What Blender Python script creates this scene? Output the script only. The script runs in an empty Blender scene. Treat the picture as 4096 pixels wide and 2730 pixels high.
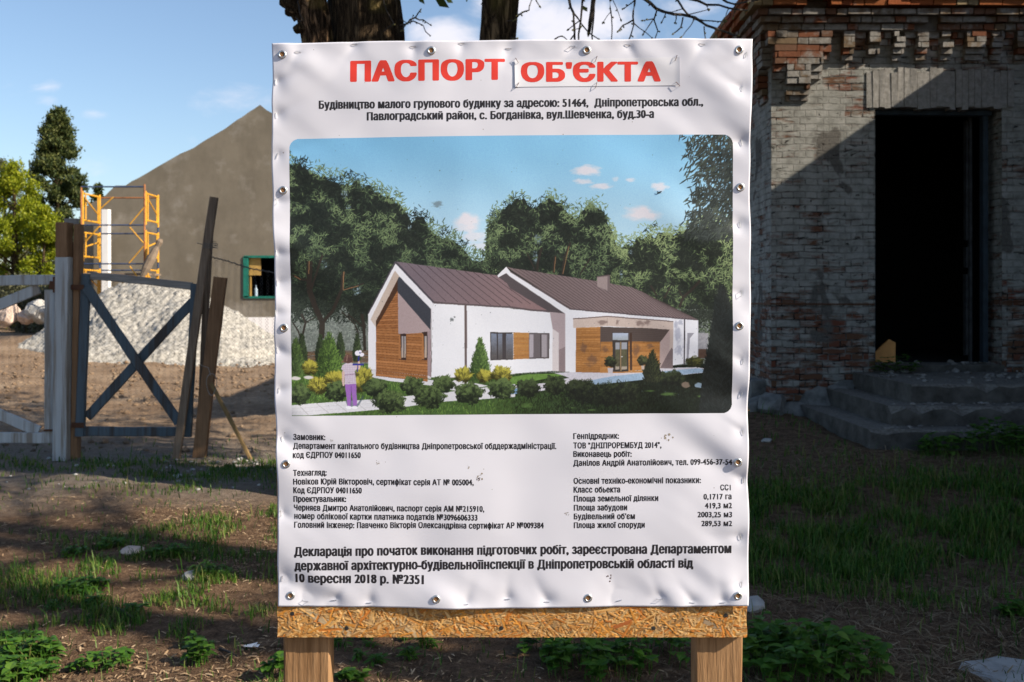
import bpy, bmesh, math, random
import numpy as np
from mathutils import Vector, Matrix

S = bpy.context.scene
COL = S.collection
R = math.radians

# ------------------------------------------------------------------ camera, sky, sun
EYE = 1.6
F = 3982.0                       # focal length in pixels of the 4096 wide frame
HX, HY = 2048.0, 1200.0          # vanishing point / horizon of the level camera
cd = bpy.data.cameras.new('camera')
cam = bpy.data.objects.new('camera', cd)
COL.objects.link(cam)
cam.location = (0, 0, EYE)
cam.rotation_euler = (R(90), 0, 0)
cd.lens = 35
cd.sensor_width = 36
cd.shift_y = -165 / 4096
cd.clip_start = 0.05
cd.clip_end = 6000
cd.dof.use_dof = True
cd.dof.focus_distance = 2.1
cd.dof.aperture_fstop = 10.0
S.camera = cam
S.render.resolution_x, S.render.resolution_y = 1024, 682
S.view_settings.view_transform = 'Standard'
S.view_settings.look = 'None'
S.view_settings.exposure = 0.75
S.view_settings.gamma = 1

LDIR = Vector((-2.55, 1.0, -1.75)).normalized()      # the way the sunlight travels
SUN_EL = math.asin(-LDIR.z)
SUN_AZ = math.atan2(-LDIR.x, -LDIR.y)
sd = bpy.data.lights.new('sun', 'SUN')
sd.energy = 5.0
sd.angle = R(0.53)
sd.color = (1.0, 0.87, 0.70)
sun = bpy.data.objects.new('sun', sd)
COL.objects.link(sun)
sun.rotation_euler = LDIR.to_track_quat('-Z', 'Y').to_euler()
sun.location = (20, -8, 16)


def P(px, py, Y):
    """photo pixel + depth -> world point"""
    return Vector(((px - HX) * Y / F, Y, EYE - (py - HY) * Y / F))


# ------------------------------------------------------------------ node helpers
def nn(nt, typ, ins=None, **props):
    n = nt.nodes.new(typ)
    for k, v in props.items():
        setattr(n, k, v)
    for k, v in (ins or {}).items():
        if hasattr(v, 'is_output') or isinstance(v, bpy.types.NodeSocket):
            nt.links.new(v, n.inputs[k])
        else:
            n.inputs[k].default_value = v
    return n


def math_(nt, op, a, b=0.0, c=None, clamp=False):
    n = nt.nodes.new('ShaderNodeMath')
    n.operation = op
    n.use_clamp = clamp
    for i, v in enumerate((a, b) if c is None else (a, b, c)):
        if isinstance(v, bpy.types.NodeSocket):
            nt.links.new(v, n.inputs[i])
        else:
            n.inputs[i].default_value = v
    return n.outputs[0]


def mixc(nt, fac, a, b, blend='MIX'):
    n = nt.nodes.new('ShaderNodeMix')
    n.data_type = 'RGBA'
    n.blend_type = blend
    for s, v in ((n.inputs[0], fac), (n.inputs[6], a), (n.inputs[7], b)):
        if isinstance(v, bpy.types.NodeSocket):
            nt.links.new(v, s)
        else:
            s.default_value = v if not isinstance(v, tuple) else (*v[:3], 1)
    return n.outputs[2]


def ramp(nt, fac, stops, interp='LINEAR'):
    n = nt.nodes.new('ShaderNodeValToRGB')
    n.color_ramp.interpolation = interp
    e = n.color_ramp.elements
    while len(e) < len(stops):
        e.new(0.5)
    for el, (p, c) in zip(e, stops):
        el.position = p
        el.color = (*c, 1) if isinstance(c, tuple) else (c, c, c, 1)
    nt.links.new(fac, n.inputs[0])
    return n.outputs[0]


def noise(nt, vec, scale, detail=4, rough=0.55, dist=0.0, out='Fac'):
    return nn(nt, 'ShaderNodeTexNoise', {'Vector': vec, 'Scale': scale, 'Detail': detail, 'Roughness': rough, 'Distortion': dist}).outputs[out]


def mapping(nt, vec, scale=(1, 1, 1), rot=(0, 0, 0), loc=(0, 0, 0)):
    return nn(nt, 'ShaderNodeMapping', {'Vector': vec, 'Scale': scale, 'Rotation': rot, 'Location': loc}).outputs[0]


def new_mat(name, rough=0.8, spec=0.3):
    m = bpy.data.materials.new(name)
    m.use_nodes = True
    nt = m.node_tree
    b = nt.nodes['Principled BSDF']
    b.inputs['Roughness'].default_value = rough
    b.inputs['Specular IOR Level'].default_value = spec
    tc = nt.nodes.new('ShaderNodeTexCoord')
    geo = nt.nodes.new('ShaderNodeNewGeometry')
    return m, nt, b, tc, geo


def bump(nt, b, h, strength=0.3, dist=0.01):
    n = nn(nt, 'ShaderNodeBump', {'Height': h, 'Strength': strength, 'Distance': dist})
    nt.links.new(n.outputs[0], b.inputs['Normal'])


def setc(nt, b, c):
    if isinstance(c, bpy.types.NodeSocket):
        nt.links.new(c, b.inputs['Base Color'])
    else:
        b.inputs['Base Color'].default_value = (*c, 1)


# ------------------------------------------------------------------ world: Nishita sky with a few clouds
W = bpy.data.worlds.new('World')
S.world = W
W.use_nodes = True
wt = W.node_tree
bg = wt.nodes['Background']
sky = wt.nodes.new('ShaderNodeTexSky')
sky.sky_type = 'NISHITA'
sky.sun_disc = False
sky.sun_elevation = SUN_EL
sky.sun_rotation = SUN_AZ
sky.altitude = 100
sky.air_density = 1.0
sky.dust_density = 1.2
sky.ozone_density = 1.6
tcw = wt.nodes.new('ShaderNodeTexCoord')
sp = nn(wt, 'ShaderNodeSeparateXYZ', {0: tcw.outputs['Generated']})
dy = math_(wt, 'MAXIMUM', sp.outputs[1], 0.02)
az = math_(wt, 'DIVIDE', sp.outputs[0], dy)
el = math_(wt, 'DIVIDE', sp.outputs[2], dy)
cv = nn(wt, 'ShaderNodeCombineXYZ', {0: az, 1: math_(wt, 'MULTIPLY', el, 1.7), 2: 0.0}).outputs[0]
cn = noise(wt, cv, 9.0, 8, 0.62, 0.35)
blobs = [(2260, 110, 330, 150, 1.0), (1790, 150, 170, 110, .75), (2080, 20, 250, 90, .8), (960, 400, 230, 90, .60), (370, 462, 120, 38, .58),
         (205, 352, 70, 30, .42), (215, 405, 90, 30, .40), (410, 680, 130, 100, .46), (2750, 20, 170, 60, .6), (1660, 120, 90, 90, .6),
         (760, 560, 60, 40, .35), (-900, 300, 500, 120, .8), (5200, 200, 600, 200, .9), (4700, -700, 900, 300, 1), (-300, -900, 900, 300, .9)]
acc = None
for (bx, by, rx, ry, amp) in blobs:
    ux = math_(wt, 'MULTIPLY', math_(wt, 'SUBTRACT', az, (bx - HX) / F), F / rx)
    uy = math_(wt, 'MULTIPLY', math_(wt, 'SUBTRACT', el, (HY - by) / F), F / ry)
    d2 = math_(wt, 'ADD', math_(wt, 'MULTIPLY', ux, ux), math_(wt, 'MULTIPLY', uy, uy))
    g = math_(wt, 'MULTIPLY', math_(wt, 'POWER', 2.718, math_(wt, 'MULTIPLY', d2, -1.0)), amp)
    acc = g if acc is None else math_(wt, 'MAXIMUM', acc, g)
dens = math_(wt, 'ADD', math_(wt, 'MULTIPLY', math_(wt, 'SUBTRACT', cn, 0.5), 1.6), math_(wt, 'SUBTRACT', math_(wt, 'MULTIPLY', acc, 1.05), 0.30))
mr = nn(wt, 'ShaderNodeMapRange', {'Value': dens, 1: 0.0, 2: 0.62, 3: 0.0, 4: 0.86}, interpolation_type='SMOOTHSTEP')
mr.clamp = True
front = math_(wt, 'GREATER_THAN', sp.outputs[1], 0.05)
cf = math_(wt, 'MULTIPLY', mr.outputs[0], front)
skyc = mixc(wt, 1.0, sky.outputs[0], (1.0, 1.02, 1.04), 'MULTIPLY')
cloudc = mixc(wt, cf, skyc, (6.3, 6.1, 6.5))
wt.links.new(cloudc, bg.inputs['Color'])
bg.inputs['Strength'].default_value = 0.098


# ------------------------------------------------------------------ mesh helpers
rng = random.Random(7)
nrng = np.random.default_rng(11)


class MB:
    def __init__(self):
        self.v = []
        self.f = []
        self.mi = []
        self.n = 0

    def add(self, verts, faces, mi=0):
        o = self.n
        self.v.extend([tuple(x) for x in verts])
        self.f.extend([tuple(i + o for i in f) for f in faces])
        self.mi.extend([mi] * len(faces))
        self.n += len(verts)

    def box(self, lo, hi, mi=0, jit=0.0):
        (x0, y0, z0), (x1, y1, z1) = lo, hi
        vs = [(x0, y0, z0), (x1, y0, z0), (x1, y1, z0), (x0, y1, z0), (x0, y0, z1), (x1, y0, z1), (x1, y1, z1), (x0, y1, z1)]
        if jit:
            vs = [tuple(c + rng.uniform(-jit, jit) for c in v) for v in vs]
        self.add(vs, [(0, 3, 2, 1), (4, 5, 6, 7), (0, 1, 5, 4), (1, 2, 6, 5), (2, 3, 7, 6), (3, 0, 4, 7)], mi)

    def bar(self, a, b, w, d, mi=0, up=(0, 1, 0), bev=0.0, w2=None, d2=None):
        """board from a to b, w across, d thick along 'up'; corners cut by bev"""
        a, b = Vector(a), Vector(b)
        ax = (b - a).normalized()
        u = Vector(up)
        s = ax.cross(u)
        if s.length < 1e-5:
            s = ax.cross(Vector((1, 0, 0)))
        s.normalize()
        u = s.cross(ax).normalized()
        rings = []
        for p, ww, dd in ((a, w, d), (b, w2 or w, d2 or d)):
            x, y = ww / 2, dd / 2
            if bev:
                pts = [(-x + bev, -y), (x - bev, -y), (x, -y + bev), (x, y - bev), (x - bev, y), (-x + bev, y), (-x, y - bev), (-x, -y + bev)]
            else:
                pts = [(-x, -y), (x, -y), (x, y), (-x, y)]
            rings.append([p + s * q[0] + u * q[1] for q in pts])
        n = len(rings[0])
        fs = [(i, (i + 1) % n, n + (i + 1) % n, n + i) for i in range(n)]
        fs += [tuple(range(n - 1, -1, -1)), tuple(range(n, 2 * n))]
        self.add(rings[0] + rings[1], fs, mi)

    def tube(self, pts, rad, k=6, mi=0, cap=True):
        pts = [Vector(p) for p in pts]
        rad = rad if hasattr(rad, '__len__') else [rad] * len(pts)
        base = self.n
        vs, fs = [], []
        t0 = (pts[1] - pts[0]).normalized()
        ref = Vector((0, 0, 1)) if abs(t0.z) < 0.8 else Vector((1, 0, 0))
        for i, p in enumerate(pts):
            t = (pts[min(i + 1, len(pts) - 1)] - pts[max(i - 1, 0)]).normalized()
            s = t.cross(ref)
            if s.length < 1e-4:
                s = t.orthogonal()
            s.normalize()
            u = s.cross(t)
            for j in range(k):
                a = 2 * math.pi * j / k
                vs.append(p + (s * math.cos(a) + u * math.sin(a)) * rad[i])
        for i in range(len(pts) - 1):
            for j in range(k):
                a, b = i * k + j, i * k + (j + 1) % k
                fs.append((a, a + k, b + k, b))
        if cap:
            fs.append(tuple(range(k)))
            fs.append(tuple(range((len(pts) - 1) * k + k - 1, (len(pts) - 1) * k - 1, -1)))
        self.add(vs, fs, mi)

    def build(self, name, mats, parent=None, loc=None, smooth=False):
        me = bpy.data.meshes.new(name)
        off = Vector(loc) if loc is not None else (parent_loc(parent) if parent else Vector((0, 0, 0)))
        if self.n:
            co = np.array(self.v, dtype=np.float64) - np.array(off)
            me.from_pydata(co.tolist(), [], self.f)
        return finish(me, name, mats, parent, loc, smooth, self.mi)


def parent_loc(o):
    v = Vector((0, 0, 0))
    while o is not None:
        v = v + o.location
        o = o.parent
    return v


def finish(me, name, mats, parent=None, loc=None, smooth=False, mi=None):
    for m in (mats if isinstance(mats, (list, tuple)) else [mats]):
        me.materials.append(m)
    if mi is not None and len(me.polygons) == len(mi) and any(mi):
        me.polygons.foreach_set('material_index', mi)
    if smooth:
        me.polygons.foreach_set('use_smooth', [True] * len(me.polygons))
    me.update()
    o = bpy.data.objects.new(name, me)
    COL.objects.link(o)
    if parent is not None:
        o.parent = parent
    if loc is not None:
        o.location = loc
    return o


def np_mesh(name, co, quads, mats, parent=None, loc=None, smooth=False, tris=None):
    """fast mesh from arrays (quads Nx4)"""
    me = bpy.data.meshes.new(name)
    if loc is not None:
        off = np.array(loc)
    else:
        off = np.array(parent_loc(parent)) if parent else np.zeros(3)
    co = np.asarray(co, dtype=np.float32).reshape(-1, 3) - off.astype(np.float32)
    me.vertices.add(len(co))
    me.vertices.foreach_set('co', co.ravel())
    q = np.asarray(quads, dtype=np.int32)
    k = q.shape[1]
    me.loops.add(q.size)
    me.loops.foreach_set('vertex_index', q.ravel())
    me.polygons.add(len(q))
    me.polygons.foreach_set('loop_start', np.arange(0, q.size, k, dtype=np.int32))
    me.polygons.foreach_set('loop_total', np.full(len(q), k, dtype=np.int32))
    me.update(calc_edges=True)
    return finish(me, name, mats, parent, loc, smooth)


def grid_quads(nx, ny):
    i = np.arange(ny - 1)[:, None] * nx + np.arange(nx - 1)[None, :]
    i = i.ravel()
    return np.stack([i, i + 1, i + nx + 1, i + nx], 1)


def empty(name, loc):
    o = bpy.data.objects.new(name, None)
    o.empty_display_size = 0.1
    COL.objects.link(o)
    o.location = loc
    return o


def tag(o, label=None, cat=None, group=None, kind=None):
    if label:
        o['label'] = label
    if cat:
        o['category'] = cat
    if group:
        o['group'] = group
    if kind:
        o['kind'] = kind
    return o


def vnoise(x, y, seed=0):
    """value noise on arrays, about 0..1"""
    xi, yi = np.floor(x).astype(np.int64), np.floor(y).astype(np.int64)
    xf, yf = x - xi, y - yi
    xf, yf = xf * xf * (3 - 2 * xf), yf * yf * (3 - 2 * yf)

    def h(a, b):
        n = (a * 374761393 + b * 668265263 + seed * 974634777) & 0xFFFFFFFF
        n = ((n ^ (n >> 13)) * 1274126177) & 0xFFFFFFFF
        return ((n ^ (n >> 16)) & 0xFFFF) / 65535.0
    a, b, c, d = h(xi, yi), h(xi + 1, yi), h(xi, yi + 1), h(xi + 1, yi + 1)
    return (a * (1 - xf) + b * xf) * (1 - yf) + (c * (1 - xf) + d * xf) * yf


def fbm(x, y, seed=0, oct=4):
    s, a, t = 0, 1.0, 0
    for i in range(oct):
        s = s + a * vnoise(x * 2 ** i, y * 2 ** i, seed + i)
        t += a
        a *= 0.5
    return s / t


def sstep(a, b, x):
    t = np.clip((x - a) / (b - a), 0, 1)
    return t * t * (3 - 2 * t)


def ground_z(x, y):
    x, y = np.asarray(x, float), np.asarray(y, float)
    z = 0.24 * sstep(6.0, 9.0, y) * sstep(0.6, 3.2, x) * (1 - sstep(30, 40, y))
    z = z + 0.10 * np.exp(-((x - 2.7) ** 2 + (y - 11.2) ** 2) / 1.2)
    near = 1 - sstep(60, 120, y)
    z = z + near * ((fbm(x * 1.3, y * 1.3, 3, 5) - 0.5) * 0.09 + (fbm(x * 7, y * 7, 9, 2) - 0.5) * 0.022)
    back = sstep(11.0, 15.0, y) * near
    z = z + back * (fbm(x * 0.7, y * 0.7, 21, 5) - 0.5) * 0.28
    z = z + 0.55 * np.exp(-(((x + 13.2) / 4.2) ** 2 + ((y - 27.5) / 4.0) ** 2))
    z = z + 0.35 * sstep(28, 33, y) * near * sstep(1.0, -4.0, x)
    return z


def gz(x, y):
    return float(ground_z(np.array([x]), np.array([y]))[0])


#@@MATS
# ------------------------------------------------------------------ materials
def m_simple(name, c, rough=0.7, metal=0.0, var=0.15, scale=12, spec=0.3, bmp=0.0):
    m, nt, b, tc, geo = new_mat(name, rough, spec)
    n = noise(nt, tc.outputs['Object'], scale, 6, 0.6)
    lo = tuple(max(0, x * (1 - var)) for x in c)
    hi = tuple(min(1, x * (1 + var)) for x in c)
    setc(nt, b, ramp(nt, n, [(0.3, lo), (0.7, hi)]))
    b.inputs['Metallic'].default_value = metal
    if bmp:
        bump(nt, b, n, bmp, 0.01)
    return m


def m_wood(name, c1, c2, axis='Z', scale=1.0, rough=0.8, dirt=None, bmp=0.35):
    m, nt, b, tc, geo = new_mat(name, rough, 0.2)
    sc = {'X': (3, 60, 60), 'Y': (60, 3, 60), 'Z': (60, 60, 3)}[axis]
    v = mapping(nt, tc.outputs['Object'], tuple(s * scale for s in sc))
    n = noise(nt, v, 1.0, 5, 0.65, 0.4)
    big = noise(nt, tc.outputs['Object'], 5 * scale, 3)
    c = ramp(nt, n, [(0.28, c1), (0.72, c2)])
    c = mixc(nt, math_(nt, 'MULTIPLY', big, 0.55), c, tuple(x * 0.55 for x in c1))
    if dirt:
        d = ramp(nt, noise(nt, mapping(nt, tc.outputs['Object'], tuple(s * .12 for s in sc)), 1.3, 6, 0.7), [(0.48, 0.0), (0.62, 1.0)])
        c = mixc(nt, d, c, dirt)
    setc(nt, b, c)
    bump(nt, b, n, bmp, 0.004)
    return m


def m_leaf(name, cols, rough=0.55, trans=0.35, scale=1.2):
    m, nt, b, tc, geo = new_mat(name, rough, 0.25)
    rnd = geo.outputs['Random Per Island']
    n = noise(nt, tc.outputs['Object'], scale, 3)
    f = math_(nt, 'ADD', math_(nt, 'MULTIPLY', rnd, 0.6), math_(nt, 'MULTIPLY', n, 0.5), clamp=True)
    k = len(cols)
    c = ramp(nt, f, [(0.15 + 0.75 * i / (k - 1), cols[i]) for i in range(k)])
    setc(nt, b, c)
    tr = nn(nt, 'ShaderNodeBsdfTranslucent', {'Color': c})
    mx = nn(nt, 'ShaderNodeMixShader', {0: trans})
    nt.links.new(b.outputs[0], mx.inputs[1])
    nt.links.new(tr.outputs[0], mx.inputs[2])
    nt.links.new(mx.outputs[0], nt.nodes['Material Output'].inputs[0])
    return m


def wall_vec(nt, tc, geo):
    """metres along the wall, height: works on faces towards X and towards Y"""
    s = nn(nt, 'ShaderNodeSeparateXYZ', {0: tc.outputs['Object']})
    ns = nn(nt, 'ShaderNodeSeparateXYZ', {0: geo.outputs['True Normal']})
    side = math_(nt, 'GREATER_THAN', math_(nt, 'ABSOLUTE', ns.outputs[0]), 0.7)
    mx = nn(nt, 'ShaderNodeMix', {0: side})
    nt.links.new(s.outputs[0], mx.inputs[2])
    nt.links.new(s.outputs[1], mx.inputs[3])
    return nn(nt, 'ShaderNodeCombineXYZ', {0: mx.outputs[0], 1: s.outputs[2], 2: 0.0}).outputs[0], s


def m_brickwall(name, white=0.5):
    m, nt, b, tc, geo = new_mat(name, 0.92, 0.1)
    v, s = wall_vec(nt, tc, geo)
    warp = noise(nt, v, 3.0, 3, out='Color')
    vw = mixc(nt, 0.03, v, warp, 'LINEAR_LIGHT')
    br = nn(nt, 'ShaderNodeTexBrick', {'Vector': vw, 'Color1': (0.165, 0.052, 0.032, 1), 'Color2': (0.12, 0.07, 0.042, 1), 'Mortar': (0.0, 0.0, 0.0, 1), 'Scale': 1.0,
            'Mortar Size': 0.008, 'Mortar Smooth': 0.35, 'Bias': 0.0, 'Brick Width': 0.262, 'Row Height': 0.0765}, offset=0.5, squash=0.5, squash_frequency=2)
    fine = noise(nt, v, 42, 6, 0.65)
    mort = br.outputs['Fac']
    brick = mixc(nt, math_(nt, 'MULTIPLY', fine, 0.55), br.outputs['Color'], (0.10, 0.06, 0.045))
    mort_shade_c = ramp(nt, noise(nt, v, 9, 4), [(0.42, (0.018, 0.016, 0.015)), (0.62, (0.16, 0.15, 0.14))])  # mortar colour; its dark end paints the shade in the crevices
    base = mixc(nt, mort, brick, mort_shade_c)
    # whitewash that has flaked away: more of it in mid height, less near the ground and the corner
    n1 = noise(nt, v, 1.7, 7, 0.62)
    vs = mapping(nt, v, (3.0, 15.0, 1))
    n2 = noise(nt, vs, 1.0, 5, 0.65)
    perb = nn(nt, 'ShaderNodeTexWhiteNoise', {'Vector': nn(nt, 'ShaderNodeVectorMath', {0: mapping(nt, vw, (1 / 0.262, 1 / 0.0765, 1))}, operation='FLOOR').outputs[0]}, noise_dimensions='2D').outputs[0]
    zt = nn(nt, 'ShaderNodeMapRange', {'Value': s.outputs[2], 1: 0.6, 2: 2.0, 3: -0.10, 4: 0.03})
    zt.clamp = True
    corner = nn(nt, 'ShaderNodeMapRange', {'Value': s.outputs[0], 1: 2.9, 2: 3.3, 3: -0.11, 4: 0.0})
    corner.clamp = True
    f = math_(nt, 'ADD', math_(nt, 'MULTIPLY', n1, 0.9), math_(nt, 'MULTIPLY', n2, 0.75))
    f = math_(nt, 'ADD', f, math_(nt, 'MULTIPLY', perb, 0.16))
    f = math_(nt, 'ADD', f, math_(nt, 'ADD', zt.outputs[0], corner.outputs[0]))
    f = math_(nt, 'SUBTRACT', f, math_(nt, 'MULTIPLY', mort, math_(nt, 'MULTIPLY', noise(nt, v, 3.0, 4, 0.7), 0.13)))
    mask = ramp(nt, math_(nt, 'ADD', f, white - 0.5), [(0.76, 0.0), (0.90, 1.0)])
    wcol = ramp(nt, noise(nt, v, 6, 6, 0.7), [(0.3, (0.15, 0.15, 0.14)), (0.5, (0.26, 0.265, 0.25)), (0.72, (0.36, 0.36, 0.345))])
    wcol = mixc(nt, math_(nt, 'MULTIPLY', mort, math_(nt, 'MULTIPLY', noise(nt, v, 2.2, 5, 0.7), 0.45)), wcol, (0.10, 0.095, 0.085))
    c = mixc(nt, mask, base, wcol)
    # grey patches where bare cement render shows
    pt = ramp(nt, noise(nt, mapping(nt, v, (1, 1, 1), loc=(7, 3, 0)), 1.25, 4, 0.5, 0.6), [(0.61, 0.0), (0.64, 1.0)])
    c = mixc(nt, pt, c, ramp(nt, fine, [(0.3, (0.09, 0.085, 0.08)), (0.7, (0.14, 0.135, 0.125))]))
    # holes where mortar has fallen out, their inner shade painted dark
    ho = ramp(nt, noise(nt, mapping(nt, v, (5, 14, 1)), 1.0, 4, 0.7, 0.5), [(0.62, 0.0), (0.67, 1.0)])
    c = mixc(nt, math_(nt, 'MULTIPLY', ho, 0.85), c, (0.02, 0.018, 0.016))
    setc(nt, b, c)
    h = math_(nt, 'SUBTRACT', math_(nt, 'ADD', math_(nt, 'MULTIPLY', fine, 0.35), math_(nt, 'MULTIPLY', mask, 0.25)), math_(nt, 'ADD', math_(nt, 'MULTIPLY', mort, 0.45), math_(nt, 'MULTIPLY', ho, 0.9)))
    bump(nt, b, h, 0.9, 0.02)
    return m


def m_loosebrick(name, cols, wash=0.5):
    m, nt, b, tc, geo = new_mat(name, 0.9, 0.12)
    rnd = geo.outputs['Random Per Island']
    k = len(cols)
    c = ramp(nt, rnd, [(i / k, cols[i]) for i in range(k)], 'CONSTANT')
    n = noise(nt, tc.outputs['Object'], 25, 6, 0.65)
    c = mixc(nt, math_(nt, 'MULTIPLY', n, 0.6), c, (0.06, 0.04, 0.03))
    w = math_(nt, 'ADD', noise(nt, tc.outputs['Object'], 3.2, 6, 0.65), math_(nt, 'MULTIPLY', rnd, 0.14))
    mask = ramp(nt, w, [(1.08 - wash, 0.0), (1.18 - wash, 1.0)])
    c = mixc(nt, mask, c, ramp(nt, n, [(0.3, (0.17, 0.165, 0.155)), (0.7, (0.30, 0.295, 0.285))]))
    setc(nt, b, c)
    bump(nt, b, n, 0.5, 0.012)
    return m


def m_plaster(name):
    m, nt, b, tc, geo = new_mat(name, 0.93, 0.1)
    o = tc.outputs['Object']
    n = noise(nt, mapping(nt, o, (0.5, 0.5, 0.9)), 1.0, 6, 0.6)
    c = ramp(nt, n, [(0.3, (0.155, 0.137, 0.108)), (0.7, (0.205, 0.182, 0.144))])
    st = noise(nt, mapping(nt, o, (6, 6, 0.5)), 1.0, 4, 0.6)
    c = mixc(nt, math_(nt, 'MULTIPLY', st, 0.35), c, (0.14, 0.125, 0.10))
    pale = ramp(nt, noise(nt, mapping(nt, o, (0.9, 0.9, 1.1), loc=(3, 1, 7)), 1.0, 5, 0.62), [(0.55, 0.0), (0.70, 0.6)])
    c = mixc(nt, pale, c, (0.30, 0.28, 0.25))
    dk = ramp(nt, noise(nt, mapping(nt, o, (1.4, 1.4, 0.8), loc=(9, 1, 2)), 1.0, 6, 0.65), [(0.35, 0.55), (0.55, 0.0)])
    c = mixc(nt, dk, c, (0.12, 0.105, 0.082))
    setc(nt, b, c)
    bump(nt, b, noise(nt, o, 30, 4), 0.3, 0.02)
    return m


def m_ground():
    m, nt, b, tc, geo = new_mat('soil', 0.95, 0.08)
    o = tc.outputs['Object']
    s = nn(nt, 'ShaderNodeSeparateXYZ', {0: o})
    n1 = noise(nt, o, 1.1, 7, 0.62)
    n2 = noise(nt, o, 14, 6, 0.7)
    n3 = noise(nt, o, 90, 4, 0.65)
    soil = ramp(nt, math_(nt, 'ADD', math_(nt, 'MULTIPLY', n2, 0.6), math_(nt, 'MULTIPLY', n3, 0.4)),
                [(0.32, (0.032, 0.020, 0.013)), (0.46, (0.105, 0.066, 0.042)), (0.58, (0.185, 0.120, 0.076)), (0.72, (0.29, 0.21, 0.145))])
    path = ramp(nt, math_(nt, 'ADD', math_(nt, 'MULTIPLY', n2, 0.45), math_(nt, 'MULTIPLY', n3, 0.55)),
                [(0.32, (0.09, 0.070, 0.055)), (0.5, (0.20, 0.165, 0.135)), (0.68, (0.30, 0.26, 0.215))])
    sand = ramp(nt, math_(nt, 'ADD', math_(nt, 'MULTIPLY', n2, 0.5), math_(nt, 'MULTIPLY', n1, 0.5)),
                [(0.34, (0.125, 0.082, 0.052)), (0.5, (0.245, 0.172, 0.113)), (0.66, (0.37, 0.285, 0.20))])
    # the trodden pale path in front of the gate
    py = math_(nt, 'ADD', s.outputs[1], math_(nt, 'MULTIPLY', math_(nt, 'SUBTRACT', n1, 0.5), 2.6))
    a = nn(nt, 'ShaderNodeMapRange', {'Value': py, 1: 7.3, 2: 8.6, 3: 0.0, 4: 1.0}); a.clamp = True
    west = nn(nt, 'ShaderNodeMapRange', {'Value': math_(nt, 'ADD', s.outputs[0], math_(nt, 'MULTIPLY', n1, 1.5)), 1: -1.6, 2: -0.4, 3: 1.0, 4: 0.0}); west.clamp = True
    c = mixc(nt, math_(nt, 'MULTIPLY', a.outputs[0], west.outputs[0]), soil, path)
    q = nn(nt, 'ShaderNodeMapRange', {'Value': py, 1: 10.4, 2: 12.0, 3: 0.0, 4: 1.0}); q.clamp = True
    c = mixc(nt, math_(nt, 'MULTIPLY', q.outputs[0], west.outputs[0]), c, sand)
    # far fields are green-brown
    fr = nn(nt, 'ShaderNodeMapRange', {'Value': s.outputs[1], 1: 45, 2: 70, 3: 0.0, 4: 1.0}); fr.clamp = True
    c = mixc(nt, fr.outputs[0], c, (0.07, 0.085, 0.035))
    setc(nt, b, c)
    bump(nt, b, math_(nt, 'ADD', math_(nt, 'MULTIPLY', n2, 0.6), math_(nt, 'MULTIPLY', n3, 0.4)), 0.9, 0.05)
    return m


def m_bark(name, dark, light, scale=1.0):
    m, nt, b, tc, geo = new_mat(name, 0.95, 0.08)
    o = tc.outputs['Object']
    v = mapping(nt, o, (9 * scale, 9 * scale, 1.6 * scale))
    n = noise(nt, v, 2.2, 7, 0.68, 0.6)
    r = math_(nt, 'ABSOLUTE', math_(nt, 'SUBTRACT', n, 0.5))
    c = ramp(nt, r, [(0.0, tuple(x * 0.25 for x in dark)), (0.04, dark), (0.16, light)])
    moss = ramp(nt, noise(nt, o, 3.0, 4), [(0.52, 0.0), (0.66, 0.5)])
    c = mixc(nt, moss, c, (light[0] * 0.9, light[1] * 1.05, light[2] * 0.6))
    setc(nt, b, c)
    bump(nt, b, math_(nt, 'MINIMUM', r, 0.12), 1.0, 0.12)
    return m


def m_vinyl(name, c):
    m, nt, b, tc, geo = new_mat(name, 0.6, 0.25)
    o = tc.outputs['Object']
    big = noise(nt, o, 2.6, 5, 0.6)
    col = ramp(nt, big, [(0.3, tuple(x * 0.955 for x in c)), (0.65, c)])
    sp_ = nn(nt, 'ShaderNodeTexVoronoi', {'Vector': o, 'Scale': 34.0, 'Randomness': 1.0})
    rn = nn(nt, 'ShaderNodeSeparateColor', {0: sp_.outputs['Color']})
    dot = math_(nt, 'MULTIPLY', math_(nt, 'LESS_THAN', sp_.outputs['Distance'], math_(nt, 'MULTIPLY', rn.outputs[1], 0.06)), math_(nt, 'GREATER_THAN', rn.outputs[0], 0.45))
    col = mixc(nt, math_(nt, 'MULTIPLY', dot, 0.6), col, (0.16, 0.13, 0.10))
    sm = ramp(nt, noise(nt, mapping(nt, o, (1, 1, 1), loc=(5, 0, 2)), 7.0, 6, 0.75, 0.8), [(0.70, 0.0), (0.80, 0.35)])
    col = mixc(nt, sm, col, (0.42, 0.38, 0.33))
    setc(nt, b, col)
    wv = nn(nt, 'ShaderNodeTexWave', {'Vector': mapping(nt, o, (1, 1, 1), rot=(0, R(35), 0)), 'Scale': 160.0, 'Distortion': 0.3})
    bump(nt, b, wv.outputs['Fac'], 0.05, 0.001)
    return m


def m_vcol(name, rough=0.5, spec=0.3):
    m, nt, b, tc, geo = new_mat(name, rough, spec)
    at = nn(nt, 'ShaderNodeAttribute', attribute_name='Col')
    n = noise(nt, tc.outputs['Object'], 400, 2)
    c = mixc(nt, 0.10, at.outputs['Color'], ramp(nt, n, [(0.2, 0.0), (0.8, 1.0)]), 'OVERLAY')
    setc(nt, b, c)
    return m


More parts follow.
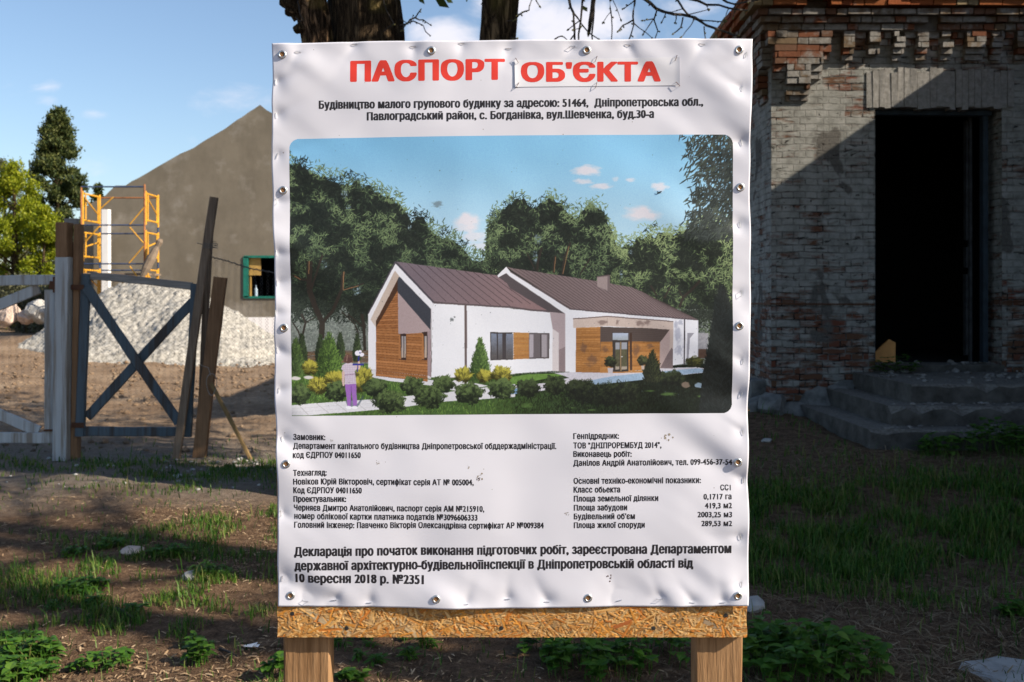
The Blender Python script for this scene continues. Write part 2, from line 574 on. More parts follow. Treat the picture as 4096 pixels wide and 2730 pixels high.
M = {}
M['vinyl'] = m_vinyl('white_vinyl', (0.645, 0.655, 0.735))
M['patch'] = m_vinyl('patch_vinyl', (0.69, 0.70, 0.76))
M['print'] = m_vcol('printed_colour', 0.5, 0.3)
M['osb'] = m_vcol('wood_strands', 0.8, 0.2)
M['ink'] = m_simple('black_ink', (0.022, 0.021, 0.026), 0.5, var=0.3, scale=30)
M['red'] = m_simple('red_ink', (0.66, 0.045, 0.03), 0.5, var=0.06, scale=20)
M['steel'] = m_simple('zinc_steel', (0.55, 0.57, 0.58), 0.38, 0.95, var=0.15, scale=200)
M['rust'] = m_simple('rusty_steel', (0.10, 0.045, 0.025), 0.7, 0.4, var=0.5, scale=200)
M['dirt'] = m_simple('dried_dirt', (0.30, 0.26, 0.21), 0.95, var=0.4, scale=300)
M['darksteel'] = m_simple('dark_screw_steel', (0.06, 0.06, 0.06), 0.5, 0.7, var=0.3, scale=200)
M['osbedge'] = m_wood('board_edge', (0.16, 0.075, 0.03), (0.36, 0.19, 0.08), 'X', 2.0)
M['lumber'] = m_wood('fresh_lumber', (0.20, 0.105, 0.045), (0.50, 0.30, 0.15), 'Z', 1.3, 0.8, bmp=1.0)
M['oldwood'] = m_wood('weathered_wood', (0.13, 0.092, 0.066), (0.34, 0.26, 0.19), 'Z', 0.8)
M['brownwood'] = m_wood('brown_board', (0.17, 0.09, 0.045), (0.38, 0.23, 0.13), 'Z', 0.8)
M['palestick'] = m_wood('pale_stick', (0.20, 0.135, 0.06), (0.36, 0.25, 0.12), 'Z', 1.0)
M['greyrail'] = m_wood('grey_board', (0.20, 0.185, 0.17), (0.40, 0.38, 0.36), 'X', 0.8)
M['bluepaint'] = m_wood('slate_blue_paint', (0.07, 0.10, 0.125), (0.12, 0.155, 0.185), 'Z', 0.5, 0.7, dirt=(0.06, 0.05, 0.045), bmp=0.15)
M['whitepaint'] = m_wood('worn_white_paint', (0.42, 0.445, 0.46), (0.58, 0.60, 0.61), 'Z', 0.4, 0.7, dirt=(0.24, 0.21, 0.18), bmp=0.15)
M['wire'] = m_simple('galvanised_wire', (0.16, 0.155, 0.15), 0.55, 0.6, var=0.4, scale=60)
M['orange'] = m_simple('orange_enamel', (0.62, 0.31, 0.025), 0.5, var=0.25, scale=6)
M['bluesteel'] = m_simple('blue_enamel', (0.035, 0.06, 0.13), 0.5, var=0.4, scale=6)
M['rustpost'] = m_simple('rusted_orange_enamel', (0.30, 0.12, 0.045), 0.65, var=0.55, scale=5)
M['plank'] = m_wood('scaffold_plank', (0.16, 0.12, 0.09), (0.34, 0.27, 0.20), 'X', 0.5)
M['white'] = m_simple('white_wall_paint', (0.72, 0.72, 0.72), 0.8, var=0.08, scale=3)
M['foam'] = m_simple('white_foam_board', (0.80, 0.80, 0.82), 0.8, var=0.05, scale=3)
M['teal'] = m_simple('teal_paint', (0.012, 0.14, 0.105), 0.5, var=0.25, scale=7)
M['sunlit_tan'] = m_simple('sunlit_tan_board', (0.62, 0.30, 0.10), 0.8, var=0.2, scale=7)  # bright tan stands for sunlight on the doorway scrap
M['ochre'] = m_simple('ochre_board', (0.38, 0.24, 0.07), 0.7, var=0.2, scale=7)
M['plaster'] = m_plaster('cement_plaster')
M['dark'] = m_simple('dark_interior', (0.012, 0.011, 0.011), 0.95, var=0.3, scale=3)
M['brick'] = m_brickwall('flaking_brick', 0.63)
M['corbel'] = m_loosebrick('corbel_brick', [(0.16, 0.085, 0.055), (0.20, 0.075, 0.04), (0.19, 0.14, 0.09), (0.15, 0.12, 0.09), (0.17, 0.15, 0.13)], 0.54)
M['lintel'] = m_loosebrick('lintel_brick', [(0.13, 0.10, 0.085), (0.16, 0.09, 0.06), (0.15, 0.13, 0.11)], 0.76)
M['topbrick'] = m_loosebrick('orange_brick', [(0.34, 0.095, 0.03), (0.36, 0.115, 0.035), (0.30, 0.24, 0.14), (0.30, 0.08, 0.03), (0.38, 0.13, 0.045)], 0.34)
M['mortar'] = m_simple('lime_mortar', (0.12, 0.112, 0.10), 0.95, var=0.5, scale=9, bmp=0.6)
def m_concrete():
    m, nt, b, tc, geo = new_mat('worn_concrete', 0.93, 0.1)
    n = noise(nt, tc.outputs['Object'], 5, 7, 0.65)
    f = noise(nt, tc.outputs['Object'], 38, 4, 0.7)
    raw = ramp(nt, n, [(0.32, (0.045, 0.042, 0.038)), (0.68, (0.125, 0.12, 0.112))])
    lit_top = ramp(nt, f, [(0.3, (0.09, 0.08, 0.07)), (0.62, (0.24, 0.225, 0.205))])  # upward faces painted paler, as if catching more light
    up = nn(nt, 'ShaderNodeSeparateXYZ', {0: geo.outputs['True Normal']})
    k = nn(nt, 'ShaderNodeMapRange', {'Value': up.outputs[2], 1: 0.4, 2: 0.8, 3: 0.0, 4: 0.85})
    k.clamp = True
    setc(nt, b, mixc(nt, k.outputs[0], raw, lit_top))
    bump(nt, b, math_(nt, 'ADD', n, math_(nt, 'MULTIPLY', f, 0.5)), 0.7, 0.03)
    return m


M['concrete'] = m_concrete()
M['plinth'] = m_simple('grey_plinth_render', (0.15, 0.15, 0.145), 0.92, var=0.5, scale=7, bmp=0.6)
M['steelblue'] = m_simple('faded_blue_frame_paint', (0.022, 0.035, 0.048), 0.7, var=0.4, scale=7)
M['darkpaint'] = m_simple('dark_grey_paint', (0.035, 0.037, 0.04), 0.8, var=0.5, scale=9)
M['roof'] = m_simple('roof_sheet', (0.11, 0.10, 0.095), 0.8, var=0.2, scale=3)
M['gravel'] = m_simple('pale_crushed_stone', (0.30, 0.29, 0.265), 0.95, var=0.6, scale=11)
M['boulder'] = m_simple('pale_pink_stone', (0.50, 0.40, 0.34), 0.9, var=0.35, scale=3, bmp=0.5)
M['greystone'] = m_simple('grey_stone', (0.34, 0.34, 0.33), 0.9, var=0.35, scale=5, bmp=0.5)
M['rubble'] = m_simple('crumbled_plaster', (0.20, 0.19, 0.18), 0.95, var=0.6, scale=8)
M['ground'] = m_ground()
M['bark'] = m_bark('ridged_bark', (0.06, 0.042, 0.027), (0.17, 0.12, 0.07))
M['bark2'] = m_bark('peeling_bark', (0.045, 0.030, 0.020), (0.30, 0.19, 0.115))
M['twig'] = m_simple('dark_twig', (0.045, 0.038, 0.034), 0.9, var=0.4, scale=20)
M['bud'] = m_simple('twig_bud', (0.13, 0.12, 0.045), 0.8, var=0.5, scale=30)
M['leafdark'] = m_leaf('conifer_leaf', [(0.012, 0.028, 0.008), (0.042, 0.062, 0.016), (0.11, 0.12, 0.03)], 0.6, 0.15, 0.6)
M['leafbright'] = m_leaf('spring_leaf', [(0.06, 0.10, 0.007), (0.23, 0.28, 0.013), (0.40, 0.41, 0.028)], 0.5, 0.45, 0.35)
M['leafyoung'] = m_leaf('young_leaf', [(0.05, 0.08, 0.02), (0.10, 0.13, 0.035)], 0.5, 0.4)
M['leafgrey'] = m_leaf('pale_shrub_leaf', [(0.07, 0.08, 0.045), (0.15, 0.15, 0.08)], 0.6, 0.3)
M['weed'] = m_leaf('weed_leaf', [(0.028, 0.080, 0.010), (0.060, 0.155, 0.018), (0.12, 0.215, 0.032)], 0.5, 0.3, 5)
M['grass'] = m_leaf('grass_blade', [(0.014, 0.055, 0.006), (0.032, 0.105, 0.010), (0.085, 0.17, 0.02), (0.20, 0.19, 0.06)], 0.5, 0.3, 2)
M['chip'] = m_leaf('wood_chip', [(0.07, 0.040, 0.022), (0.20, 0.125, 0.07), (0.38, 0.26, 0.15), (0.54, 0.41, 0.27)], 0.85, 0.0)
M['straw'] = m_leaf('dry_straw', [(0.08, 0.055, 0.035), (0.20, 0.145, 0.09), (0.34, 0.26, 0.17)], 0.85, 0.1)
M['paper'] = m_simple('white_paper', (0.70, 0.72, 0.75), 0.8, var=0.1, scale=30)
M['bottle'] = m_simple('pale_plastic', (0.35, 0.45, 0.55), 0.2, var=0.2, scale=20)
M['rope'] = m_simple('grey_rope', (0.30, 0.28, 0.25), 0.9, var=0.3, scale=60)

#@@SETTING
# ------------------------------------------------------------------ the ground: one sheet to the horizon
def axis(lo, hi, step, far, grow):
    a = list(np.arange(lo, hi + 1e-6, step))
    d = step
    x = a[-1]
    while x < far[1]:
        d *= grow
        x += d
        a.append(x)
    d, x = step, a[0]
    b = []
    while x > far[0]:
        d *= grow
        x -= d
        b.append(x)
    return np.array(b[::-1] + a)


gx = axis(-9.0, 6.5, 0.06, (-2500, 2500), 1.18)
gy = axis(3.2, 14.0, 0.06, (-60, 4000), 1.14)
XX, YY = np.meshgrid(gx, gy)
ZZ = ground_z(XX, YY)
np_mesh('ground', np.stack([XX.ravel(), YY.ravel(), ZZ.ravel()], 1), grid_quads(len(gx), len(gy)), M['ground'], smooth=True)['kind'] = 'structure'

def stone_mesh(w, c, r, seed, flat=0.6, mi=0, sub=1):
    bm = bmesh.new()
    bmesh.ops.create_icosphere(bm, subdivisions=sub, radius=1)
    rr = random.Random(seed)
    ang = rr.uniform(0, 6.28)
    sx, sy, sz = r * rr.uniform(.7, 1.3), r * rr.uniform(.7, 1.2), r * flat * rr.uniform(.7, 1.2)
    vs = []
    planes = [Vector((rr.uniform(-1, 1), rr.uniform(-1, 1), rr.uniform(-1, 1))).normalized() for _ in range(7)]
    for v in bm.verts:
        p = v.co.copy()
        for q in planes:
            d = p.dot(q)
            if d > .62:
                p -= q * (d - .62)
        p = Vector((p.x * sx, p.y * sy, p.z * sz)) * rr.uniform(.93, 1.07)
        vs.append((c[0] + p.x * math.cos(ang) - p.y * math.sin(ang), c[1] + p.x * math.sin(ang) + p.y * math.cos(ang), c[2] + p.z))
    idx = {v: i for i, v in enumerate(bm.verts)}
    fs = [tuple(idx[v] for v in f.verts) for f in bm.faces]
    bm.free()
    w.add(vs, fs, mi)



# ------------------------------------------------------------------ derelict brick building on the right
BY = 11.3                          # facade
bb = tag(empty('brick_building', (3.0, BY, 0.3)), 'derelict whitewashed brick building with a dark open doorway', 'building')
DX0, DX1, DZ0, DZ1 = 4.12, 5.56, 0.86, 3.785
CX = 2.943
w = MB()
TOPZ = 4.64
T = 0.5
# front wall as a grid of panels round the opening, one skin with reveals
w.box((CX, BY, 0.45), (DX0, BY + T, TOPZ))
w.box((DX1, BY, 0.45), (7.0, BY + T, TOPZ))
w.box((DX0, BY, DZ1), (DX1, BY + T, TOPZ))
w.box((CX, BY + T, 0.45), (CX + T, BY + 9, TOPZ))
w.box((12.5, BY + T, 0.2), (13, BY + 9, TOPZ))
w.box((CX, BY + 9, 0.2), (13, BY + 9.5, TOPZ))
wall = w.build('wall', M['brick'], bb)
# the wing that comes forward on the right (throws the shade over the facade and the grass)
w = MB()
w.box((7.0, 3.05, -0.1), (7.45, BY + T, 5.25))
w.box((7.45, 3.05, -0.1), (13, 3.5, 5.25))
w.box((12.55, 3.5, -0.1), (13, BY + T, 5.25))
w.box((6.88, 2.93, 5.25), (13.12, BY + T, 5.5))
w.build('wing_wall', M['brick'], bb)
w = MB()
w.add([(6.8, 2.85, 5.5), (13.2, 2.85, 5.5), (13.2, BY + T, 5.5), (6.8, BY + T, 5.5), (10, 2.85, 6.3), (10, BY + T, 6.3)], [(0, 1, 4), (3, 5, 2), (0, 4, 5, 3), (1, 2, 5, 4)])
w.add([(CX - .3, BY + .05, 5.05), (7.2, BY + .05, 5.05), (13.0, BY + .6, 5.55), (13.0, BY + 9.6, 5.05), (CX - .3, BY + 9.6, 5.05), (6.5, BY + 4.8, 6.6), (11, BY + 4.8, 6.6)],
      [(0, 1, 6, 5), (1, 2, 6), (2, 3, 6), (3, 4, 5, 6), (4, 0, 5)])
w.build('roof', M['roof'], bb)
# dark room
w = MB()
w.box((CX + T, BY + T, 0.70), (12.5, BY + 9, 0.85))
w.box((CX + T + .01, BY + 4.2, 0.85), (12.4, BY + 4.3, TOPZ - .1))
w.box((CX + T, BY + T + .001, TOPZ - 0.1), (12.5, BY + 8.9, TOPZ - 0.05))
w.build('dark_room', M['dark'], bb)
# lintel: upright bricks of a flat arch
w = MB()
x = DX0 - 0.10
while x < DX1 + 0.12:
    ww = rng.uniform(0.068, 0.08)
    w.box((x, BY - 0.012 - rng.uniform(0, .008), DZ1 + rng.uniform(-.03, .01)), (x + ww - 0.004, BY + 0.1, DZ1 + 0.42 + rng.uniform(-.03, .03)), 0, 0.004)
    x += ww
w.build('lintel', M['lintel'], bb)
# plinth and the broken footing at the corner
w = MB()
for (x, y, z, r_, f_) in ((2.98, BY - .02, .38, .26, 1.3), (3.22, BY - .02, .30, .24, 1.2), (3.48, BY, .42, .24, 1.1), (3.75, BY, .5, .25, 1.0), (3.05, BY - .2, .15, .22, .8), (2.8, BY + .1, .3, .22, 1.2), (3.35, BY - .16, .2, .18, .9)):
    stone_mesh(w, (x, y, z), r_, int(x * 100), f_, 0, 2)
for i in range(9):
    y = BY + 0.25 + i * 0.5
    w.box((CX - 0.14 - rng.uniform(0, .05), y, 0.1), (CX + 0.1, y + 0.5, 0.66 - rng.uniform(0, .15)), 0, 0.02)
w.build('plinth', M['plinth'], bb)
w = MB()
w.box((DX1 + .05, BY - 0.09, 0.1), (7.0, BY + .1, 0.66), 0, 0.01)
w.build('plinth', M['plinth'], bb)


def course(w, z0, z1, p, x0, x1, ph=0.0, bl=0.255, mi=0, gap=0.012):
    """a course of bricks standing p proud of the facade"""
    x = x0 - ph
    while x < x1:
        L = bl * (1 if rng.random() > .38 else .49)
        a, b = max(x, x0), min(x + L, x1)
        if b - a > 0.03 and rng.random() > 0.02:
            d = rng.uniform(-0.008, 0.008)
            w.box((a + gap / 2, BY - p + d, z0 + gap / 2 + rng.uniform(-.003, .003)), (b - gap / 2, BY + 0.15, z1 - gap / 2), mi, 0.003)
        x += L


def course_side(w, z0, z1, p, y0, y1, bl=0.255, gap=0.012):
    y = y0
    while y < y1:
        L = bl * (1 if rng.random() > .38 else .49)
        d = rng.uniform(-0.008, 0.008)
        w.box((CX - p + d, y + gap / 2, z0 + gap / 2), (CX + 0.15, min(y + L, y1) - gap / 2, z1 - gap / 2), 0, 0.003)
        y += L


# cornice: stepped courses, then the orange courses on top
w = MB()
for (z0, z1, p) in ((4.625, 4.70, .13), (4.70, 4.775, .17), (4.775, 4.85, .22)):
    course(w, z0, z1, p, CX - p, 7.0, rng.uniform(0, .2))
    course_side(w, z0, z1, p, BY - p + .27, BY + 9)
w.build('cornice', M['corbel'], bb)
w = MB()
for (z0, z1, p) in ((4.865, 4.945, .27), (4.945, 5.02, .31), (5.02, 5.095, .31)):
    course(w, z0, z1, p, CX - p, 7.0, rng.uniform(0, .2))
    course_side(w, z0, z1, p, BY - p + .27, BY + 9)
w.build('top_course', M['topbrick'], bb)
w = MB()
w.box((CX - .10, BY - .10, 4.62), (7.0, BY + .5, 5.06))
w.box((CX - .10, BY + .5, 4.62), (CX + .4, BY + 9, 5.06))
w.build('cornice_core', M['mortar'], bb)
# big corner corbel, built out brick by brick
w = MB()


def blk(x0, x1, z0, z1, p):
    n = max(1, int(round((z1 - z0) / 0.0745)))
    for i in range(n):
        a, b = z0 + (z1 - z0) * i / n, z0 + (z1 - z0) * (i + 1) / n
        course(w, a, b, p, x0, x1, rng.uniform(0, .2), gap=0.009)


blk(2.87, 3.60, 4.47, 4.625, .125)
blk(2.95, 3.505, 4.25, 4.47, .115)
blk(3.09, 3.36, 4.03, 4.25, .115)
blk(3.09, 3.36, 3.97, 4.03, .09)
blk(3.09, 3.36, 3.91, 3.97, .065)
blk(3.09, 3.36, 3.85, 3.91, .04)
for (x0, x1) in ((2.95, 3.09), (3.36, 3.505)):
    blk(x0, x1, 4.17, 4.25, .08)
    blk(x0, x1, 4.09, 4.17, .045)
blk(3.505, 3.60, 4.39, 4.47, .08)
blk(3.505, 3.60, 4.31, 4.39, .045)
for (y0, y1, z0, z1, p) in ((BY, BY + .7, 4.47, 4.625, .12), (BY + .0, BY + .55, 4.25, 4.47, .11), (BY + .14, BY + .42, 4.03, 4.25, .11), (BY + .14, BY + .42, 3.95, 4.03, .07), (BY + .14, BY + .42, 3.87, 3.95, .04)):
    n = max(1, int(round((z1 - z0) / .0745)))
    for i in range(n):
        course_side(w, z0 + (z1 - z0) * i / n, z0 + (z1 - z0) * (i + 1) / n, p, y0, y1)
w.build('corner_corbel', M['corbel'], bb)
# dentils hanging under the cornice
x = 3.733
k = 0
while x < 6.9:
    w = MB()
    j = rng.uniform(-.008, .008)
    x0, x1 = x + j, x + .13 + j
    if rng.random() > .8:
        x1 += .09
    blk(x0, x1, 4.435, 4.625, .12)
    if rng.random() > .05:
        blk(x0, x1, 4.37, 4.435, .085)
    if rng.random() > .12:
        blk(x0, x1, 4.305, 4.37, .05)
    blk(x1 + .006, x1 + .14, 4.55, 4.625, .075)
    blk(x1 + .006, x1 + .14, 4.475, 4.55, .04)
    w.build('dentil', M['corbel'], bb)
    x += .277
    k += 1
# side wall dentils
for i in range(8):
    w = MB()
    y = BY + .85 + i * .277
    for (z0, z1, p) in ((4.435, 4.53, .12), (4.53, 4.625, .12), (4.37, 4.435, .08), (4.305, 4.37, .045)):
        course_side(w, z0, z1, p, y, y + .13)
    w.build('dentil', M['corbel'], bb)

# door frame remains
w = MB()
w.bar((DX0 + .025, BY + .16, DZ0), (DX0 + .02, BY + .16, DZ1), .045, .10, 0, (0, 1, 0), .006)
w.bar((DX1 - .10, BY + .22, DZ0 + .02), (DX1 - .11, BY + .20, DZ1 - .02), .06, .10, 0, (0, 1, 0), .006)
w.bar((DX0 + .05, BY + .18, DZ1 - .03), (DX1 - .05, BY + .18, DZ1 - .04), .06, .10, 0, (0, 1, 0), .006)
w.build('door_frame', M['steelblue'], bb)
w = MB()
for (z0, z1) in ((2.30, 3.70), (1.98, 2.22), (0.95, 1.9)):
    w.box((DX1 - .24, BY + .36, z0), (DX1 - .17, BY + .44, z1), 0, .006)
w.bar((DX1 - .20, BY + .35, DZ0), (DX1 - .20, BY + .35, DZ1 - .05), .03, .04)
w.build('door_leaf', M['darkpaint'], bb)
# crack line along the facade at the old floor level, drawn as a thin dark bar
for (a, b, up) in (((CX - .012, BY - .008, 1.555), (DX0 - .01, BY - .008, 1.548), (0, 1, 0)), ((DX1 + .01, BY - .008, 1.575), (7.0, BY - .008, 1.60), (0, 1, 0)), ((CX - .008, BY, 1.555), (CX - .008, BY + 4, 1.555), (1, 0, 0))):
    w = MB()
    w.bar(a, b, .016, .014, 0, up)
    w.build('crack_strip', M['rust'], bb)


# steps, chipped along the front edge
def slab(x0, x1, y0, y1, z0, z1, mat):
    w = MB()
    n = 26
    fr, tp = [], []
    for i in range(n + 1):
        x = x0 + (x1 - x0) * i / n
        c = rng.uniform(0, .03) * (rng.random() ** 2) * 2 + (.05 if rng.random() < .12 else 0)
        fr.append((x, y0 - rng.uniform(0, .008), z0))
        fr.append((x, y0 - rng.uniform(0, .008), z1 - .015 - c))
        fr.append((x, y0 + .015 + c * 1.3, z1 + rng.uniform(-.006, .006)))
        fr.append((x, y1, z1 + rng.uniform(-.004, .004)))
    fs = []
    for i in range(n):
        for j in range(3):
            a = i * 4 + j
            fs.append((a, a + 4, a + 5, a + 1))
    fs.append((3, 2, 1, 0) + ())
    w.add(fr, fs)
    w.add([(x0, y0, z0), (x0, y1, z0), (x0, y1, z1)], [(0, 2, 1)])
    return w


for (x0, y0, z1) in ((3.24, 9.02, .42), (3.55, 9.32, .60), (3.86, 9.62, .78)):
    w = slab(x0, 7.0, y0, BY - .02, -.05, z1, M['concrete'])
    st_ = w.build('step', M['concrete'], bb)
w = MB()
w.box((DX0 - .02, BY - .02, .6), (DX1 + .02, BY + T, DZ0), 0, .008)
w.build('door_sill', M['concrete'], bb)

# rubble in the doorway and on the landing
w = MB()
for i in range(170):
    x = rng.uniform(3.9, 6.2)
    y = rng.uniform(9.7, 11.7)
    z = (.78 if y < BY else .86)
    if x > 5.0 or rng.random() < .45:
        stone_mesh(w, (x, y, z + .01), rng.uniform(.012, .055) * (1.5 if x > 5 and rng.random() < .2 else 1), i, .5)
for i in range(120):
    y = rng.uniform(9.06, 9.6)
    x = rng.uniform(3.4, 6)
    z = .42 if y < 9.32 else .60
    if (y < 9.32 or x > 3.6):
        stone_mesh(w, (x, y, z + .008), rng.uniform(.01, .04), 300 + i, .4)
tag(w.build('rubble', M['rubble']), kind='stuff')
w = MB()
w.add([(4.2, 11.62, .875), (4.46, 11.58, .875), (4.47, 11.6, 1.10), (4.40, 11.61, 1.14), (4.33, 11.62, 1.08), (4.2, 11.66, .93),
       (4.2, 11.64, .875), (4.46, 11.60, .875), (4.47, 11.62, 1.10), (4.40, 11.63, 1.14), (4.33, 11.64, 1.08), (4.2, 11.68, .93)],
      [(0, 1, 2, 3, 4, 5), (11, 10, 9, 8, 7, 6), (0, 6, 7, 1), (1, 7, 8, 2), (2, 8, 9, 3), (3, 9, 10, 4), (4, 10, 11, 5), (5, 11, 6, 0)])
tag(w.build('broken_board', M['sunlit_tan'], loc=(4.3, 11.63, .87)), 'broken board scrap just inside the dark doorway, coloured as if sunlit', 'board scrap')

# ------------------------------------------------------------------ house under construction (left, behind)
HYD = 33.0
hb = tag(empty('unfinished_house', P(1040, 1390, HYD)), 'large unfinished house with a grey cement gable wall', 'house')
prof = [(1040, 420), (900, 516), (752, 603), (690, 634), (623, 672), (502, 743), (462, 743), (413, 792), (362, 815), (322, 847), (322, 1400)]
pts = [P(a, b, HYD) for a, b in prof]
apx = pts[0].x
right = [Vector((2 * apx - p.x, p.y, p.z)) for p in pts[1:]]
outer = [(p.x, p.z) for p in pts] + [(p.x, p.z) for p in right[::-1]]
rag = []
for i in range(len(outer)):
    a, b = outer[i], outer[(i + 1) % len(outer)]
    rag.append(a)
    L_ = math.hypot(b[0] - a[0], b[1] - a[1])
    if a[1] > 4 and b[1] > 4:
        for k_ in range(1, int(L_ / .22)):
            t_ = k_ / int(L_ / .22)
            rag.append((a[0] + (b[0] - a[0]) * t_ + rng.uniform(-.01, .01), a[1] + (b[1] - a[1]) * t_ + rng.choice((0, 0, 0, .015, -.03)) + rng.uniform(-.008, .008)))
outer = rag
wx0, wx1 = P(984, 0, HYD).x, P(1112, 0, HYD).x
wz0, wz1 = P(0, 1190, HYD).z, P(0, 1028, HYD).z


def poly_hole(name, outer, hole, y0, y1, mat, parent):
    bm = bmesh.new()
    es = []
    for loop in (outer, hole):
        vs = [bm.verts.new((x, y0, z)) for x, z in loop]
        es += [bm.edges.new((vs[i], vs[(i + 1) % len(vs)])) for i in range(len(vs))]
    bmesh.ops.triangle_fill(bm, use_beauty=True, edges=es)
    r = bmesh.ops.extrude_face_region(bm, geom=bm.faces[:])
    for v in r['geom']:
        if isinstance(v, bmesh.types.BMVert):
            v.co.y = y1
    bmesh.ops.recalc_face_normals(bm, faces=bm.faces[:])
    off = parent_loc(parent)
    for v in bm.verts:
        v.co -= off
    me = bpy.data.meshes.new(name)
    bm.to_mesh(me)
    bm.free()
    return finish(me, name, mat, parent)


poly_hole('gable_wall', outer, [(wx0, wz0), (wx1, wz0), (wx1, wz1), (wx0, wz1)], HYD, HYD + .4, M['plaster'], hb)
w = MB()
lx, rx = pts[-1].x, right[-1].x
w.box((lx, HYD + .4, 0), (lx + .4, HYD + 16, pts[-2].z - .15))
w.box((rx - .4, HYD + .4, 0), (rx, HYD + 16, pts[-2].z - .15))
w.box((lx, HYD + 16, 0), (rx, HYD + 16.4, pts[-2].z))
w.build('side_wall', M['plaster'], hb)
w = MB()
ez = pts[-2].z - .1
w.add([(lx, HYD + .42, ez), (apx, HYD + .42, pts[0].z - .15), (rx, HYD + .42, ez), (lx, HYD + 16.4, ez), (apx, HYD + 16.4, pts[0].z - .15), (rx, HYD + 16.4, ez)], [(0, 1, 4, 3), (1, 2, 5, 4), (3, 4, 5)])
w.build('roof', M['roof'], hb)
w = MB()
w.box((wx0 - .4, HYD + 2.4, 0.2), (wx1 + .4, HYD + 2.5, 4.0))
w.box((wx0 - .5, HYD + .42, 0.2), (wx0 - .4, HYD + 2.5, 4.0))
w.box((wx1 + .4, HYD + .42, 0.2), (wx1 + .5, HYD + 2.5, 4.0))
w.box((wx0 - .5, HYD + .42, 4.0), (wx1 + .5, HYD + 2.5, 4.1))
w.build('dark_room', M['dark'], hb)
win = None
w = MB()
t = .11
for (a, b) in (((wx0, wz0), (wx0, wz1)), ((wx1, wz0), (wx1, wz1)), ((wx0 - t / 2, wz1), (wx1 + t / 2, wz1)), ((wx0 - t / 2, wz0), (wx1 + t / 2, wz0))):
    vert = a[0] == b[0]
    w.bar((a[0], HYD - .012, a[1]), (b[0], HYD - .012, b[1]), t * 1.5 if vert else t * .7, .06)
win = w.build('window_frame', M['teal'], hb)
w = MB()
w.box((wx0 + .09, HYD + .10, wz1 - .62), (wx0 + .45, HYD + .14, wz1 - .03), 0, .02)
w.box((wx0 + .09, HYD + .10, wz0 + .02), (wx0 + .15, HYD + .14, wz1 - .65), 0, .01)
w.build('board_infill', M['ochre'], hb)
w = MB()
w.box((lx + .1, HYD - .09, .15), (rx, HYD - .002, P(0, 1270, HYD).z))
w.build('foundation_strip', M['foam'], hb)
w = MB()
a, b = P(411, 838, 32.6), P(438, 838, 32.6)
w.box((a.x, 32.5, .2), (b.x, 32.72, a.z), 0, .02)
w.build('corner_pillar', M['white'], hb)
# bottle on the window sill
w = MB()
c = Vector((wx0 + .28, HYD + .2, wz0))
w.tube([c, c + Vector((0, 0, .26)), c + Vector((0, 0, .33)), c + Vector((0, 0, .36)), c + Vector((0, 0, .41))], [.055, .055, .02, .018, .02], 8)
tag(w.build('plastic_bottle', M['bottle'], loc=c), 'pale plastic bottle standing in the teal framed window opening', 'bottle')

# ------------------------------------------------------------------ scaffold
SY0, SY1 = 29.5, 30.7
sc = tag(empty('scaffold', P(330, 1400, SY0)), 'orange and blue tube scaffold tower before the grey gable', 'scaffold')
XL0, XR0 = P(325, 0, SY0).x, P(578, 0, SY0).x
XL1, XR1 = P(399, 0, SY1).x, P(632, 0, SY1).x


def zz(zy, Y):
    """height from the row in the enlarged crop"""
    return EYE + (HY - (600 + zy * .574)) * Y / F


gzs = .5
for (x, Y, top, mat) in ((XL0, SY0, 260, 'rustpost'), (XR0, SY0, 240, 'rustpost'), (XL1, SY1, 345, 'bluesteel'), (XR1, SY1, 312, 'bluesteel')):
    w = MB()
    w.tube([(x, Y, gz(x, Y)), (x, Y, zz(top, Y))], .028, 8)
    w.build('post', M[mat], sc)


def endframe(x0, x1, zt0, zb0, diag):
    zt = EYE + (HY - (600 + zt0 * .574)) * SY0 / F
    zb = EYE + (HY - (600 + zb0 * .574)) * SY0 / F
    w = MB()
    a, b = Vector((x0, SY0, 0)), Vector((x1, SY1, 0))

    def q(t, z):
        p = a.lerp(b, t)
        return (p.x + .02, p.y, z)
    for t in (.05, .20, .86, .96):
        w.tube([q(t, zb - (.04 if .1 < t < .9 else .14)), q(t, zt + (.0 if .1 < t < .9 else .07))], .030 if t in (.05, .96) else .022, 6)
    w.tube([q(.03, zt), q(.97, zt)], .026, 6)
    w.tube([q(.03, zb), q(.97, zb)], .026, 6)
    if diag:
        w.tube([q(.2, zt - .15), q(.86, zb + .25)], .022, 6)
    else:
        w.tube([q(.86, zt - .25), q(.2, zb + .3)], .022, 6)
    w.build('end_frame', M['orange'], sc)


for (zt0, zb0, dg) in ((302, 488, True), (575, 742, False), (836, 1010, True), (1090, 1250, False)):
    endframe(XL0, XL1, zt0, zb0, dg)
    endframe(XR0, XR1, zt0, zb0, dg)
for (zy, Y, x0, x1, mt) in ((258, SY0, XL0, XR0, 'bluesteel'), (335, SY1, XL1, XR1, 'rustpost'), (525, SY0, XL0, XR0, 'bluesteel'), (585, SY1, XL1, XR1, 'bluesteel'),
                       (795, SY0, XL0, XR0, 'bluesteel'), (840, SY1, XL1, XR1, 'bluesteel')):
    w = MB()
    w.tube([(x0, Y, zz(zy, Y)), (x1, Y, zz(zy, Y))], .024, 6)
    w.build('rail', M[mt], sc)
for (a, b) in (((905, 520), (1005, 400)), ((905, 540), (1000, 650)), ((900, 790), (1000, 672)), ((905, 812), (985, 925)), ((597, 640), (690, 535)), ((700, 410), (790, 330))):
    w = MB()
    w.tube([P(a[0] * .574, 600 + a[1] * .574, SY0 - .02), P(b[0] * .574, 600 + b[1] * .574, SY0 - .02)], .018, 6)
    w.build('brace', M['orange'], sc)
w = MB()
z = zz(858, SY0)
w.box((XL0, SY0 + .05, z - .06), (XR0, SY0 + .55, z), 0, .008)
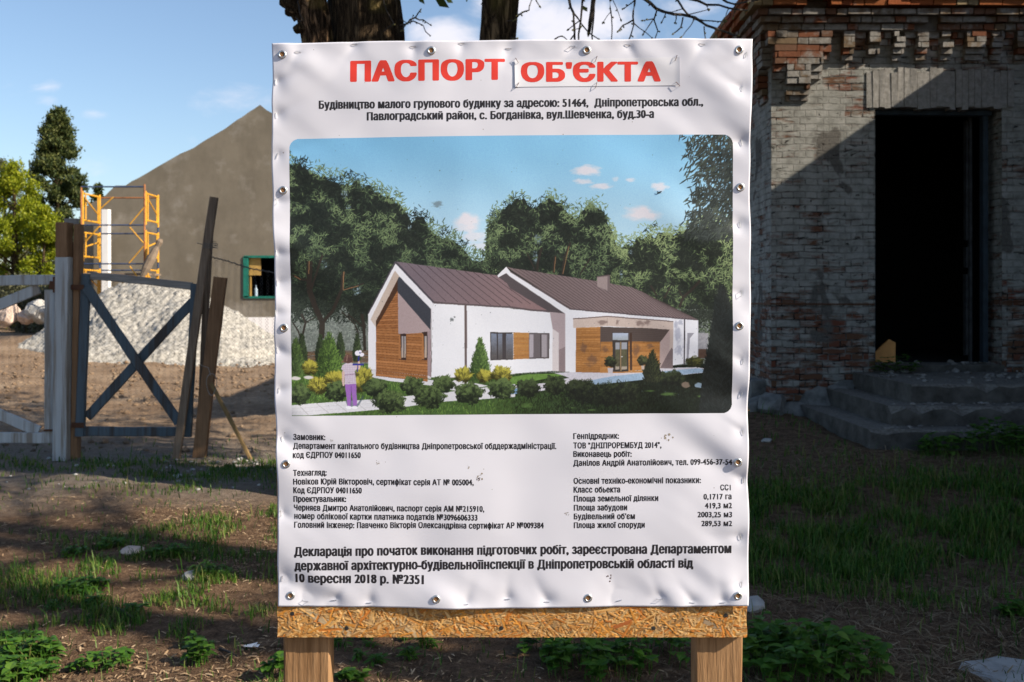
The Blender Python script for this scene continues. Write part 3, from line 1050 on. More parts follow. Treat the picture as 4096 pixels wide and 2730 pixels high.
w.box((XL0 + .05, SY0 + .6, z - .06), (XR0 + .1, SY0 + 1.1, z), 0, .008)
w.build('deck', M['plank'], sc)
# a rolled burlap bundle leaning on the scaffold
w = MB()
p0, p1 = P(985 * .574, 600 + 895 * .574, SY0 - .25), P(1122 * .574, 600 + 622 * .574, SY0 - .1)
w.tube([p0, p0.lerp(p1, .25), p0.lerp(p1, .5), p0.lerp(p1, .72), p0.lerp(p1, .8), p0.lerp(p1, .93), p1], [.05, .13, .14, .10, .07, .10, .06], 9)
tag(w.build('canvas_roll', M['plank'], loc=p0), 'beige canvas roll leaning against the orange scaffold', 'canvas roll')

# ------------------------------------------------------------------ gravel pile
def pile():
    x = np.arange(-15.6, -3.0, .05)
    y = np.arange(22.6, 31.5, .055)
    X, Y = np.meshgrid(x, y)
    sx = np.clip(X, -10.75, -9.0)
    yc = 27.3
    d = np.hypot(X - sx, (Y - yc) * 0.82)
    d = d + (fbm(X * .6, Y * .6, 5, 3) - .5) * .9
    left = np.where(X < -10.75, 1.0, 0.92)
    H = 2.02 - d * .66 * left
    H = np.where(H > 1.7, 1.7 + (H - 1.7) * .85, H)
    H = np.where(H < .25, .25 * np.exp((H - .25) / .25) - .10, H)
    H = H + (fbm(X * 1.1, Y * 1.1, 8, 3) - .5) * .16
    H = H + (nrng.random(H.shape) - .5) * .10 + (vnoise(X * 9, Y * 9, 3) - .5) * .05
    Z = np.minimum(ground_z(X, Y), .05) + np.where(H < 0, H * 3, H)
    X = X + (nrng.random(H.shape) - .5) * .03
    Y = Y + (nrng.random(H.shape) - .5) * .05
    return np_mesh('gravel_pile', np.stack([X.ravel(), Y.ravel(), Z.ravel()], 1), grid_quads(len(x), len(y)), M['gravel'], loc=(-9.8, 27.3, 0))


tag(pile(), 'heap of pale crushed stone behind the gate', 'gravel heap')

# boulders on the mound
specs = [(28, 1262, 46, 'big pale pink boulder, leftmost of the rocks on the dirt mound'), (108, 1268, 38, 'pale boulder in the middle of the rocks on the dirt mound'),
         (160, 1255, 40, 'rounded grey boulder beside the white gate stile on the mound')]
for i, (px, py, rad, lab) in enumerate(specs):
    c = P(px, py, 30.5)
    r = rad * 30.5 / F
    w = MB()
    stone_mesh(w, c, r * 1.25, 900 + i * 7, 1.0, 0, 3)
    tag(w.build('boulder', M['greystone'] if i == 2 else M['boulder'], loc=(c.x, c.y, c.z - r)), lab, 'boulder', 'boulders on the dirt mound')

#@@FENCE
# ------------------------------------------------------------------ gate and fence line
GY = 10.1


def G(px, py, Y=GY):
    return P(px, py, Y)


def plank(name, a, b, wpx, th, mat, parent=None, Y=GY, dy=0.0, loc=None, taper=1.0, rough=.006):
    """board seen flat on between two photo points, wpx wide"""
    pa, pb = G(a[0], a[1], Y), G(b[0], b[1], Y)
    pa.y += dy
    pb.y += dy
    wd = wpx * Y / F
    w = MB()
    n = 8
    prev = None
    ax = (pb - pa)
    s = Vector((ax.z, 0, -ax.x)).normalized()
    vs, fs = [], []
    bend = rng.uniform(-.006, .006)
    for i in range(n + 1):
        t = i / n
        p = pa + ax * t + s * (bend * math.sin(t * 3.14))
        ww = wd / 2 * (1 + (taper - 1) * t)
        e1, e2 = rng.uniform(-rough, rough) * .5, rng.uniform(-rough, rough) * .5
        c = .006
        for (u, v) in ((-ww + e1 + c, -th / 2), (ww + e2 - c, -th / 2), (ww + e2, -th / 2 + c), (ww + e2, th / 2), (-ww + e1, th / 2), (-ww + e1, -th / 2 + c)):
            q = p + s * u
            vs.append((q.x, q.y + v, q.z))
    for i in range(n):
        for j in range(6):
            fs.append((i * 6 + j, i * 6 + (j + 1) % 6, i * 6 + 6 + (j + 1) % 6, i * 6 + 6 + j))
    fs.append(tuple(range(5, -1, -1)))
    fs.append(tuple(range(n * 6, n * 6 + 6)))
    w.add(vs, fs)
    return w.build(name, mat, parent, loc)


def netting(name, poly, Y, cell, mat, parent, rad=.0013, loc=None):
    """chain link: zigzag wires clipped to a quad given in photo pixels (tl, tr, br, bl)"""
    q = [G(p[0], p[1], Y) for p in poly]
    Wd = max((q[1] - q[0]).length, (q[2] - q[3]).length)
    Hd = max((q[3] - q[0]).length, (q[2] - q[1]).length)
    n = int(Wd / (cell))
    m = int(Hd / (cell / 2))
    w = MB()

    def at(u, v):
        a = q[0].lerp(q[1], u)
        b = q[3].lerp(q[2], u)
        p = a.lerp(b, v)
        return Vector((p.x, p.y, p.z))
    for i in range(n + 1):
        pts = []
        for j in range(m * 1 + 1):
            u = (i + (0.5 if j % 2 else -0.0)) / (n + .5)
            p = at(u, j / m)
            p.y += (.003 if j % 2 else -.003) + .012 * math.sin(i * .9 + j * .3)
            pts.append(p)
        w.tube(pts, rad, 4, 0, False)
        pts = []
        for j in range(m * 1 + 1):
            u = (i + (0.5 if not j % 2 else -0.0)) / (n + .5)
            p = at(u, j / m)
            p.y += (-.003 if j % 2 else .003) + .012 * math.sin(i * .9 + j * .3)
            pts.append(p)
        w.tube(pts, rad, 4, 0, False)
    return w.build(name, mat, parent, loc)


# slate blue gate with an X brace
g1 = tag(empty('gate', G(550, 1760)), 'slate blue garden gate with an X brace and wire netting', 'gate', 'gates in the yard fence')
plank('stile', (345, 1096), (320, 1746), 35, .05, M['bluepaint'], g1)
plank('stile', (781, 1136), (749, 1748), 31, .05, M['bluepaint'], g1)
plank('rail', (362, 1104), (768, 1146), 30, .04, M['greyrail'], g1, dy=.012)
plank('rail', (338, 1726), (735, 1728), 36, .04, M['bluepaint'], g1, dy=.012)
plank('brace', (352, 1150), (722, 1690), 38, .03, M['bluepaint'], g1, dy=-.042)
plank('brace', (768, 1205), (342, 1672), 38, .03, M['bluepaint'], g1, dy=.045)
netting('netting', [(362, 1115), (768, 1155), (738, 1712), (336, 1712)], GY + .075, .070, M['wire'], g1)
for z in (1150, 1700):
    w = MB()
    p = G(306, z)
    w.bar(p + Vector((-.04, -.03, 0)), p + Vector((.09, -.035, 0)), .05, .008, 0, (0, 1, 0))
    w.build('hinge', M['rust'], g1)

# whitewashed gate leaf on the far left
g2 = tag(empty('gate', G(60, 1790)), 'worn white gate leaf with diagonal boards at the left edge', 'gate', 'gates in the yard fence')
plank('stile', (202, 1160), (202, 1745), 43, .05, M['whitepaint'], g2)
plank('rail', (-420, 1138), (218, 1120), 40, .045, M['whitepaint'], g2, dy=-.003)
plank('rail', (-420, 1750), (222, 1752), 42, .045, M['whitepaint'], g2, dy=-.003)
plank('stile', (-400, 1160), (-400, 1745), 43, .05, M['whitepaint'], g2)
plank('brace', (-400, 1380), (150, 1155), 42, .03, M['whitepaint'], g2, dy=.03)
plank('brace', (-400, 1480), (150, 1728), 42, .03, M['whitepaint'], g2, dy=.03)
netting('netting', [(-380, 1150), (182, 1150), (182, 1775), (-380, 1775)], GY + .06, .070, M['wire'], g2)
w = MB()
p = G(232, 1148)
w.bar(p + Vector((-.06, -.06, .02)), p + Vector((.05, -.06, .0)), .08, .012, 0, (0, 1, 0), .003)
w.bar(p + Vector((0, -.07, -.06)), p + Vector((.0, -.07, .10)), .03, .03, 0, (0, 1, 0), .003)
w.build('latch', M['rust'], g2)
w = MB()
p = G(225, 1720)
w.bar(p + Vector((-.10, -.045, .0)), p + Vector((.03, -.045, .0)), .02, .02, 0, (0, 1, 0))
w.bar(p + Vector((.02, -.045, -.04)), p + Vector((.02, -.045, .10)), .03, .02, 0, (0, 1, 0))
w.build('latch', M['rust'], g2)

# gate posts
p = G(262, 1838)
gp = tag(empty('gate_post', p), 'thick gate post, white below and bare brown at its top', 'post')
plank('shaft', (263, 1030), (252, 1845), 54, .14, M['whitepaint'], gp, dy=-.02)
plank('cap_board', (262, 893), (262, 1031), 46, .145, M['brownwood'], gp, dy=-.02)
plank('backing_board', (306, 897), (293, 1840), 26, .10, M['brownwood'], gp, dy=.05)
plank('stub', (267, 872), (267, 900), 52, .06, M['greyrail'], gp, dy=.11)
st = plank('stake', (866, 793), (713, 1845), 32, .045, M['oldwood'], None, dy=-.08, loc=G(713, 1845))
tag(st, 'tall thin weathered stake leaning right beside the blue gate', 'stake', 'stakes by the blue gate')
st = plank('stake', (834, 893), (790, 1838), 24, .05, M['oldwood'], None, dy=.06, loc=G(790, 1838))
tag(st, 'shorter dark stake standing behind the tall leaning one', 'stake', 'stakes by the blue gate')
st = plank('fence_post', (882, 1110), (797, 1838), 52, .06, M['brownwood'], None, dy=0.0, loc=G(797, 1838))
tag(st, 'broad brown plank post leaning beside the thin stakes', 'post')
st = plank('prop', (855, 1530), (1030, 1868), 14, .03, M['palestick'], None, dy=-.10, loc=G(1030, 1868, 9.9))
tag(st, 'thin straw coloured stick propped against the brown plank post', 'prop')
w = MB()
c = G(850, 1512)
pts = [c + Vector((math.cos(a) * .05 + .02, -.10 + .02 * math.sin(a * 2), math.sin(a) * .11 - .06)) for a in np.linspace(0, 6.3, 20)]
w.tube(pts, .004, 5)
pts = [G(842 - 35, 1455) + Vector((0, -.12, 0)), G(842, 1470) + Vector((0, -.07, 0)), G(853, 1500) + Vector((0, -.09, 0))]
w.tube(pts, .004, 5)
tag(w.build('rope', M['rope'], loc=c), 'thin grey rope looped round the brown plank post', 'rope')
w = MB()
pts = [G(800 + 6 * math.cos(a) + 46 + 12 * math.cos(a), 992 + 5 * math.sin(a) - a * 1.2) + Vector((0, -.11 * (1 if math.sin(a) > 0 else -.6), 0)) for a in np.linspace(0, 18, 50)]
w.tube(pts, .0035, 5)
w.tube([pts[0], G(800, 975) + Vector((0, -.1, 0))], .0035, 5)
tag(w.build('wire_tie', M['wire'], loc=pts[0]), 'twisted wire binding the two thin stakes together', 'wire')

fn = tag(empty('wire_fence', G(1000, 1800)), 'sagging chain link fence right of the leaning stakes', 'fence')
netting('netting', [(860, 1035), (1180, 1110), (1180, 1840), (830, 1835)], GY + .02, .074, M['wire'], fn)
w = MB()
pts = [G(850, 1030), G(900, 1042), G(1000, 1075), G(1100, 1092), G(1250, 1110), G(1500, 1125)]
w.tube(pts, .005, 5)
w.tube([p + Vector((0, .01, .012 * ((-1) ** i))) for i, p in enumerate([pts[0].lerp(pts[1], t / 6) for t in range(7)] + [pts[1].lerp(pts[2], t / 8) for t in range(9)] + [pts[2].lerp(pts[3], t / 8) for t in range(9)])], .003, 4)
w.build('top_wire', M['wire'], fn)
w = MB()
w.tube([G(1500, 1100), G(1500, 1830)], .03, 8)
w.build('post', M['rustpost'], fn)

#@@TREES
# ------------------------------------------------------------------ trees
def leaf_cloud(name, centers, per, spread, size, mat, parent, seed, aspect=0.5, loc=None, flat=0.0):
    r = np.random.default_rng(seed)
    c = np.repeat(np.asarray(centers, float), per, 0)
    n = len(c)
    c = c + r.normal(0, spread, (n, 3)) * np.array([1, 1, .8])
    d = r.normal(0, 1, (n, 3)) + np.array([0, 0, -flat])
    d /= np.linalg.norm(d, axis=1)[:, None]
    e = np.cross(d, r.normal(0, 1, (n, 3)))
    e /= np.linalg.norm(e, axis=1)[:, None]
    s = size * r.uniform(.55, 1.35, (n, 1))
    v = np.stack([c, c + d * s * .5 + e * s * aspect * .5, c + d * s, c + d * s * .5 - e * s * aspect * .5], 1).reshape(-1, 3)
    q = np.arange(n * 4).reshape(-1, 4)
    return np_mesh(name, v, q, mat, parent, loc)


def trunk_mesh(w, pts, rad, k=40, seed=1, ridge=.06):
    """trunk with ridged bark, rings along a polyline"""
    P_ = [Vector(p) for p in pts]
    seg = []
    N = 70
    L = [0]
    for i in range(1, len(P_)):
        L.append(L[-1] + (P_[i] - P_[i - 1]).length)
    vs, fs = [], []
    for i in range(N + 1):
        s = L[-1] * i / N
        j = max(1, min(len(P_) - 1, int(np.searchsorted(L, s))))
        t = (s - L[j - 1]) / max(1e-6, L[j] - L[j - 1])
        p = P_[j - 1].lerp(P_[j], t)
        r = rad[j - 1] * (1 - t) + rad[j] * t
        a = np.arange(k) / k * 2 * np.pi
        nz = vnoise(np.cos(a) * 3.2 + 40 + 0 * a, np.sin(a) * 3.2 + s * .9, seed) + .5 * vnoise(np.cos(a) * 9 + 40, np.sin(a) * 9 + s * 3, seed + 3)
        lump = vnoise(np.cos(a) * 1.2 + 9, np.sin(a) * 1.2 + s * 1.2, seed + 8) - .5
        rr = r * (1 + ridge * (nz - .75) * 1.6 + .16 * lump)
        for q in range(k):
            vs.append((p.x + math.cos(a[q]) * rr[q], p.y + math.sin(a[q]) * rr[q], p.z))
    for i in range(N):
        for q in range(k):
            fs.append((i * k + q, i * k + (q + 1) % k, (i + 1) * k + (q + 1) % k, (i + 1) * k + q))
    fs.append(tuple(range(N * k, N * k + k)))
    w.add(vs, fs)


def grow(w, p, d, length, rad, depth, r, tips, keep=None, droop=0.0, k=6):
    pts, rs = [p.copy()], [rad]
    n = 5
    for i in range(n):
        d = (d + Vector((r.gauss(0, .16), r.gauss(0, .16), r.gauss(0, .12) - droop))).normalized()
        p = p + d * (length / n)
        if keep is not None and not keep(p):
            break
        pts.append(p.copy())
        rs.append(rad * (1 - .55 * (i + 1) / n))
    if len(pts) < 2:
        return
    w.tube(pts, rs, k if depth > 1 else 4, 0, False)
    tips.extend([tuple(q) for q in pts[2:]] if depth <= 1 else [])
    if depth == 0:
        return
    m = r.randint(3, 4)
    for i in range(m):
        j = r.randint(max(1, len(pts) // 2 - 1), len(pts) - 1)
        dd = (d + Vector((r.gauss(0, .75), r.gauss(0, .75), r.gauss(.1, .45)))).normalized()
        grow(w, pts[j], dd, length * r.uniform(.5, .75), rs[j] * .62, depth - 1, r, tips, keep, droop, k)


def out_of_frame(p):
    """the visible part of the limbs is drawn by hand; the crown stays above the picture"""
    return p.z > 1.95 + .301 * p.y and p.y > 4.6


TY = 8.4
# thick trunk
def px2(px, py, Y=TY):
    return P(px, py, Y)


tr = tag(empty('tree', px2(1470, 1950)), 'thick dark ridged tree trunk rising behind the sign', 'tree', 'trees behind the sign')
w = MB()
trunk_mesh(w, [(-1.20, TY, -.1), (-1.21, TY, .5), (-1.225, TY, 2.5), (-1.23, TY, 3.79), (-1.265, TY, 4.3), (-1.32, TY, 5.6), (-1.4, TY, 7.5)], [.48, .38, .325, .305, .285, .24, .16], 56, 3, .09)
w.build('trunk', M['bark'], tr, smooth=True)
w = MB()
tips = []
r = random.Random(5)
for i in range(10):
    z = 5.2 + i * .24
    a = i * 2.4
    grow(w, Vector((-1.33, TY, z)), Vector((math.cos(a), math.sin(a), .75)), r.uniform(1.6, 2.4), .085, 3, r, tips, out_of_frame)
w.build('branches', M['twig'], tr)
leaf_cloud('foliage', tips, 9, .20, .15, M['leafyoung'], tr, 4)  # crown leaves above the view, thickened to throw shade
# sprouts on the trunk, as drawn in the picture
w = MB()
Zs = 1050, .4462


def z7(x, y, Y):
    return P(1050 + x * .4462, y * .4462, Y)


def twigs(lines, conv, Y, wscale, w, wb, budr=.006):
    for pts, wd in lines:
        q = []
        for i, (x, y) in enumerate(pts):
            p = conv(x, y, Y + .12 * math.sin(x * .013 + i))
            q.append(p)
        # smooth a bit
        qq = [q[0]]
        for i in range(len(q) - 1):
            m = q[i].lerp(q[i + 1], .5)
            m += Vector((rng.uniform(-1, 1), rng.uniform(-1, 1), rng.uniform(-1, 1))) * (q[i + 1] - q[i]).length * .05
            qq += [m, q[i + 1]]
        rs = [wd * wscale * (1 - .5 * i / len(qq)) for i in range(len(qq))]
        w.tube(qq, rs, 6, 0)
        for m in qq[1:]:
            if rng.random() < .55:
                o = m + Vector((rng.uniform(-1, 1), rng.uniform(-.5, .5), rng.uniform(-1, .4))) * .016
                wb.tube([m, o, o + (o - m) * .4], [.0025, budr, .001], 5, 0)
        e = qq[-1]
        d = (qq[-1] - qq[-2]).normalized()
        wb.tube([e, e + d * .012, e + d * .026], [.003, budr * 1.15, .001], 5, 0)


wb = MB()
twigs([([(1235, 230), (1300, 215), (1370, 160), (1410, 100)], 10), ([(1300, 210), (1350, 190), (1440, 230), (1500, 320)], 7), ([(1365, 160), (1440, 180), (1500, 222)], 7),
       ([(1290, 215), (1250, 270)], 5), ([(1330, 195), (1350, 145)], 5), ([(1230, 180), (1290, 205)], 5),
       ([(1085, 0), (1110, 90), (1180, 215)], 6), ([(1180, 215), (1060, 310), (1000, 360)], 6), ([(1060, 0), (990, 60)], 6)], z7, TY - .34, .0009, w, wb, .006)
w.build('twigs', M['twig'], tr)
tag(wb.build('buds', M['bud'], tr), kind='stuff')

# broken trunk at its left
t2 = tag(empty('tree', px2(1260, 1950, 8.2)), 'broken leaning trunk with torn bark left of the thick trunk', 'tree', 'trees behind the sign')
w = MB()
Y2 = 8.25
trunk_mesh(w, [(-1.50, Y2, -.1), (-1.52, Y2, 1.5), (-1.585, Y2, 3.2), (-1.605, Y2, 3.75), (-1.66, Y2, 4.0), (-1.73, Y2, 4.2), (-1.80, Y2, 4.45), (-1.9, Y2, 4.9)], [.24, .17, .135, .125, .135, .165, .15, .05], 44, 9, .22)
w.build('trunk', M['bark2'], t2, smooth=True)
w = MB()
for (a, b, ra, rb) in (((1215, 118), (1182, 122), .05, .035), ((1195, 75), (1160, 40), .05, .06), ((1190, 40), (1135, 0), .07, .06)):
    p, q = P(a[0], a[1], Y2 - .03), P(b[0], b[1], Y2 - .03)
    w.tube([p, p.lerp(q, .4) + Vector((0, -.02, .01)), q], [ra, ra * .9, rb], 9)
w.build('snag', M['bark'], t2)
w = MB()
wb = MB()
twigs([([(370, 185), (330, 110), (315, 20), (320, -20)], 6), ([(350, 195), (320, 180), (295, 155)], 6)], z7, Y2 - .16, .0009, w, wb)
w.build('twigs', M['twig'], t2)

# right trunk and its hanging branches
t3 = tag(empty('tree', px2(1986, 1950)), 'slender brown tree trunk behind the sign with bare budding branches', 'tree', 'trees behind the sign')
w = MB()
trunk_mesh(w, [(-.16, TY, -.1), (-.15, TY, .6), (-.14, TY, 2.5), (-.131, TY, 3.79), (-.095, TY, 4.2), (0.0, TY, 5.5), (.1, TY, 7.5)], [.26, .19, .165, .152, .155, .13, .08], 44, 17, .08)
w.build('trunk', M['bark'], t3, smooth=True)
w = MB()
wb = MB()


def z8(x, y, Y):
    return P(2000 + x * .4462, y * .4462, Y)


L8 = [([(600, -60), (620, 0), (660, 120), (668, 260), (678, 420)], 15), ([(745, -60), (740, 0), (725, 180), (705, 420)], 13), ([(850, -60), (838, 0), (808, 200), (793, 310)], 26),
      ([(850, -60), (842, 0), (836, 200), (832, 420)], 11), ([(980, -60), (985, 0), (1000, 150), (1000, 365)], 8), ([(1215, -60), (1210, 0), (1195, 100), (1200, 220), (1130, 420)], 11),
      ([(1220, -70), (1300, -5), (1400, 80), (1560, 130), (1750, 160), (1850, 230), (2040, 295), (2130, 320)], 17), ([(1560, -60), (1590, 0), (1640, 80), (1740, 170), (1850, 230)], 12),
      ([(1600, -60), (1690, -10), (1850, 45), (2050, 75), (2210, 95)], 14), ([(1960, -40), (2000, 0), (2100, 40), (2300, 5), (2400, -40)], 12),
      ([(1410, 85), (1380, 180), (1415, 280), (1390, 350)], 8), ([(1195, 180), (1100, 230), (1060, 280)], 8), ([(1640, 160), (1620, 250), (1560, 300)], 8),
      ([(660, 120), (740, 230), (880, 350)], 8), ([(670, 310), (620, 380)], 8), ([(490, 355), (550, 325), (610, 370)], 7), ([(1380, 170), (1290, 185)], 6), ([(1365, 190), (1290, 300)], 6),
      ([(1740, 165), (1900, 190), (2010, 195)], 7), ([(1490, 110), (1455, 190)], 6), ([(1580, 140), (1570, 200)], 6), ([(1830, 240), (1840, 340)], 6), ([(1990, 290), (1980, 350)], 5),
      ([(1210, 0), (1150, 50), (1105, 80)], 6), ([(1200, 210), (1290, 280), (1360, 340)], 5), ([(725, 180), (620, 260)], 6), ([(740, 230), (700, 260), (660, 270)], 5), ([(1750, 160), (1660, 290), (1630, 330)], 5),
      ([(1640, 80), (1540, 110)], 5), ([(1700, 130), (1860, 90)], 5), ([(2050, 75), (2020, 160), (2000, 190)], 5), ([(2110, 40), (2090, 160)], 5), ([(1000, 100), (930, 195)], 4), ([(1010, 0), (1080, 170)], 4),
      ([(145, 165), (210, 110), (260, 95), (285, 0)], 8), ([(210, 110), (160, 140)], 4), ([(320, 0), (350, 50)], 6), ([(60, 190), (130, 180)], 4), ([(100, 340), (150, 348)], 9), ([(1850, 45), (1870, 90)], 4), ([(830, 0), (910, 40)], 5)]
twigs(L8[:-1], z8, 7.6, .00085, w, wb, .0075)
# what the hanging branches grow from, above the picture
r = random.Random(12)
tips = []
for i in range(15):
    z = 4.7 + i * .18
    a = i * 2.1 - .4
    grow(w, Vector((-.05, TY, z)), Vector((math.cos(a), math.sin(a) * .8, .55)), r.uniform(1.7, 2.7), .075, 3, r, tips, out_of_frame)
for (a, b) in (((-.08, TY, 5.1), (1.6, 7.5, 4.75)), ((-.05, TY, 5.6), (3.2, 7.55, 4.7)), ((1.6, 7.5, 4.75), (.6, 7.6, 4.05)), ((1.6, 7.5, 4.75), (1.1, 7.6, 4.05)), ((1.6, 7.5, 4.75), (2.6, 7.6, 4.02)), ((3.2, 7.55, 4.7), (2.9, 7.6, 4.0))):
    a, b = Vector(a), Vector(b)
    w.tube([a, a.lerp(b, .5) + Vector((0, 0, .12)), b], [.035, .025, .012], 6)
shade_clusters = []  # leaf clusters added out of view, placed to shade gate and ground
r = random.Random(77)
while len(shade_clusters) < 230:
    if r.random() < .3:
        tx, ty, tz = r.uniform(-4.7, -2.9), 10.1, r.uniform(0, 2.6)
    else:
        tx, ty, tz = r.uniform(-10.5, -1.8), r.uniform(8.7, 16.6), 0
    zc = r.uniform(4.9, 7.6)
    t_ = (zc - tz) / 1.75
    c = Vector((tx + 2.55 * t_, ty - t_, zc))
    tf = 11.3 - c.y
    fx, fz = c.x - 2.55 * tf, c.z - 1.75 * tf
    if c.x > 5.4 or not out_of_frame(c + Vector((0, 0, -.5))) or (2.6 < fx < 5.2 and fz > 2.6):
        continue
    shade_clusters.append(tuple(c))
for c in shade_clusters[::2]:
    c = Vector(c)
    a = Vector((-.07 + .03 * c.z / 5, TY, min(7.0, 4.55 + (c.z - 4.5) * .6)))
    m_ = a.lerp(c, .5) + Vector((r.uniform(-.2, .2), r.uniform(-.2, .2), .25))
    m_.z = max(m_.z, 2.2 + .301 * m_.y)
    w.tube([a, m_, c], [.028, .016, .006], 5, 0, False)
leaf_cloud('foliage', shade_clusters, 75, .30, .15, M['leafyoung'], t3, 88)
w.build('branches', M['twig'], t3)
tag(wb.build('buds', M['bud'], t3), kind='stuff')
leaf_cloud('foliage', tips, 9, .22, .16, M['leafyoung'], t3, 8)  # more unseen leaves, put in for their shade

# trees out of the picture on the right, whose trunks streak the ground with shade
for i, (x, y, h, lab) in enumerate(((8.2, 2.35, 12.0, 'tall bare tree beside the corner of the brick wing'), (8.9, 1.75, 12.5, 'tall bare tree standing apart before the brick wing'), (8.4, .85, 12.0, 'tall leaning bare tree nearest the street'))):
    t = tag(empty('tree', (x, y, 0)), lab, 'tree', 'trees outside the yard')
    w = MB()
    trunk_mesh(w, [(x, y, -.1), (x + .05, y, 3), (x - .05, y + .1, 7), (x, y, h)], [.30, .24, .17, .05], 24, 30 + i, .08)
    w.build('trunk', M['bark'], t, smooth=True)
    w = MB()
    tips = []
    r = random.Random(40 + i)
    for j in range(9):
        a = j * 2.4
        grow(w, Vector((x, y, 6.0 + j * .6)), Vector((math.cos(a), math.sin(a), .9)), r.uniform(1.3, 2.0), .06, 2, r, tips)
    w.build('branches', M['twig'], t)

shade_bush = tag(empty('bush', (8.6, 1.5, 0)), 'unseen tall bush added for shade before the brick wing corner', 'bush')
cs = np.stack([nrng.uniform(7.6, 9.6, 130), nrng.uniform(.6, 2.2, 130), nrng.uniform(.3, 6.0, 130)], 1)  # leaf centres of the bush added out of view to shade the foreground
w = MB()
for c in cs[::5]:
    w.tube([(8.6, 1.5, 0), tuple(c)], [.03, .01], 4)
w.build('stems', M['twig'], shade_bush)
leaf_cloud('foliage', cs, 130, .28, .13, M['leafyoung'], shade_bush, 19)

# dark conifer, bright shrub and others on the left, far back
def far_tree(name, label, cat, px, pytop, pybase, halfw, Y, n, leaf, mat, seed, shape='cone', group=None, lumps=26, trunk=True, asp=.5):
    base = P(px, pybase, Y)
    top = P(px, pytop, Y)
    hw = halfw * Y / F
    t = tag(empty(name, (base.x, Y, base.z)), label, cat, group)
    r = np.random.default_rng(seed)
    H = top.z - base.z
    cs = []
    for i in range(lumps):
        u = r.random() ** .8
        if shape == 'cone':
            rad = hw * float(np.interp(u, [0, .3, .57, .67, .76, .85, .93, 1.0], [.95, 1.0, 1.0, .88, .72, .55, .33, .06]))
        else:
            rad = hw * math.sqrt(max(.03, 1 - (1.75 * abs(u - .40)) ** 1.6)) * r.uniform(.75, 1.15)
        a = r.random() * 6.28
        q = rad * (r.random() ** .45) * .92
        cs.append((base.x + math.cos(a) * q, Y + math.sin(a) * q, base.z + .03 * H + u * .95 * H))
    cs = np.array(cs)
    if trunk:
        w = MB()
        w.tube([(base.x, Y, base.z - .4), (base.x, Y, base.z + H * .45), (base.x, Y, base.z + H * .9)], [hw * .12, hw * .08, .02], 8)
        for c in cs[::3]:
            w.tube([(base.x, Y, max(base.z, c[2] - hw * .5)), tuple(c)], [hw * .035, .012], 4)
        w.build('trunk', M['bark'], t)
    leaf_cloud('crown', cs, n // lumps, hw * (.095 if shape == 'cone' else .098), leaf, mat, t, seed + 1, asp, None, -1.0)
    return t


far_tree('conifer', 'dark pointed evergreen tree behind the scaffold at left', 'tree', 230, 436, 1290, 118, 48, 52000, .17, M['leafdark'], 3, 'cone', None, 190, True, .4)
far_tree('bush', 'tall bright yellow green spring bush at the left edge', 'bush', 60, 655, 1320, 170, 42, 32000, .12, M['leafbright'], 5, 'ball', None, 70)
far_tree('bush', 'lower bright green bush between the tall one and the evergreen', 'bush', 175, 830, 1320, 90, 41, 15000, .125, M['leafbright'], 6, 'ball', None, 60)
far_tree('bush', 'pale wispy bush rising behind the bright green one', 'bush', 20, 600, 1320, 90, 46, 9000, .12, M['leafgrey'], 7, 'cone', None, 60)
far_tree('conifer', 'small dark evergreen tip between scaffold and grey gable', 'tree', 393, 735, 1320, 45, 62, 9000, .24, M['leafdark'], 8, 'cone', None, 50)
far_tree('bush', 'low brown green shrub behind the boulders', 'bush', 110, 1120, 1330, 170, 38, 14000, .12, M['leafgrey'], 9, 'ball', None, 50)
# far wood along the horizon, seen only from the side
cs = np.stack([nrng.uniform(-160, 160, 900), nrng.uniform(95, 125, 900), nrng.uniform(.5, 7, 900)], 1)
tag(leaf_cloud('far_wood', cs, 70, 1.2, .5, M['leafgrey'], None, 77), kind='stuff')

#@@PLANTS
# ------------------------------------------------------------------ grass, litter, weeds
def lit_noise(x, y):
    return fbm(x * .9 + 5, y * .9, 31, 4)


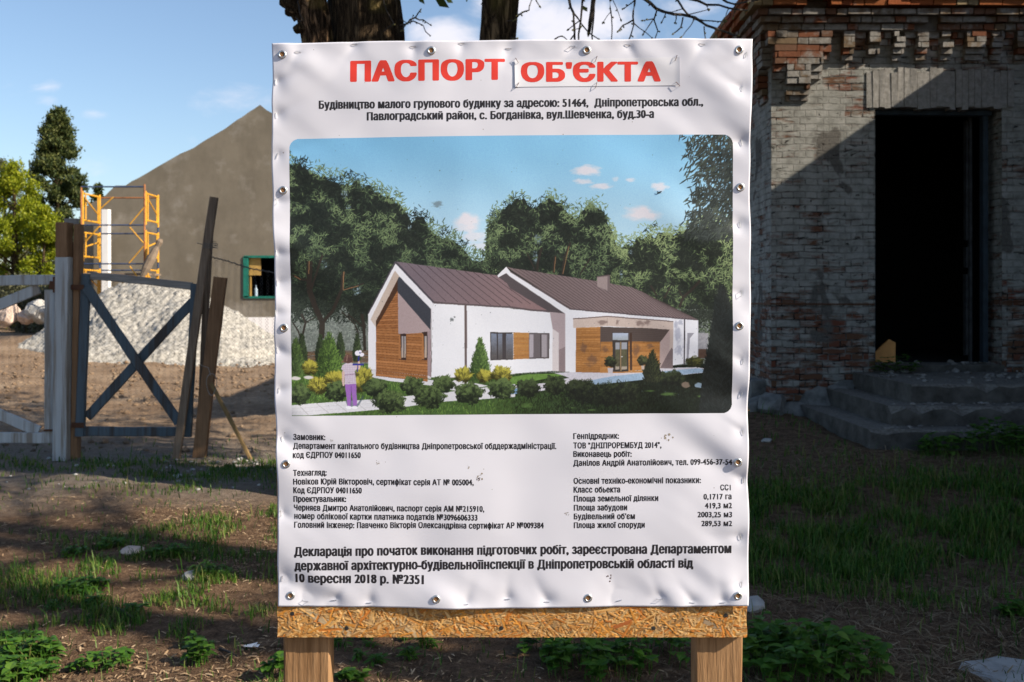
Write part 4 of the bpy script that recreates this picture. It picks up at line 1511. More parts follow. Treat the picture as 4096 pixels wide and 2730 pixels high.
def grass():
    n = 360000
    d = nrng.random(n)
    Y = 3.6 + (nrng.random(n) ** 1.6) * 8.2
    X = (nrng.random(n) * 2 - 1) * (.62 * Y)
    g = fbm(X * 1.15 + 5, Y * 1.15, 31, 4)
    g2 = fbm(X * 4.0, Y * 4.0, 77, 3)
    # right side is overgrown, left only in tufts, the path is bare
    rgt = sstep(.35, 1.0, X)
    lush = rgt * sstep(5.15, 6.2, Y + (g - .5) * 2.2) * (1 - .93 * sstep(7.7, 8.5, Y + (g2 - .5) * 1.2)) * .95 * (.10 + .90 * sstep(.36, .58, g2))
    tuft = (1 - rgt) * sstep(.56, .70, g * .72 + g2 * .30 + .10 * np.exp(-((X + 1.9) / 1.1) ** 2) + .05 * np.exp(-((Y - 6.4) / 1.1) ** 2)) * (1 - sstep(7.6, 8.3, Y)) * sstep(-4.0, -2.0, X) * .62 * sstep(.35, .6, g2)
    strip = (1 - rgt) * .35 * np.exp(-((Y - 9.6) / .5) ** 2) * sstep(.45, .6, g2)
    strip = strip + (1 - rgt) * .55 * np.exp(-(((X + 2.6) / .9) ** 2 + ((Y - 9.0) / .7) ** 2)) * sstep(.42, .58, g2)
    sparse = .012
    keep = nrng.random(n) < np.clip(lush + tuft + strip + sparse, 0, 1)
    keep &= ~((X > 3.1) & (Y > 8.9))
    X, Y, rgt, g = X[keep], Y[keep], rgt[keep], g[keep]
    n = len(X)
    Z = ground_z(X, Y)
    L = nrng.uniform(.025, .075, n) * (1 + .95 * rgt * g) * np.where(nrng.random(n) < .05, 1.9, 1)
    a = nrng.random(n) * 6.283
    lean = nrng.uniform(.15, .9, n)
    wd = nrng.uniform(.0014, .0030, n) * (1 + .16 * (Y - 4))
    dx, dy = np.cos(a), np.sin(a)
    sx, sy = -dy * wd, dx * wd
    b = np.stack([X, Y, Z - .004], 1)
    m = b + np.stack([dx * L * lean * .35, dy * L * lean * .35, L * .62], 1)
    t = b + np.stack([dx * L * lean * .95, dy * L * lean * .95, L * (1.0 - .25 * lean)], 1)
    s = np.stack([sx, sy, np.zeros(n)], 1)
    v = np.stack([b - s, b + s, m + s * .8, m - s * .8, t + s * .12, t - s * .12], 1).reshape(-1, 3)
    i = np.arange(n)[:, None] * 6
    q = np.concatenate([i + np.array([[0, 1, 2, 3]]), i + np.array([[3, 2, 4, 5]])], 0)
    print('grass blades', n)
    return np_mesh('grass', v, q, M['grass'])


tag(grass(), kind='stuff')


def litter(name, n, mat, xr, yr, lens, wid, seed, dens, th=.002):
    r = np.random.default_rng(seed)
    Y = yr[0] + (r.random(n) ** 1.5) * (yr[1] - yr[0])
    X = xr[0] + r.random(n) * (xr[1] - xr[0])
    k = (r.random(n) < dens(X, Y)) & (np.abs(X) < .6 * Y)
    X, Y = X[k], Y[k]
    n = len(X)
    Z = ground_z(X, Y) + th + r.random(n) * .006
    a = r.random(n) * 6.283
    L = lens[0] + (r.random(n) ** 2.5) * (lens[1] - lens[0])
    Wd = L * r.uniform(wid[0], wid[1], n)
    tl = r.normal(0, .18, n)
    d = np.stack([np.cos(a) * np.cos(tl), np.sin(a) * np.cos(tl), np.sin(tl)], 1) * L[:, None] / 2
    e = np.stack([-np.sin(a), np.cos(a), r.normal(0, .2, n)], 1) * Wd[:, None] / 2
    c = np.stack([X, Y, Z + np.abs(np.sin(tl)) * L / 2], 1)
    bend = np.stack([np.zeros(n), np.zeros(n), r.uniform(0, .12, n) * L], 1)
    v = np.stack([c - d - e, c - e * 1.1 + bend, c + d - e * .6, c + d + e * .7, c + e + bend, c - d + e * .8], 1).reshape(-1, 3)
    i = np.arange(n)[:, None] * 6
    q = np.concatenate([i + np.array([[0, 1, 4, 5]]), i + np.array([[1, 2, 3, 4]])], 0)
    return tag(np_mesh(name, v, q, mat), kind='stuff')


litter('wood_chips', 80000, M['chip'], (-5, 1.0), (3.6, 8.0), (.006, .042), (.10, .26), 5, lambda X, Y: .15 + .85 * sstep(.42, .6, fbm(X * .8, Y * .8, 55, 3)))
litter('straw_litter', 90000, M['straw'], (.4, 5), (3.8, 9.5), (.012, .10), (.018, .07), 6, lambda X, Y: np.clip(1.1 * np.exp(-((Y - 5.0) / .55) ** 2) * sstep(.9, 1.8, X) + .9 * sstep(.6, 1.2, X) * (1 - sstep(4.4, 4.9, Y)) + 1.2 * np.exp(-((Y - 8.5) / .5) ** 2) + .12, 0, 1))


def pebbles(name, n, xr, yr, rr, seed, mat, dens):
    r = np.random.default_rng(seed)
    base = MB()
    stone_mesh(base, (0, 0, 0), 1, seed, .7)
    bv = np.array(base.v)
    bf = np.array(base.f)
    X = r.uniform(*xr, n)
    Y = r.uniform(*yr, n)
    k = r.random(n) < dens(X, Y)
    X, Y = X[k], Y[k]
    n = len(X)
    rad = rr[0] + (r.random(n) ** 3) * (rr[1] - rr[0])
    a = r.random(n) * 6.283
    ca, sa = np.cos(a)[:, None], np.sin(a)[:, None]
    vx = (bv[None, :, 0] * ca - bv[None, :, 1] * sa) * rad[:, None] + X[:, None]
    vy = (bv[None, :, 0] * sa + bv[None, :, 1] * ca) * rad[:, None] + Y[:, None]
    vz = bv[None, :, 2] * rad[:, None] * .8 + (ground_z(X, Y) + rad * .25)[:, None]
    v = np.stack([vx, vy, vz], 2).reshape(-1, 3)
    q = (bf[None] + (np.arange(n) * len(bv))[:, None, None]).reshape(-1, 3)
    return tag(np_mesh(name, v, q, mat), kind='stuff')


pebbles('gravel', 1500, (-5.5, -1.2), (8.3, 10.4), (.006, .035), 4, M['greystone'], lambda X, Y: np.clip(.9 * np.exp(-(((X + 2.55) / .7) ** 2 + ((Y - 9.5) / .5) ** 2)) + .5 * np.exp(-(((X + 3.6) / .5) ** 2 + ((Y - 9.9) / .3) ** 2)) + .06, 0, 1))
pebbles('soil_clods', 7000, (-13, -1.0), (10.4, 25), (.008, .065), 14, M['ground'], lambda X, Y: .25 + .75 * sstep(.45, .6, fbm(X * .5, Y * .5, 91, 3)))
pebbles('crumbs', 5000, (-3.4, 3.2), (3.8, 8.0), (.003, .014), 15, M['ground'], lambda X, Y: .8 + 0 * X)


def leaf_shape(w, base, d, up, L, Wd, heart=True, fold=.25, curl=.25):
    d = Vector(d).normalized()
    s = d.cross(Vector(up)).normalized()
    u = s.cross(d).normalized()
    prof = [(0.0, .04), (.06, .34), (.25, .50), (.5, .46), (.75, .27), (1.0, .02)] if heart else [(0, .05), (.2, .30), (.45, .42), (.7, .33), (.88, .16), (1, .01)]
    vs = []
    for t, h in prof:
        c = Vector(base) + d * (t * L) - u * (curl * L * t * t)
        tooth = 1 + rng.uniform(-.07, .07)
        vs += [c - s * h * Wd * tooth + u * fold * h * Wd, c, c + s * h * Wd * tooth + u * fold * h * Wd]
    fs = []
    for i in range(len(prof) - 1):
        a = i * 3
        fs += [(a, a + 1, a + 4, a + 3), (a + 1, a + 2, a + 5, a + 4)]
    w.add(vs, fs)


def weed(label, c, r, h, n, size, heart=True, cat='weed', group='leafy weeds on the ground', name='weed', mat='weed', seed=0):
    x0, y0 = c
    z0 = gz(x0, y0)
    t = tag(empty(name, (x0, y0, z0)), label, cat, group)
    ws, wl = MB(), MB()
    rr = random.Random(seed)
    size *= .78
    for i in range(int(n * 1.35)):
        a = rr.random() * 6.283
        q = r * math.sqrt(rr.random())
        bx, by = x0 + math.cos(a) * q, y0 + math.sin(a) * q * .7
        bz = gz(bx, by)
        hh = h * (1 - .55 * (q / r)) * rr.uniform(.55, 1.1)
        top = Vector((bx + rr.uniform(-.3, .3) * hh, by + rr.uniform(-.3, .3) * hh, bz + hh))
        ws.tube([(x0, y0, z0 - .012), (bx, by, bz - .006), ((bx + top.x) / 2, (by + top.y) / 2, bz + hh * .55), top], [.0028, .0028, .0022, .0015], 4)
        for k in range(rr.randint(2, 4)):
            b = rr.random() * 6.283
            el = rr.uniform(-.1, .6)
            zf = 1 if k < 2 else rr.uniform(.45, .9)
            p = Vector((bx, by, bz)).lerp(top, zf)
            leaf_shape(wl, p, (math.cos(b), math.sin(b), el), (0, 0, 1), size * rr.uniform(.6, 1.25), size * rr.uniform(.75, 1.05) * (1 if heart else .5), heart)
    ws.build('stem', M[mat], t)
    wl.build('leaf_cluster', M[mat], t)
    return t


def gpt(px, py):
    """ground point under a photo pixel"""
    Y = F * EYE / (py - HY)
    for _ in range(6):
        z = gz((px - HX) * Y / F, Y)
        Y = F * (EYE - z) / (py - HY)
    return ((px - HX) * Y / F, Y)


WE = [
    ('big heart leaved weed patch at the right foot of the sign', (3230, 2690), .36, .22, 95, .075, True),
    ('second heart leaved clump left of the biggest one, touching the right leg', (3060, 2630), .16, .20, 34, .065, True),
    ('broad leaved clump between the sign legs, right of the middle', (2330, 2690), .20, .17, 46, .065, True),
    ('smaller broad leaved clump just left of the right leg', (2600, 2640), .20, .16, 34, .055, True),
    ('low leafy weed under the board, beside the broad clump', (2180, 2620), .10, .13, 14, .06, True),
    ('light green nettle clump in the bottom left corner', (60, 2720), .17, .10, 44, .055, True),
    ('nettle clump above the bottom left corner at the frame edge', (45, 2640), .08, .10, 16, .055, True),
    ('round nettle clump right of the bottom left corner', (180, 2640), .08, .12, 22, .05, True),
    ('wide low weed beside the grass tuft near the bottom edge', (410, 2670), .14, .08, 30, .042, True),
    ('upright nettle weed among wood chips left of the sign', (790, 2660), .055, .13, 14, .055, True),
    ('small weed above the upright nettle among the chips', (785, 2590), .06, .07, 14, .035, True),
    ('weed touching the left leg of the sign', (1110, 2715), .06, .13, 12, .06, True),
    ('tiny weed at the frame edge among pale chips', (25, 2570), .08, .06, 18, .035, True),
    ('little weed right of the one at the frame edge', (130, 2560), .05, .06, 10, .03, True),
    ('pale sprout on the shadow edge at far left', (220, 2440), .035, .06, 9, .035, False),
    ('dark rosette in the shade band left of the sign', (375, 2420), .05, .06, 12, .04, True),
    ('lone green weed in the shade band beside a dark stick', (540, 2450), .045, .05, 8, .045, True),
    ('bright leafy patch on sunlit ground left of the sign', (840, 2310), .12, .10, 40, .05, False),
    ('dark low weed row where the left shadow ends', (320, 2360), .14, .07, 34, .05, True),
    ('flat leafy weed beside a pale stone at left', (300, 2220), .08, .06, 16, .05, True),
    ('fresh green clump just above the pale stone', (440, 2190), .10, .07, 22, .045, True),
    ('weed patch right of the pale stone', (680, 2225), .12, .09, 28, .045, True),
    ('sprout under the board nearest the left leg', (1358, 2590), .03, .06, 8, .05, False),
    ('sprout right under the board edge, left of the middle', (1470, 2560), .03, .06, 8, .05, False),
    ('twin leafed sprout below the board left of the middle', (1480, 2590), .02, .04, 6, .04, False),
    ('taller leafy sprout under the middle of the board', (1705, 2590), .035, .08, 14, .055, False),
    ('sprout half hidden behind the board edge at the middle', (1625, 2560), .03, .05, 8, .04, False),
    ('star shaped sprout on bare soil under the board', (1640, 2640), .03, .06, 9, .06, False),
    ('small sprout left of the star shaped one', (1440, 2635), .02, .05, 6, .05, False),
    ('low star sprout on bare soil left of the middle', (1508, 2655), .03, .05, 8, .055, False),
    ('leafy seedling near the bottom edge right of the left leg', (1410, 2720), .05, .05, 14, .05, True),
    ('yellow green weed at the right edge by the straw', (4050, 2460), .08, .10, 14, .06, True),
    ('dark bush of weeds before the concrete steps', (3960, 1690), .42, .30, 80, .09, True),
    ('weed tuft at the doorway corner on the landing', (3555, 1470), .0, .0, 0, 0, True),
    ('small dark weed in front of the lowest step', (3660, 1705), .18, .22, 34, .07, True),
]
for i, (lab, (px, py), r_, h_, n_, s_, ht) in enumerate(WE):
    if n_ == 0:
        continue
    if 'before the concrete' in lab:
        c = (4.35, 8.85)
    elif 'lowest step' in lab:
        c = (3.75, 8.8)
    else:
        c = gpt(px, py)
    weed(lab, c, r_, h_, n_, s_, ht, seed=100 + i)
# the weed in the doorway grows on the landing
t = tag(empty('weed', (4.3, 11.15, .78)), 'dark weed growing at the left corner of the doorway', 'weed', 'leafy weeds on the ground')
wl = MB()
for i in range(90):
    a, q = rng.random() * 6.28, .24 * math.sqrt(rng.random())
    p = Vector((4.3 + math.cos(a) * q, 11.12 + math.sin(a) * q * .5, .80 + rng.random() * .22 * (1 - q * 2)))
    leaf_shape(wl, p, (math.cos(a), math.sin(a), .3), (0, 0, 1), .07, .06)
wl.build('leaf_cluster', M['weed'], t)

# loose things on the ground
def scrap(name, label, cat, px, py, r, mat, seed, flat=.5, group=None, dz=0.3):
    x, y = gpt(px, py)
    z = gz(x, y)
    w = MB()
    stone_mesh(w, (x, y, z + r * flat * dz), r, seed, flat, 0, 2)
    return tag(w.build(name, M[mat], loc=(x, y, z)), label, cat, group)


scrap('stone', 'long pale stone lying in grass on the left', 'stone', 530, 2208, .085, 'boulder', 3, .35)
scrap('stone', 'grey stone half hidden in sunlit grass left of the sign', 'stone', 760, 2318, .05, 'greystone', 5, .7)
scrap('stone', 'white stone lying before the weeds left of the prop', 'stone', 712, 1908, .055, 'greystone', 6, .6)
scrap('stone', 'pale stone in the grass behind the right side of the sign', 'stone', 3068, 1768, .07, 'greystone', 7, .5)
scrap('stone', 'flat blue grey slab at the bottom right corner', 'stone slab', 4060, 2712, .24, 'greystone', 12, .10, dz=.3)
scrap('stone', 'grey rock beside the right end of the chipboard', 'stone', 2998, 2440, .09, 'greystone', 13, .6)
w = MB()
x, y = gpt(1000, 2600)
z = gz(x, y)
for i in range(5):
    a = .6
    q = Vector((x + rng.uniform(-.03, .03), y + rng.uniform(-.02, .02), z + .01))
    w.add([q + a * Vector((-.035, -.012, rng.random() * .02)), q + a * Vector((.03, -.018, rng.random() * .02)), q + a * Vector((.04, .012, .012 + rng.random() * .02)), q + a * Vector((-.02, .02, .006))], [(0, 1, 2, 3)])
tag(w.build('paper_scrap', M['paper'], loc=(x, y, z)), 'crumpled white paper scrap on soil left of the sign', 'paper scrap')
for (a, b, lab, rad) in (((450, 2445), (530, 2480), 'short black stick on the shaded ground at left', .012), ((880, 2600), (950, 2630), 'dry brown stick among chips near the left leg', .006), ((55, 2605), (90, 2625), 'dark twig end at the bottom left', .011)):
    p, q = gpt(*a), gpt(*b)
    w = MB()
    w.tube([(p[0], p[1], gz(*p) + rad), ((p[0] + q[0]) / 2, (p[1] + q[1]) / 2, gz(*p) + rad * 1.6), (q[0], q[1], gz(*q) + rad * .8)], [rad, rad * .9, rad * .5], 6)
    tag(w.build('stick', M['twig'], loc=(p[0], p[1], gz(*p))), lab, 'stick', 'sticks on the ground')

#@@SIGN
# ------------------------------------------------------------------ the sign
# board plane: leans a little towards the viewer at its top
YT, ZT = 2.079, 2.139
YB, ZB = 2.124, .948
SLOPE = (YB - YT) / (ZT - ZB)            # dY per metre down
sgn = tag(empty('information_sign', (0, YB + .02, 0)), 'white printed construction information sign on two wooden legs', 'sign')
NRM = Vector((0, -1, -SLOPE)).normalized()     # towards the viewer


def on_board(px, py):
    """photo pixel -> point on the board plane"""
    a, b = (px - HX) / F, (HY - py) / F
    # Y = YT + SLOPE*(ZT - EYE - b*Y)
    Y = (YT + SLOPE * (ZT - EYE)) / (1 + SLOPE * b)
    return a * Y, Y, EYE + b * Y


def on_board_np(px, py):
    a, b = (px - HX) / F, (HY - py) / F
    Y = (YT + SLOPE * (ZT - EYE)) / (1 + SLOPE * b)
    return np.stack([a * Y, Y, EYE + b * Y], -1)


GROM = [(1132.5, 222), (1727, 207.5), (2346, 205), (2950, 206), (1136, 763), (2958, 751), (1141, 1311), (2952.5, 1303), (1150, 1852), (2947.5, 1846), (1165, 2380), (1747, 2388.5), (2351.5, 2388), (2947, 2377)]
STAP = [(1106, 330, 1), (1107, 464, 1), (1111, 625, 1), (1111, 806, 1), (1111, 1013, 1), (1112, 1133, 1), (1107, 1252, 1), (1114, 1400, 1), (1119, 1560, 1), (1130, 1756, 1), (1128, 2051, 1), (1130, 2313, 1),
        (1195, 212, 0), (1420, 180, 0), (1655, 190, 0), (1848, 176, 0), (2035, 196, 0), (2290, 190, 0), (2510, 183, 0), (2805, 182, 0),
        (2979, 225, 1), (2963, 360, 1), (2965, 573, 1), (2958, 900, 1), (2963, 1174, 1), (2968, 1445, 1), (2965, 1577, 1), (2968, 1728, 1), (2973, 1920, 1), (2960, 2145, 1), (2963, 2335, 1),
        (1224, 2402, 0), (1337, 2400, 0), (1478, 2410, 0), (1863, 2412, 0), (2030, 2395, 0), (2188, 2405, 0), (2477, 2401, 0), (2640, 2394, 0), (2767, 2407, 0), (2888, 2406, 0)]


def height(px, py):
    """how far the vinyl stands off the board (metres), in photo pixels"""
    h = .0075 + (fbm(px / 520, py / 520, 61, 3) - .5) * .012
    # loose diagonal waves, mostly at the right and the corners
    ex = np.exp(-((2990 - px) / 330) ** 2)
    el = np.exp(-((px - 1100) / 190) ** 2)
    eb = np.exp(-((2430 - py) / 170) ** 2)
    et = np.exp(-((py - 165) / 150) ** 2)
    wave = (vnoise((py - .6 * px) / 150 + 30, (px + .6 * py) / 560, 71) - .5)
    wave2 = (vnoise((py - .75 * px) / 75 + 30, (px + .75 * py) / 280, 72) - .5)
    h = h + wave * .012 * (ex + .8 * el + .8 * eb + .6 * et) + wave2 * .0028 * (ex + el + eb + et * .7)
    h = h + (vnoise(px / 240, py / 240, 75) - .5) * .0042
    for (sx, sy, v) in STAP:
        d2 = (px - sx) ** 2 + (py - sy) ** 2
        ax = 34.0
        # a dimple and a crease running inward
        h = h - .0034 * np.exp(-d2 / (ax * ax))
        if v:
            inw = 1 if sx < 2000 else -1
            along = np.clip((px - sx) * inw, 0, None)
        else:
            inw = 1 if sy < 1000 else -1
            along = np.clip((py - sy) * inw, 0, None)
        k = ((sx * 7 + sy * 3) % 10) / 10 - .5
        off = ((py - sy) if v else (px - sx)) - along * k * 1.3
        h = h - .0014 * np.exp(-(off / (14 + along * .12)) ** 2) * np.exp(-along / 95) * (along > 0)
    for (sx, sy) in GROM:
        d = np.hypot(px - sx, py - sy)
        h = h + .0016 * np.exp(-(d / 60) ** 2)
    lim = np.minimum.reduce([np.abs(px - 1095) * 0 + 60, px * 0 + 60])
    return np.maximum(h, .0018)


def surf(px, py, off):
    p = on_board_np(px, py)
    return p + (height(px, py) + off)[..., None] * np.array(NRM)


# edges of the banner in photo pixels
def edge_l(py):
    return 1087 + (py - 175) * (1117 - 1087) / 2250 + 3 * np.sin(py / 140) + 1.5 * np.sin(py / 37)


def edge_r(py):
    return 3003 + (py - 158) * (2987 - 3003) / 2262 + 3.5 * np.sin(py / 170 + 1) + 1.5 * np.sin(py / 45)


def edge_t(u):
    return 176 - 16 * u - 4 * np.sin(u * 3.14) + 1.5 * np.sin(u * 21)


def edge_b(u):
    return 2422 + 9 * np.sin(u * 3.14) - 4 * u + 1.5 * np.sin(u * 17)


nu, nv = 300, 350
U, V = np.meshgrid(np.linspace(0, 1, nu), np.linspace(0, 1, nv))
PYg = edge_t(U) * (1 - V) + edge_b(U) * V
PXg = edge_l(PYg) * (1 - U) + edge_r(PYg) * U
co = surf(PXg, PYg, np.zeros_like(PXg))
back = co[:, :, :] - np.array(NRM) * .0006
q = grid_quads(nu, nv)[:, ::-1]
allv = np.concatenate([co.reshape(-1, 3), back.reshape(-1, 3)])
n0 = nu * nv
rim = list(range(nu)) + [(i + 1) * nu - 1 for i in range(1, nv)] + [n0 - 1 - i for i in range(1, nu)] + [(nv - 1 - i) * nu for i in range(1, nv - 1)]
rq = np.array([[rim[i], rim[(i + 1) % len(rim)], rim[(i + 1) % len(rim)] + n0, rim[i] + n0] for i in range(len(rim))])
ban = np_mesh('banner', allv, np.concatenate([q, grid_quads(nu, nv) + n0, rq]), M['vinyl'], sgn, smooth=True)


GRID = co.copy()
BNU, BNV = nu, nv


def surf(px, py, off):
    """point on the vinyl as meshed, lifted by off"""
    px, py = np.asarray(px, float), np.asarray(py, float)
    u = np.clip((px - edge_l(py)) / (edge_r(py) - edge_l(py)), 0, 1)
    v = np.clip((py - edge_t(u)) / (edge_b(u) - edge_t(u)), 0, 1)
    fu, fv = u * (BNU - 1), v * (BNV - 1)
    i, j = np.clip(fu.astype(int), 0, BNU - 2), np.clip(fv.astype(int), 0, BNV - 2)
    a, b = (fu - i)[..., None], (fv - j)[..., None]
    p = (GRID[j, i] * (1 - a) + GRID[j, i + 1] * a) * (1 - b) + (GRID[j + 1, i] * (1 - a) + GRID[j + 1, i + 1] * a) * b
    return p + np.asarray(off)[..., None] * np.array(NRM)


# chipboard behind: a slab with strand relief on the strip that shows
def board():
    nu, nv = 640, 96   # local resolution
    u = np.linspace(0, 1, nu)
    v = np.linspace(0, 1, nv)
    U, V = np.meshgrid(u, v)
    PX = 1110 + U * (2987 - 1110) + 2 * np.sin(V * 9) * (U > .999) - 2 * np.sin(V * 7) * (U < .001)
    PY = 2395 + V * (2550 - 2395) + 2.0 * (fbm(U * 60, V * 0, 3, 2) - .5) * V
    col = np.zeros((nv, nu, 3))
    col[:] = (.34, .19, .08)
    hgt = np.zeros((nv, nu))
    pal = [(.46, .24, .075), (.40, .195, .055), (.52, .30, .105), (.34, .155, .04), (.44, .27, .12), (.50, .215, .04), (.28, .16, .07), (.55, .35, .15), (.44, .155, .03)]
    gxp, gyp = PX, PY
    r = random.Random(2)
    big = [(1210, 2440, 1415, 2545, 26, (.40, .30, .18)), (1555, 2455, 1675, 2550, 22, (.50, .36, .20)), (1775, 2530, 1870, 2435, 26, (.52, .24, .05)), (2455, 2510, 2530, 2485, 16, (.42, .13, .035)), (2795, 2475, 2890, 2520, 18, (.34, .25, .16)),
           (1895, 2455, 1990, 2450, 18, (.50, .20, .045))]
    lst = []
    for i in range(2600):
        L = r.uniform(12, 105) * (.45 if i > 1100 else 1)
        lst.append((r.uniform(1100, 3000), r.uniform(2390, 2560), r.gauss(0, .9) if r.random() < .6 else r.uniform(0, 3.14), L, r.uniform(2.2, 9) * (1 if i < 900 else .55), r.choice(pal)))
    for (x0, y0, x1, y1, wd, c) in big:
        lst.insert(r.randint(1500, 2300), ((x0 + x1) / 2, (y0 + y1) / 2, math.atan2(y1 - y0, x1 - x0), math.hypot(x1 - x0, y1 - y0) / 2, wd / 2, c))
    sx = (2987 - 1110) / (nu - 1)
    sy = 155 / (nv - 1)
    for (cx, cy, a, L, wd, c) in lst:
        ex = abs(math.cos(a)) * L + abs(math.sin(a)) * wd + 2
        ey = abs(math.sin(a)) * L + abs(math.cos(a)) * wd + 2
        i0, i1 = int((cx - ex - 1110) / sx), int((cx + ex - 1110) / sx) + 1
        j0, j1 = int((cy - ey - 2395) / sy), int((cy + ey - 2395) / sy) + 1
        i0, j0 = max(0, i0), max(0, j0)
        i1, j1 = min(nu, i1), min(nv, j1)
        if i1 <= i0 or j1 <= j0:
            continue
        dx, dy = PX[j0:j1, i0:i1] - cx, PY[j0:j1, i0:i1] - cy
        s = dx * math.cos(a) + dy * math.sin(a)
        t = -dx * math.sin(a) + dy * math.cos(a)
        m = (np.abs(s) < L * (1 - .1 * np.sin(t * 2))) & (np.abs(t) < wd)
        grain = .86 + .28 * vnoise(s * .03 + cx, t * .9 + cy, 5)
        k = r.uniform(.72, 1.15)
        cc = np.array(c)[None, None] * (grain * k)[..., None]
        col[j0:j1, i0:i1][m] = cc[m]
        hh = r.uniform(-.0004, .0011) + .0003 * t / wd
        hgt[j0:j1, i0:i1][m] = (hh + 0 * s)[m] if np.ndim(hh) else hh
    p = on_board_np(PX, PY) + hgt[..., None] * np.array(NRM)
    top = on_board_np(PX[0:1], PX[0:1] * 0 + 190.0)
    top = on_board_np(np.linspace(1098, 2996, nu)[None], np.full((1, nu), 190.0))
    vs = np.concatenate([top, p]).reshape(-1, 3)
    qd = grid_quads(nu, nv + 1)[:, ::-1]
    o = np_mesh('board', vs, qd, M['osb'], sgn, smooth=False)
    at = o.data.color_attributes.new('Col', 'FLOAT_COLOR', 'POINT')
    c4 = np.ones((len(vs), 4), np.float32)
    c4[:nu, :3] = (.30, .17, .075)
    c4[nu:, :3] = col.reshape(-1, 3)
    at.data.foreach_set('color', c4.ravel())
    return o


bd = board()
w = MB()
th = .018
cs = [Vector(on_board(*p)) for p in ((1098, 190), (2996, 190), (2987, 2550), (1110, 2550))]
f0 = [c - NRM * .0012 for c in cs]
f1 = [c - NRM * th for c in cs]
w.add(f0 + f1, [(0, 1, 2, 3), (7, 6, 5, 4), (0, 4, 5, 1), (1, 5, 6, 2), (2, 6, 7, 3), (3, 7, 4, 0)])
# torn strands along the edges
for i in range(70):
    e = rng.choice((0, 1, 1, 2, 3, 3))
    a, b = cs[e], cs[(e + 1) % 4]
    p = a.lerp(b, rng.random()) - NRM * rng.uniform(0, th)
    d = Vector(((-1 if e == 3 else 1 if e == 1 else rng.uniform(-.6, .6)), rng.uniform(-.3, .3), (1 if e == 0 else -1 if e == 2 else rng.uniform(-.8, .8)))).normalized()
    w.tube([p - d * .006, p + d * rng.uniform(.001, .007)], [.0012, .0004], 4)
w.build('board_core', M['osbedge'], sgn)
w = MB()
for (sx, sy) in ((1170, 2455), (1387, 2513), (2005, 2513), (2903, 2462), (2614, 2513)):
    c = Vector(on_board(sx, sy)) + NRM * .0008
    w.tube([c - NRM * .004, c + NRM * .0004, c + NRM * .0006], [.0035, .0045, .001], 10)
    w.build('screw', M['darksteel'], sgn)
    w = MB()
# two legs
for (x0, x1, lab) in ((1121, 1310, None), (2789, 2981, None)):
    a, b = on_board(x0, 2500), on_board(x1, 2500)
    yb = a[1] + .022
    xa, xb = a[0], b[0]
    w = MB()
    zt, zb = 2.10, -.1
    lean = .0
    n = 24
    vs, fs = [], []
    c = .004
    for i in range(n + 1):
        t = i / n
        z = zt + (zb - zt) * t
        yy = (YT + SLOPE * (ZT - z)) + .0215
        j = [rng.uniform(-.0012, .0012) for _ in range(4)]
        for (x, y) in ((xa + c + j[0], yy), (xb - c + j[1], yy), (xb + j[1], yy + c), (xb + j[2], yy + .055 - c), (xb - c, yy + .055), (xa + c, yy + .055), (xa + j[3], yy + .055 - c), (xa + j[0], yy + c)):
            vs.append((x, y, z))
    for i in range(n):
        for q_ in range(8):
            fs.append((i * 8 + q_, i * 8 + 8 + q_, i * 8 + 8 + (q_ + 1) % 8, i * 8 + (q_ + 1) % 8))
    fs.append(tuple(range(8)))
    fs.append(tuple(range(n * 8 + 7, n * 8 - 1, -1)))
    w.add(vs, fs)
    w.build('leg', M['lumber'], sgn)

# grommets and staples
def h1(px, py):
    return float(height(np.array([float(px)]), np.array([float(py)]))[0])


X3 = Vector((1, 0, 0))
Z3 = NRM.cross(X3) * -1
if Z3.z < 0:
    Z3 = -Z3
gm = bpy.data.meshes.new('grommet')
bm = bmesh.new()
prof = [(.0046, -.004), (.0046, .0004), (.0050, .0014), (.0060, .0020), (.0072, .0018), (.0084, .0010), (.0090, .0002), (.0090, -.0005)]
k = 28
rings = []
for i in range(k):
    a = 2 * math.pi * i / k
    e = X3 * math.cos(a) + Z3 * math.sin(a)
    rings.append([bm.verts.new(e * r + NRM * h) for r, h in prof])
for i in range(k):
    for j in range(len(prof) - 1):
        bm.faces.new((rings[i][j], rings[(i + 1) % k][j], rings[(i + 1) % k][j + 1], rings[i][j + 1]))
bmesh.ops.recalc_face_normals(bm, faces=bm.faces[:])
bm.to_mesh(gm)
bm.free()
gm.materials.append(M['steel'])
gm.polygons.foreach_set('use_smooth', [True] * len(gm.polygons))
hm = bpy.data.meshes.new('grommet_hole')
bm = bmesh.new()
vs = [bm.verts.new((X3 * math.cos(a) + Z3 * math.sin(a)) * .0047 + NRM * .00045) for a in np.linspace(0, 2 * math.pi, 20, endpoint=False)]
bm.faces.new(vs)
bm.to_mesh(hm)
bm.free()
hm.materials.append(M['osbedge'])
sl = parent_loc(sgn)
for (px, py) in GROM:
    o = bpy.data.objects.new('grommet', gm)
    COL.objects.link(o)
    o.parent = ban
    c = Vector(on_board(px, py)) + NRM * (h1(px, py) + .0004)
    o.location = c - sl
    o2 = bpy.data.objects.new('grommet_hole', hm)
    COL.objects.link(o2)
    o2.parent = ban
    o2.location = c - sl
def staple_mesh(name, mat, lift):
    w = MB()
    w.tube([Vector((-.0055, 0, 0)) - NRM * .004, Vector((-.0055, 0, 0)) + NRM * lift, Vector((.0055, 0, 0)) + NRM * lift, Vector((.0055, 0, 0)) - NRM * .004], .00055, 5)
    me = bpy.data.meshes.new(name)
    me.from_pydata(w.v, [], w.f)
    me.materials.append(mat)
    return me


